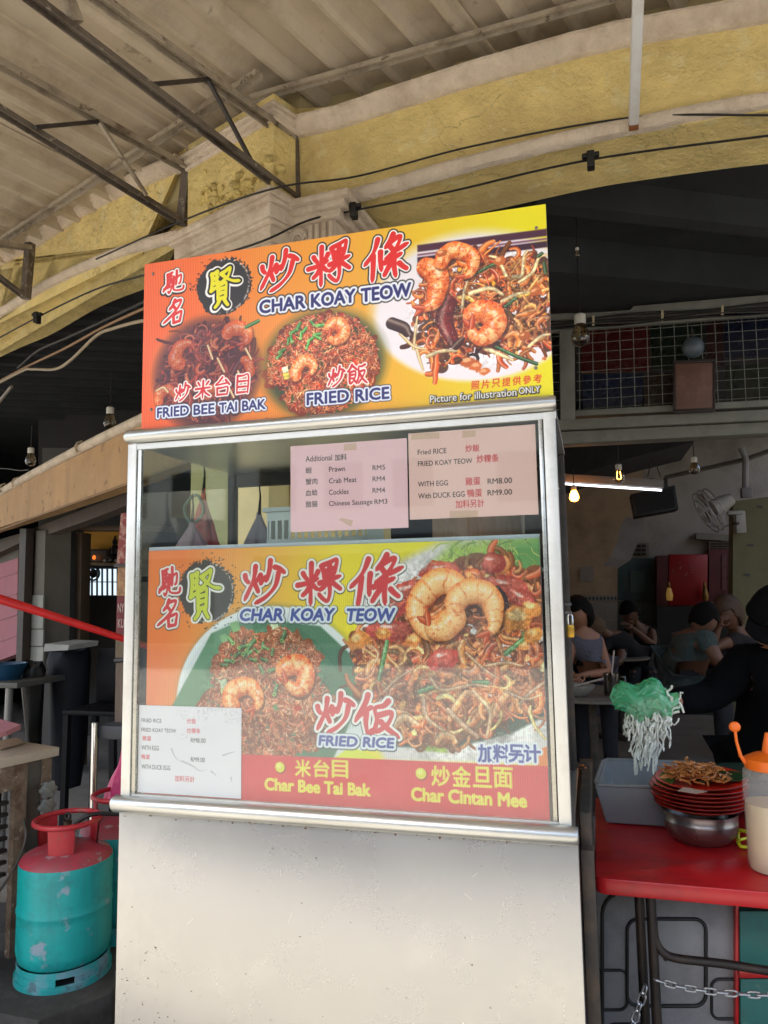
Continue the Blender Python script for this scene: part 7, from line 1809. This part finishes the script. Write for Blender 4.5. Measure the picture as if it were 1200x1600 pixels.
def eyes(c, r, fr, parent):
    f, u, s = fr; c = Vector(c)
    for sg in (-1, 1):
        p = c+s*sg*.27*r+f*.80*r+u*.03*r
        MB().ball(p, (.07*r*1.3, .07*r, .05*r), 10, 6).build('eye', M('dark_eye', '2a2220', .3), parent, smooth=True)
        q = p+u*.16*r+f*.03*r
        MB().tube([q-s*.13*r, q+u*.03*r, q+s*.13*r], .022*r, 6).build('eyebrow', BH, parent)
def hand(wr, d, n_, L, mat, parent, side=1, curl=.7):
    """palm and five fingers: wr wrist, d finger direction, n_ palm normal"""
    wr, d, n_ = Vector(wr), Vector(d).normalized(), Vector(n_).normalized(); n_ = (n_-d*n_.dot(d)).normalized(); s = d.cross(n_)*side
    J = {'w': (wr, .022*L/.18), 'p0': (wr+d*L*.25, (.034*L/.18, .016*L/.18)), 'p1': (wr+d*L*.45, (.036*L/.18, .014*L/.18))}; E = [('w', 'p0'), ('p0', 'p1')]
    for i, (o_, l) in enumerate(((-.034, .40), (-.012, .46), (.011, .43), (.032, .34))):
        b = wr+d*L*.47+s*o_*L/.18; a = 'p1'
        for k in range(3):
            ang = curl*(k+.6)*.6; dd = d*math.cos(ang)+n_*math.sin(ang)
            p = (b if k == 0 else Vector(J['f%d%d' % (i, k-1)][0]))+dd*L*l*(.12 if k == 0 else .42)
            J['f%d%d' % (i, k)] = (p, (.0095-.0012*k)*L/.18); E.append((a, 'f%d%d' % (i, k))); a = 'f%d%d' % (i, k)
    t0 = wr+d*L*.18+s*-.034*L/.18
    J['t0'] = (t0, .011*L/.18); J['t1'] = (t0+(d*.6-s*.7+n_*.4).normalized()*L*.22, .010*L/.18); J['t2'] = (Vector(J['t1'][0])+(d*.9-s*.1+n_*.5).normalized()*L*.18, .008*L/.18)
    E += [('p0', 't0'), ('t0', 't1'), ('t1', 't2')]
    return J, E
def merge(J, E, J2, E2, pre, at):
    for k, v in J2.items():
        J[pre+k] = v
    E += [(pre+a, pre+b) for a, b in E2]; E.append((at, pre+'w'))

def figure(label, head_c, r, look, sh_l, sh_r, hip, el_l, wr_l, el_r, wr_r, shirt, hairmat, skin=SKIN, knees=None, sleeve=1., up=(0, 0, 1), hairkw={}, pants=None, hands=True, k=1.):
    t = thing('person', label, 'person', (hip[0], hip[1], 0))
    hc = Vector(head_c); sl, sr, hp = Vector(sh_l), Vector(sh_r), Vector(hip); mid = (sl+sr)/2
    nk = mid*.55+hc*.45
    ch_ = mid*.75+hp*.25; wa = mid*.35+hp*.65
    J = {'hip': (hp, (.15*k, .12*k)), 'waist': (wa, (.135*k, .10*k)), 'chest': (ch_, (.16*k, .115*k)), 'neckb': (mid+(hc-mid)*.12, .075*k), 'neck': (nk, .05*k), 'skull': (hc-(hc-nk)*.15, .055*k),
         'sl': (sl, .062*k), 'sr': (sr, .062*k), 'el': (el_l, .042*k), 'er': (el_r, .042*k), 'wl': (wr_l, .027*k), 'wr': (wr_r, .027*k)}
    E = [('hip', 'waist'), ('waist', 'chest'), ('chest', 'neckb'), ('neckb', 'neck'), ('neck', 'skull'), ('neckb', 'sl'), ('neckb', 'sr'), ('sl', 'el'), ('el', 'wl'), ('sr', 'er'), ('er', 'wr')]
    kn = knees or [hp+Vector((-.1, -.42, -.02)), hp+Vector((.1, -.42, -.02))]
    for i, kk in enumerate(kn):
        kk = Vector(kk); J['t%d' % i] = (hp+(Vector(kk)-hp)*.2, .09*k); J['k%d' % i] = (kk, .06*k); J['a%d' % i] = ((kk.x, kk.y+.04, .09), .04*k); J['o%d' % i] = ((kk.x, kk.y-.14, .045), .032*k)
        E += [('hip', 't%d' % i), ('t%d' % i, 'k%d' % i), ('k%d' % i, 'a%d' % i), ('a%d' % i, 'o%d' % i)]
    if hands:
        for sd_, w_, e_ in (('L', wr_l, el_l), ('R', wr_r, el_r)):
            d = (Vector(w_)-Vector(e_)).normalized(); J2, E2 = hand(Vector(w_)+d*.02, d, (0, .3, -1), .17*k, skin, t, 1 if sd_ == 'L' else -1)
            merge(J, E, J2, E2, sd_, 'wl' if sd_ == 'L' else 'wr')
    hm, fr_ = head_mb(hc, r, look, up)
    skin_mesh(J, E, 'hip', 'body', skin, t, 2, hm)
    # clothes over the body
    gk = {'low': (Vector(J['hip'][0])+Vector((0, 0, -.20)), (.20*k, .18*k)), 'hip': (J['hip'][0], (.215*k, .185*k)), 'waist': (J['waist'][0], (.18*k, .15*k)), 'chest': (J['chest'][0], (.175*k, .13*k)), 'neckb': (J['neckb'][0], .088*k), 'sl': (J['sl'][0], .078*k), 'sr': (J['sr'][0], .078*k)}
    ge = [('low', 'hip'), ('hip', 'waist'), ('waist', 'chest'), ('chest', 'neckb'), ('neckb', 'sl'), ('neckb', 'sr')]
    if sleeve > 0:
        for a_, b_, w_ in (('sl', 'el', 'wl'), ('sr', 'er', 'wr')):
            A_, B_, W_ = Vector(J[a_][0]), Vector(J[b_][0]), Vector(J[w_][0])
            if sleeve <= 1: gk['c'+b_] = (A_+(B_-A_)*sleeve*.75, .062*k); ge.append((a_, 'c'+b_))
            else: gk['c'+b_] = (B_, .058*k); gk['d'+b_] = (B_+(W_-B_)*(sleeve-1), .045*k); ge += [(a_, 'c'+b_), ('c'+b_, 'd'+b_)]
    skin_mesh(gk, ge, 'hip', 'shirt', shirt, t, 2)
    pk_ = {'hip': (J['hip'][0], (.16*k, .13*k))}; pe = []
    for i in range(2):
        pk_['t%d' % i] = (J['t%d' % i][0], .105*k); pk_['k%d' % i] = (J['k%d' % i][0], .078*k); pk_['a%d' % i] = (Vector(J['a%d' % i][0])+Vector((0, 0, .08)), .06*k)
        pe += [('hip', 't%d' % i), ('t%d' % i, 'k%d' % i), ('k%d' % i, 'a%d' % i)]
    skin_mesh(pk_, pe, 'hip', 'trousers', pants or M('dark_trousers', '1a1c24', .8), t, 1)
    hair(hc, r, fr_, t, hairmat, **hairkw); eyes(hc, r, fr_, t)
    return t
BH = M('black_hair', '0a0808', .8, spec=.15); BRH = M('brown_hair', '4a3626', .6, 0, .2, 40)
Y_ = lambda px, py, y: on_y(px, py, y)
# vendor at the right edge, head bowed, reaching to the noodles
hc = Y_(1212, 972, 3.02)
ve = figure('vendor in black with a black cap and head bowed, lifting noodles with one hand', hc, .107, (-.35, -.75, -.62), Y_(1168, 1035, 3.05), Y_(1300, 1030, 3.0), Y_(1225, 1270, 3.15), Y_(1110, 1090, 2.98), Y_(1052, 1096, 2.76), Y_(1330, 1160, 2.9), Y_(1270, 1200, 2.75),
            M('black_tshirt', '08090c', .95, 0, .15, 5, .6, 7, spec=.08, bd=.06), BH, knees=[(hc[0]-.12, 3.1, .5), (hc[0]+.12, 3.1, .5)], sleeve=2.0, up=(0, -.6, .8), hairkw=dict(front=.55, back=-.35, grow=1.07), k=1.08)
f_ = Vector((-.35, -.75, -.62)).normalized(); u0 = Vector((0, -.6, .8)); u0 = (u0-f_*u0.dot(f_)).normalized(); s0 = f_.cross(u0)
m = MB(); m.ball((0, 0, 0), 1, 28, 18); m.v = [tuple(Vector(hc)+(s0*x*.84+f_*(y*.98-.03)+u0*(max(z, .28+.10*y)*1.2+.05))*.107*1.14) for x, y, z in m.v]; m.build('cap', M('black_cap', '0c0c0f', .9, spec=.1), ve, smooth=True)
m = MB(); A_ = [Vector(hc)+(s0*math.sin(a)*.80+f_*(math.cos(a)*.92)+u0*.42)*.107*1.16 for a in np.linspace(-1.0, 1.0, 9)]; B_ = [Vector(hc)+(s0*math.sin(a)*.82+f_*(math.cos(a)*1.0+.42)+u0*.34)*.107*1.16 for a in np.linspace(-1.0, 1.0, 9)]
m.strip(A_, B_, u0*.006); m.build('cap_peak', M('black_cap', '0c0c0f', .9, spec=.1), ve)
# thumb and fingers seen right of the bag belong to the vendor's hand (built with the body above)
# seated man in black, hand to his mouth
figure('man in a black sleeveless top leaning on his elbows, hand at his mouth', Y_(984, 958, 9.2), .118, (-.55, -.6, -.5), Y_(978, 990, 9.35), Y_(1018, 985, 9.4), Y_(1022, 1060, 9.7), Y_(984, 1010, 9.1), Y_(985, 980, 9.05), Y_(1020, 1008, 9.15), Y_(990, 983, 9.02),
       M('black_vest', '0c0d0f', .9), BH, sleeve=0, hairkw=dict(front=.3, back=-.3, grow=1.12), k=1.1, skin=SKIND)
# person with close-cropped pale brown head bent over the table
figure('person with a close cropped pale head bent low over the table, in black', Y_(930, 982, 7.6), .115, (-.5, -.5, -.75), Y_(948, 1000, 7.8), Y_(975, 995, 8.1), Y_(1000, 1045, 8.3), Y_(930, 1030, 7.6), Y_(915, 1035, 7.4), Y_(968, 1035, 7.7), Y_(950, 1035, 7.5),
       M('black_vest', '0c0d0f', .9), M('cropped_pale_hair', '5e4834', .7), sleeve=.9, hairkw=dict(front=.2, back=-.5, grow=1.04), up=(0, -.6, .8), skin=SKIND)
# woman with long dark hair and a pale tank top
wm = figure('woman with long dark hair and a pale tank top at the near round table', Y_(905, 958, 6.0), .105, (-.5, -.4, -.3), Y_(893, 1000, 6.0), Y_(934, 1003, 6.1), Y_(928, 1075, 6.25), Y_(885, 1045, 5.95), Y_(895, 1055, 5.8), Y_(950, 1050, 6.0), Y_(915, 1054, 5.82),
       M('pale_tank_top', '5e5e6a', .9, 0, .12, 6, .8, 14, bd=.04), M('dark_brown_hair', '0f0a08', .75, spec=.15), sleeve=0, hairkw=dict(front=.35, back=-1.1, grow=1.16, longer=.6), skin=SKIN, k=.95)
m = MB(); P = [Y_(903, 950, 6.12), Y_(903, 975, 6.14), Y_(907, 1005, 6.1), Y_(905, 1040, 6.06)]; m.tube(catmull(P, 5), [.09+.02*math.sin(i*.4)-.004*i for i in range(16)], 12); m.wobble(.015, 20); m.build('long_hair', M('dark_brown_hair', '0f0a08', .75, spec=.15), wm, smooth=True)
MB().tube([Vector(Y_(921, 1056, 5.85))+Vector((0, .028*math.cos(a), .03*math.sin(a))) for a in np.linspace(0, 5.9, 14)], .008, 6, True).build('wristwatch', CABLE, wm)
# man in a grey-green shirt seen from behind
figure('man in a grey green shirt hunched forward, seen from behind', Y_(1100, 968, 6.3), .11, (.75, .35, -.5), Y_(1070, 1000, 6.5), Y_(1102, 998, 6.2), Y_(1068, 1066, 6.55), Y_(1105, 1032, 6.6), Y_(1125, 1040, 6.5), Y_(1122, 1032, 6.1), Y_(1135, 1042, 6.2),
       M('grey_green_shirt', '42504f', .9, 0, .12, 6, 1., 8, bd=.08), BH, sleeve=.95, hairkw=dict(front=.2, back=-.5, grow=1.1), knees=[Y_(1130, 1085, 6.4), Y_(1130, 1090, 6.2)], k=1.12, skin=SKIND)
# light-haired person facing him
figure('person with light brown hair resting chin on hand beside the counter', Y_(1138, 958, 7.2), .125, (-.8, -.4, -.3), Y_(1150, 1000, 7.2), Y_(1178, 998, 7.4), Y_(1170, 1060, 7.4), Y_(1112, 1012, 7.0), Y_(1122, 985, 7.0), Y_(1150, 1040, 7.0), Y_(1130, 1042, 6.9),
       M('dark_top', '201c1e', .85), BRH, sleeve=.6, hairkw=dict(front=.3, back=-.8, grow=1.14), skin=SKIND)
# ---------------------------------------------------------------- tables in the hall, crockery
TT = M('pale_laminate', '746e62', .35, 0, .08, 4)
def rtable(px, py, y, R, z, label):
    c = on_y(px, py, y); t = thing('round_table', label, 'table', (c[0], c[1], 0), 'round tables in the hall')
    MB().lathe([(R*.98, -.02), (R, -.014), (R, -.003), (R*.99, 0)], (c[0], c[1], z), 48).build('table_top', TT, t, smooth=False)
    MB().lathe([(.03, 0), (.03, z-.022)], (c[0], c[1], 0), 12).build('pedestal', DARKST, t, smooth=True)
    MB().lathe([(.22, 0), (.22, .02), (.04, .04)], (c[0], c[1], .003), 24).build('foot', DARKST, t)
    return c, t
zt_ = float(on_y(930, 1082, 5.45)[2]); c, _t = rtable(925, 1082, 5.45, .44, zt_, 'near pale round table holding the glass mug and white bowl')
z2 = float(on_y(962, 1026, 8.0)[2]); rtable(962, 1026, 8.0, .33, z2, 'middle pale round table in front of the bent person')
z3 = float(on_y(1003, 1008, 9.0)[2]); rtable(1003, 1008, 9.0, .16, z3, 'small far table under the elbows of the man in black')
c = on_y(955, 1075, 5.3); mg = thing('glass_mug', 'clear glass beer mug with a straw on the near round table', 'mug', (c[0], c[1], zt_))
MB().lathe([(.045, .002), (.05, .01), (.052, .15), (.049, .15), (.046, .015), (.001, .012)], (c[0], c[1], zt_), 20, cap=False).build('mug_body', glass_mat('mug_glass', 'dcd8d0', 3., .08, .7), mg, smooth=True)
MB().lathe([(.045, .013), (.047, .10), (.001, .10)], (c[0], c[1], zt_), 20, cap=False).build('drink', M('milky_drink', '8c8274', .4), mg, smooth=True)
MB().tube([(c[0]+.05, c[1], zt_+.13), (c[0]+.09, c[1], zt_+.125), (c[0]+.095, c[1], zt_+.07), (c[0]+.088, c[1], zt_+.035), (c[0]+.05, c[1], zt_+.03)], .008, 8).build('handle', glass_mat('mug_glass', 'dcd8d0', 3., .08, .7), mg, smooth=True)
MB().tube([(c[0]-.005, c[1], zt_+.05), (c[0]+.03, c[1], zt_+.30)], .006, 6).build('straw', M('pale_straw', 'b8a8a0', .5), mg)
c = on_y(903, 1076, 5.25); o = MB().lathe([(.05, .002), (.06, .006), (.11, .06), (.115, .075), (.108, .075), (.055, .012), (.001, .01)], (c[0], c[1], zt_), 28, cap=False).build('white_bowl', M('white_porcelain', '8c8880', .25), None, smooth=True); tag(o, 'white bowl on the near round table beside the stall edge', 'bowl')
for k, dz in enumerate((0, .012)):
    o = MB().tube([(c[0]-.02, c[1]-.03*k, zt_+.07), (c[0]+.17, c[1]-.03*k, zt_+.115+dz)], .004, 6).build('chopstick', M('pale_straw', 'b8a8a0', .5)); tag(o, ('nearer' if k else 'farther')+' chopstick of the pair across the white bowl', 'chopstick', 'pair of chopsticks on the bowl')
c = on_y(968, 1022, 7.8); m = MB()
for k in range(5): a = random.uniform(0, 6.28); q = Vector((c[0]+random.gauss(0, .03), c[1], z2+.02+random.random()*.06)); m.slab([q, q+Vector((.04, .01, .03)), q+Vector((.03, .02, -.03))], (0, .004, .004))
o = m.build('crumpled_tissue', M('white_tissue', 'a8a4a0', .9)); tag(o, 'crumpled white tissue on the middle round table', 'tissue')
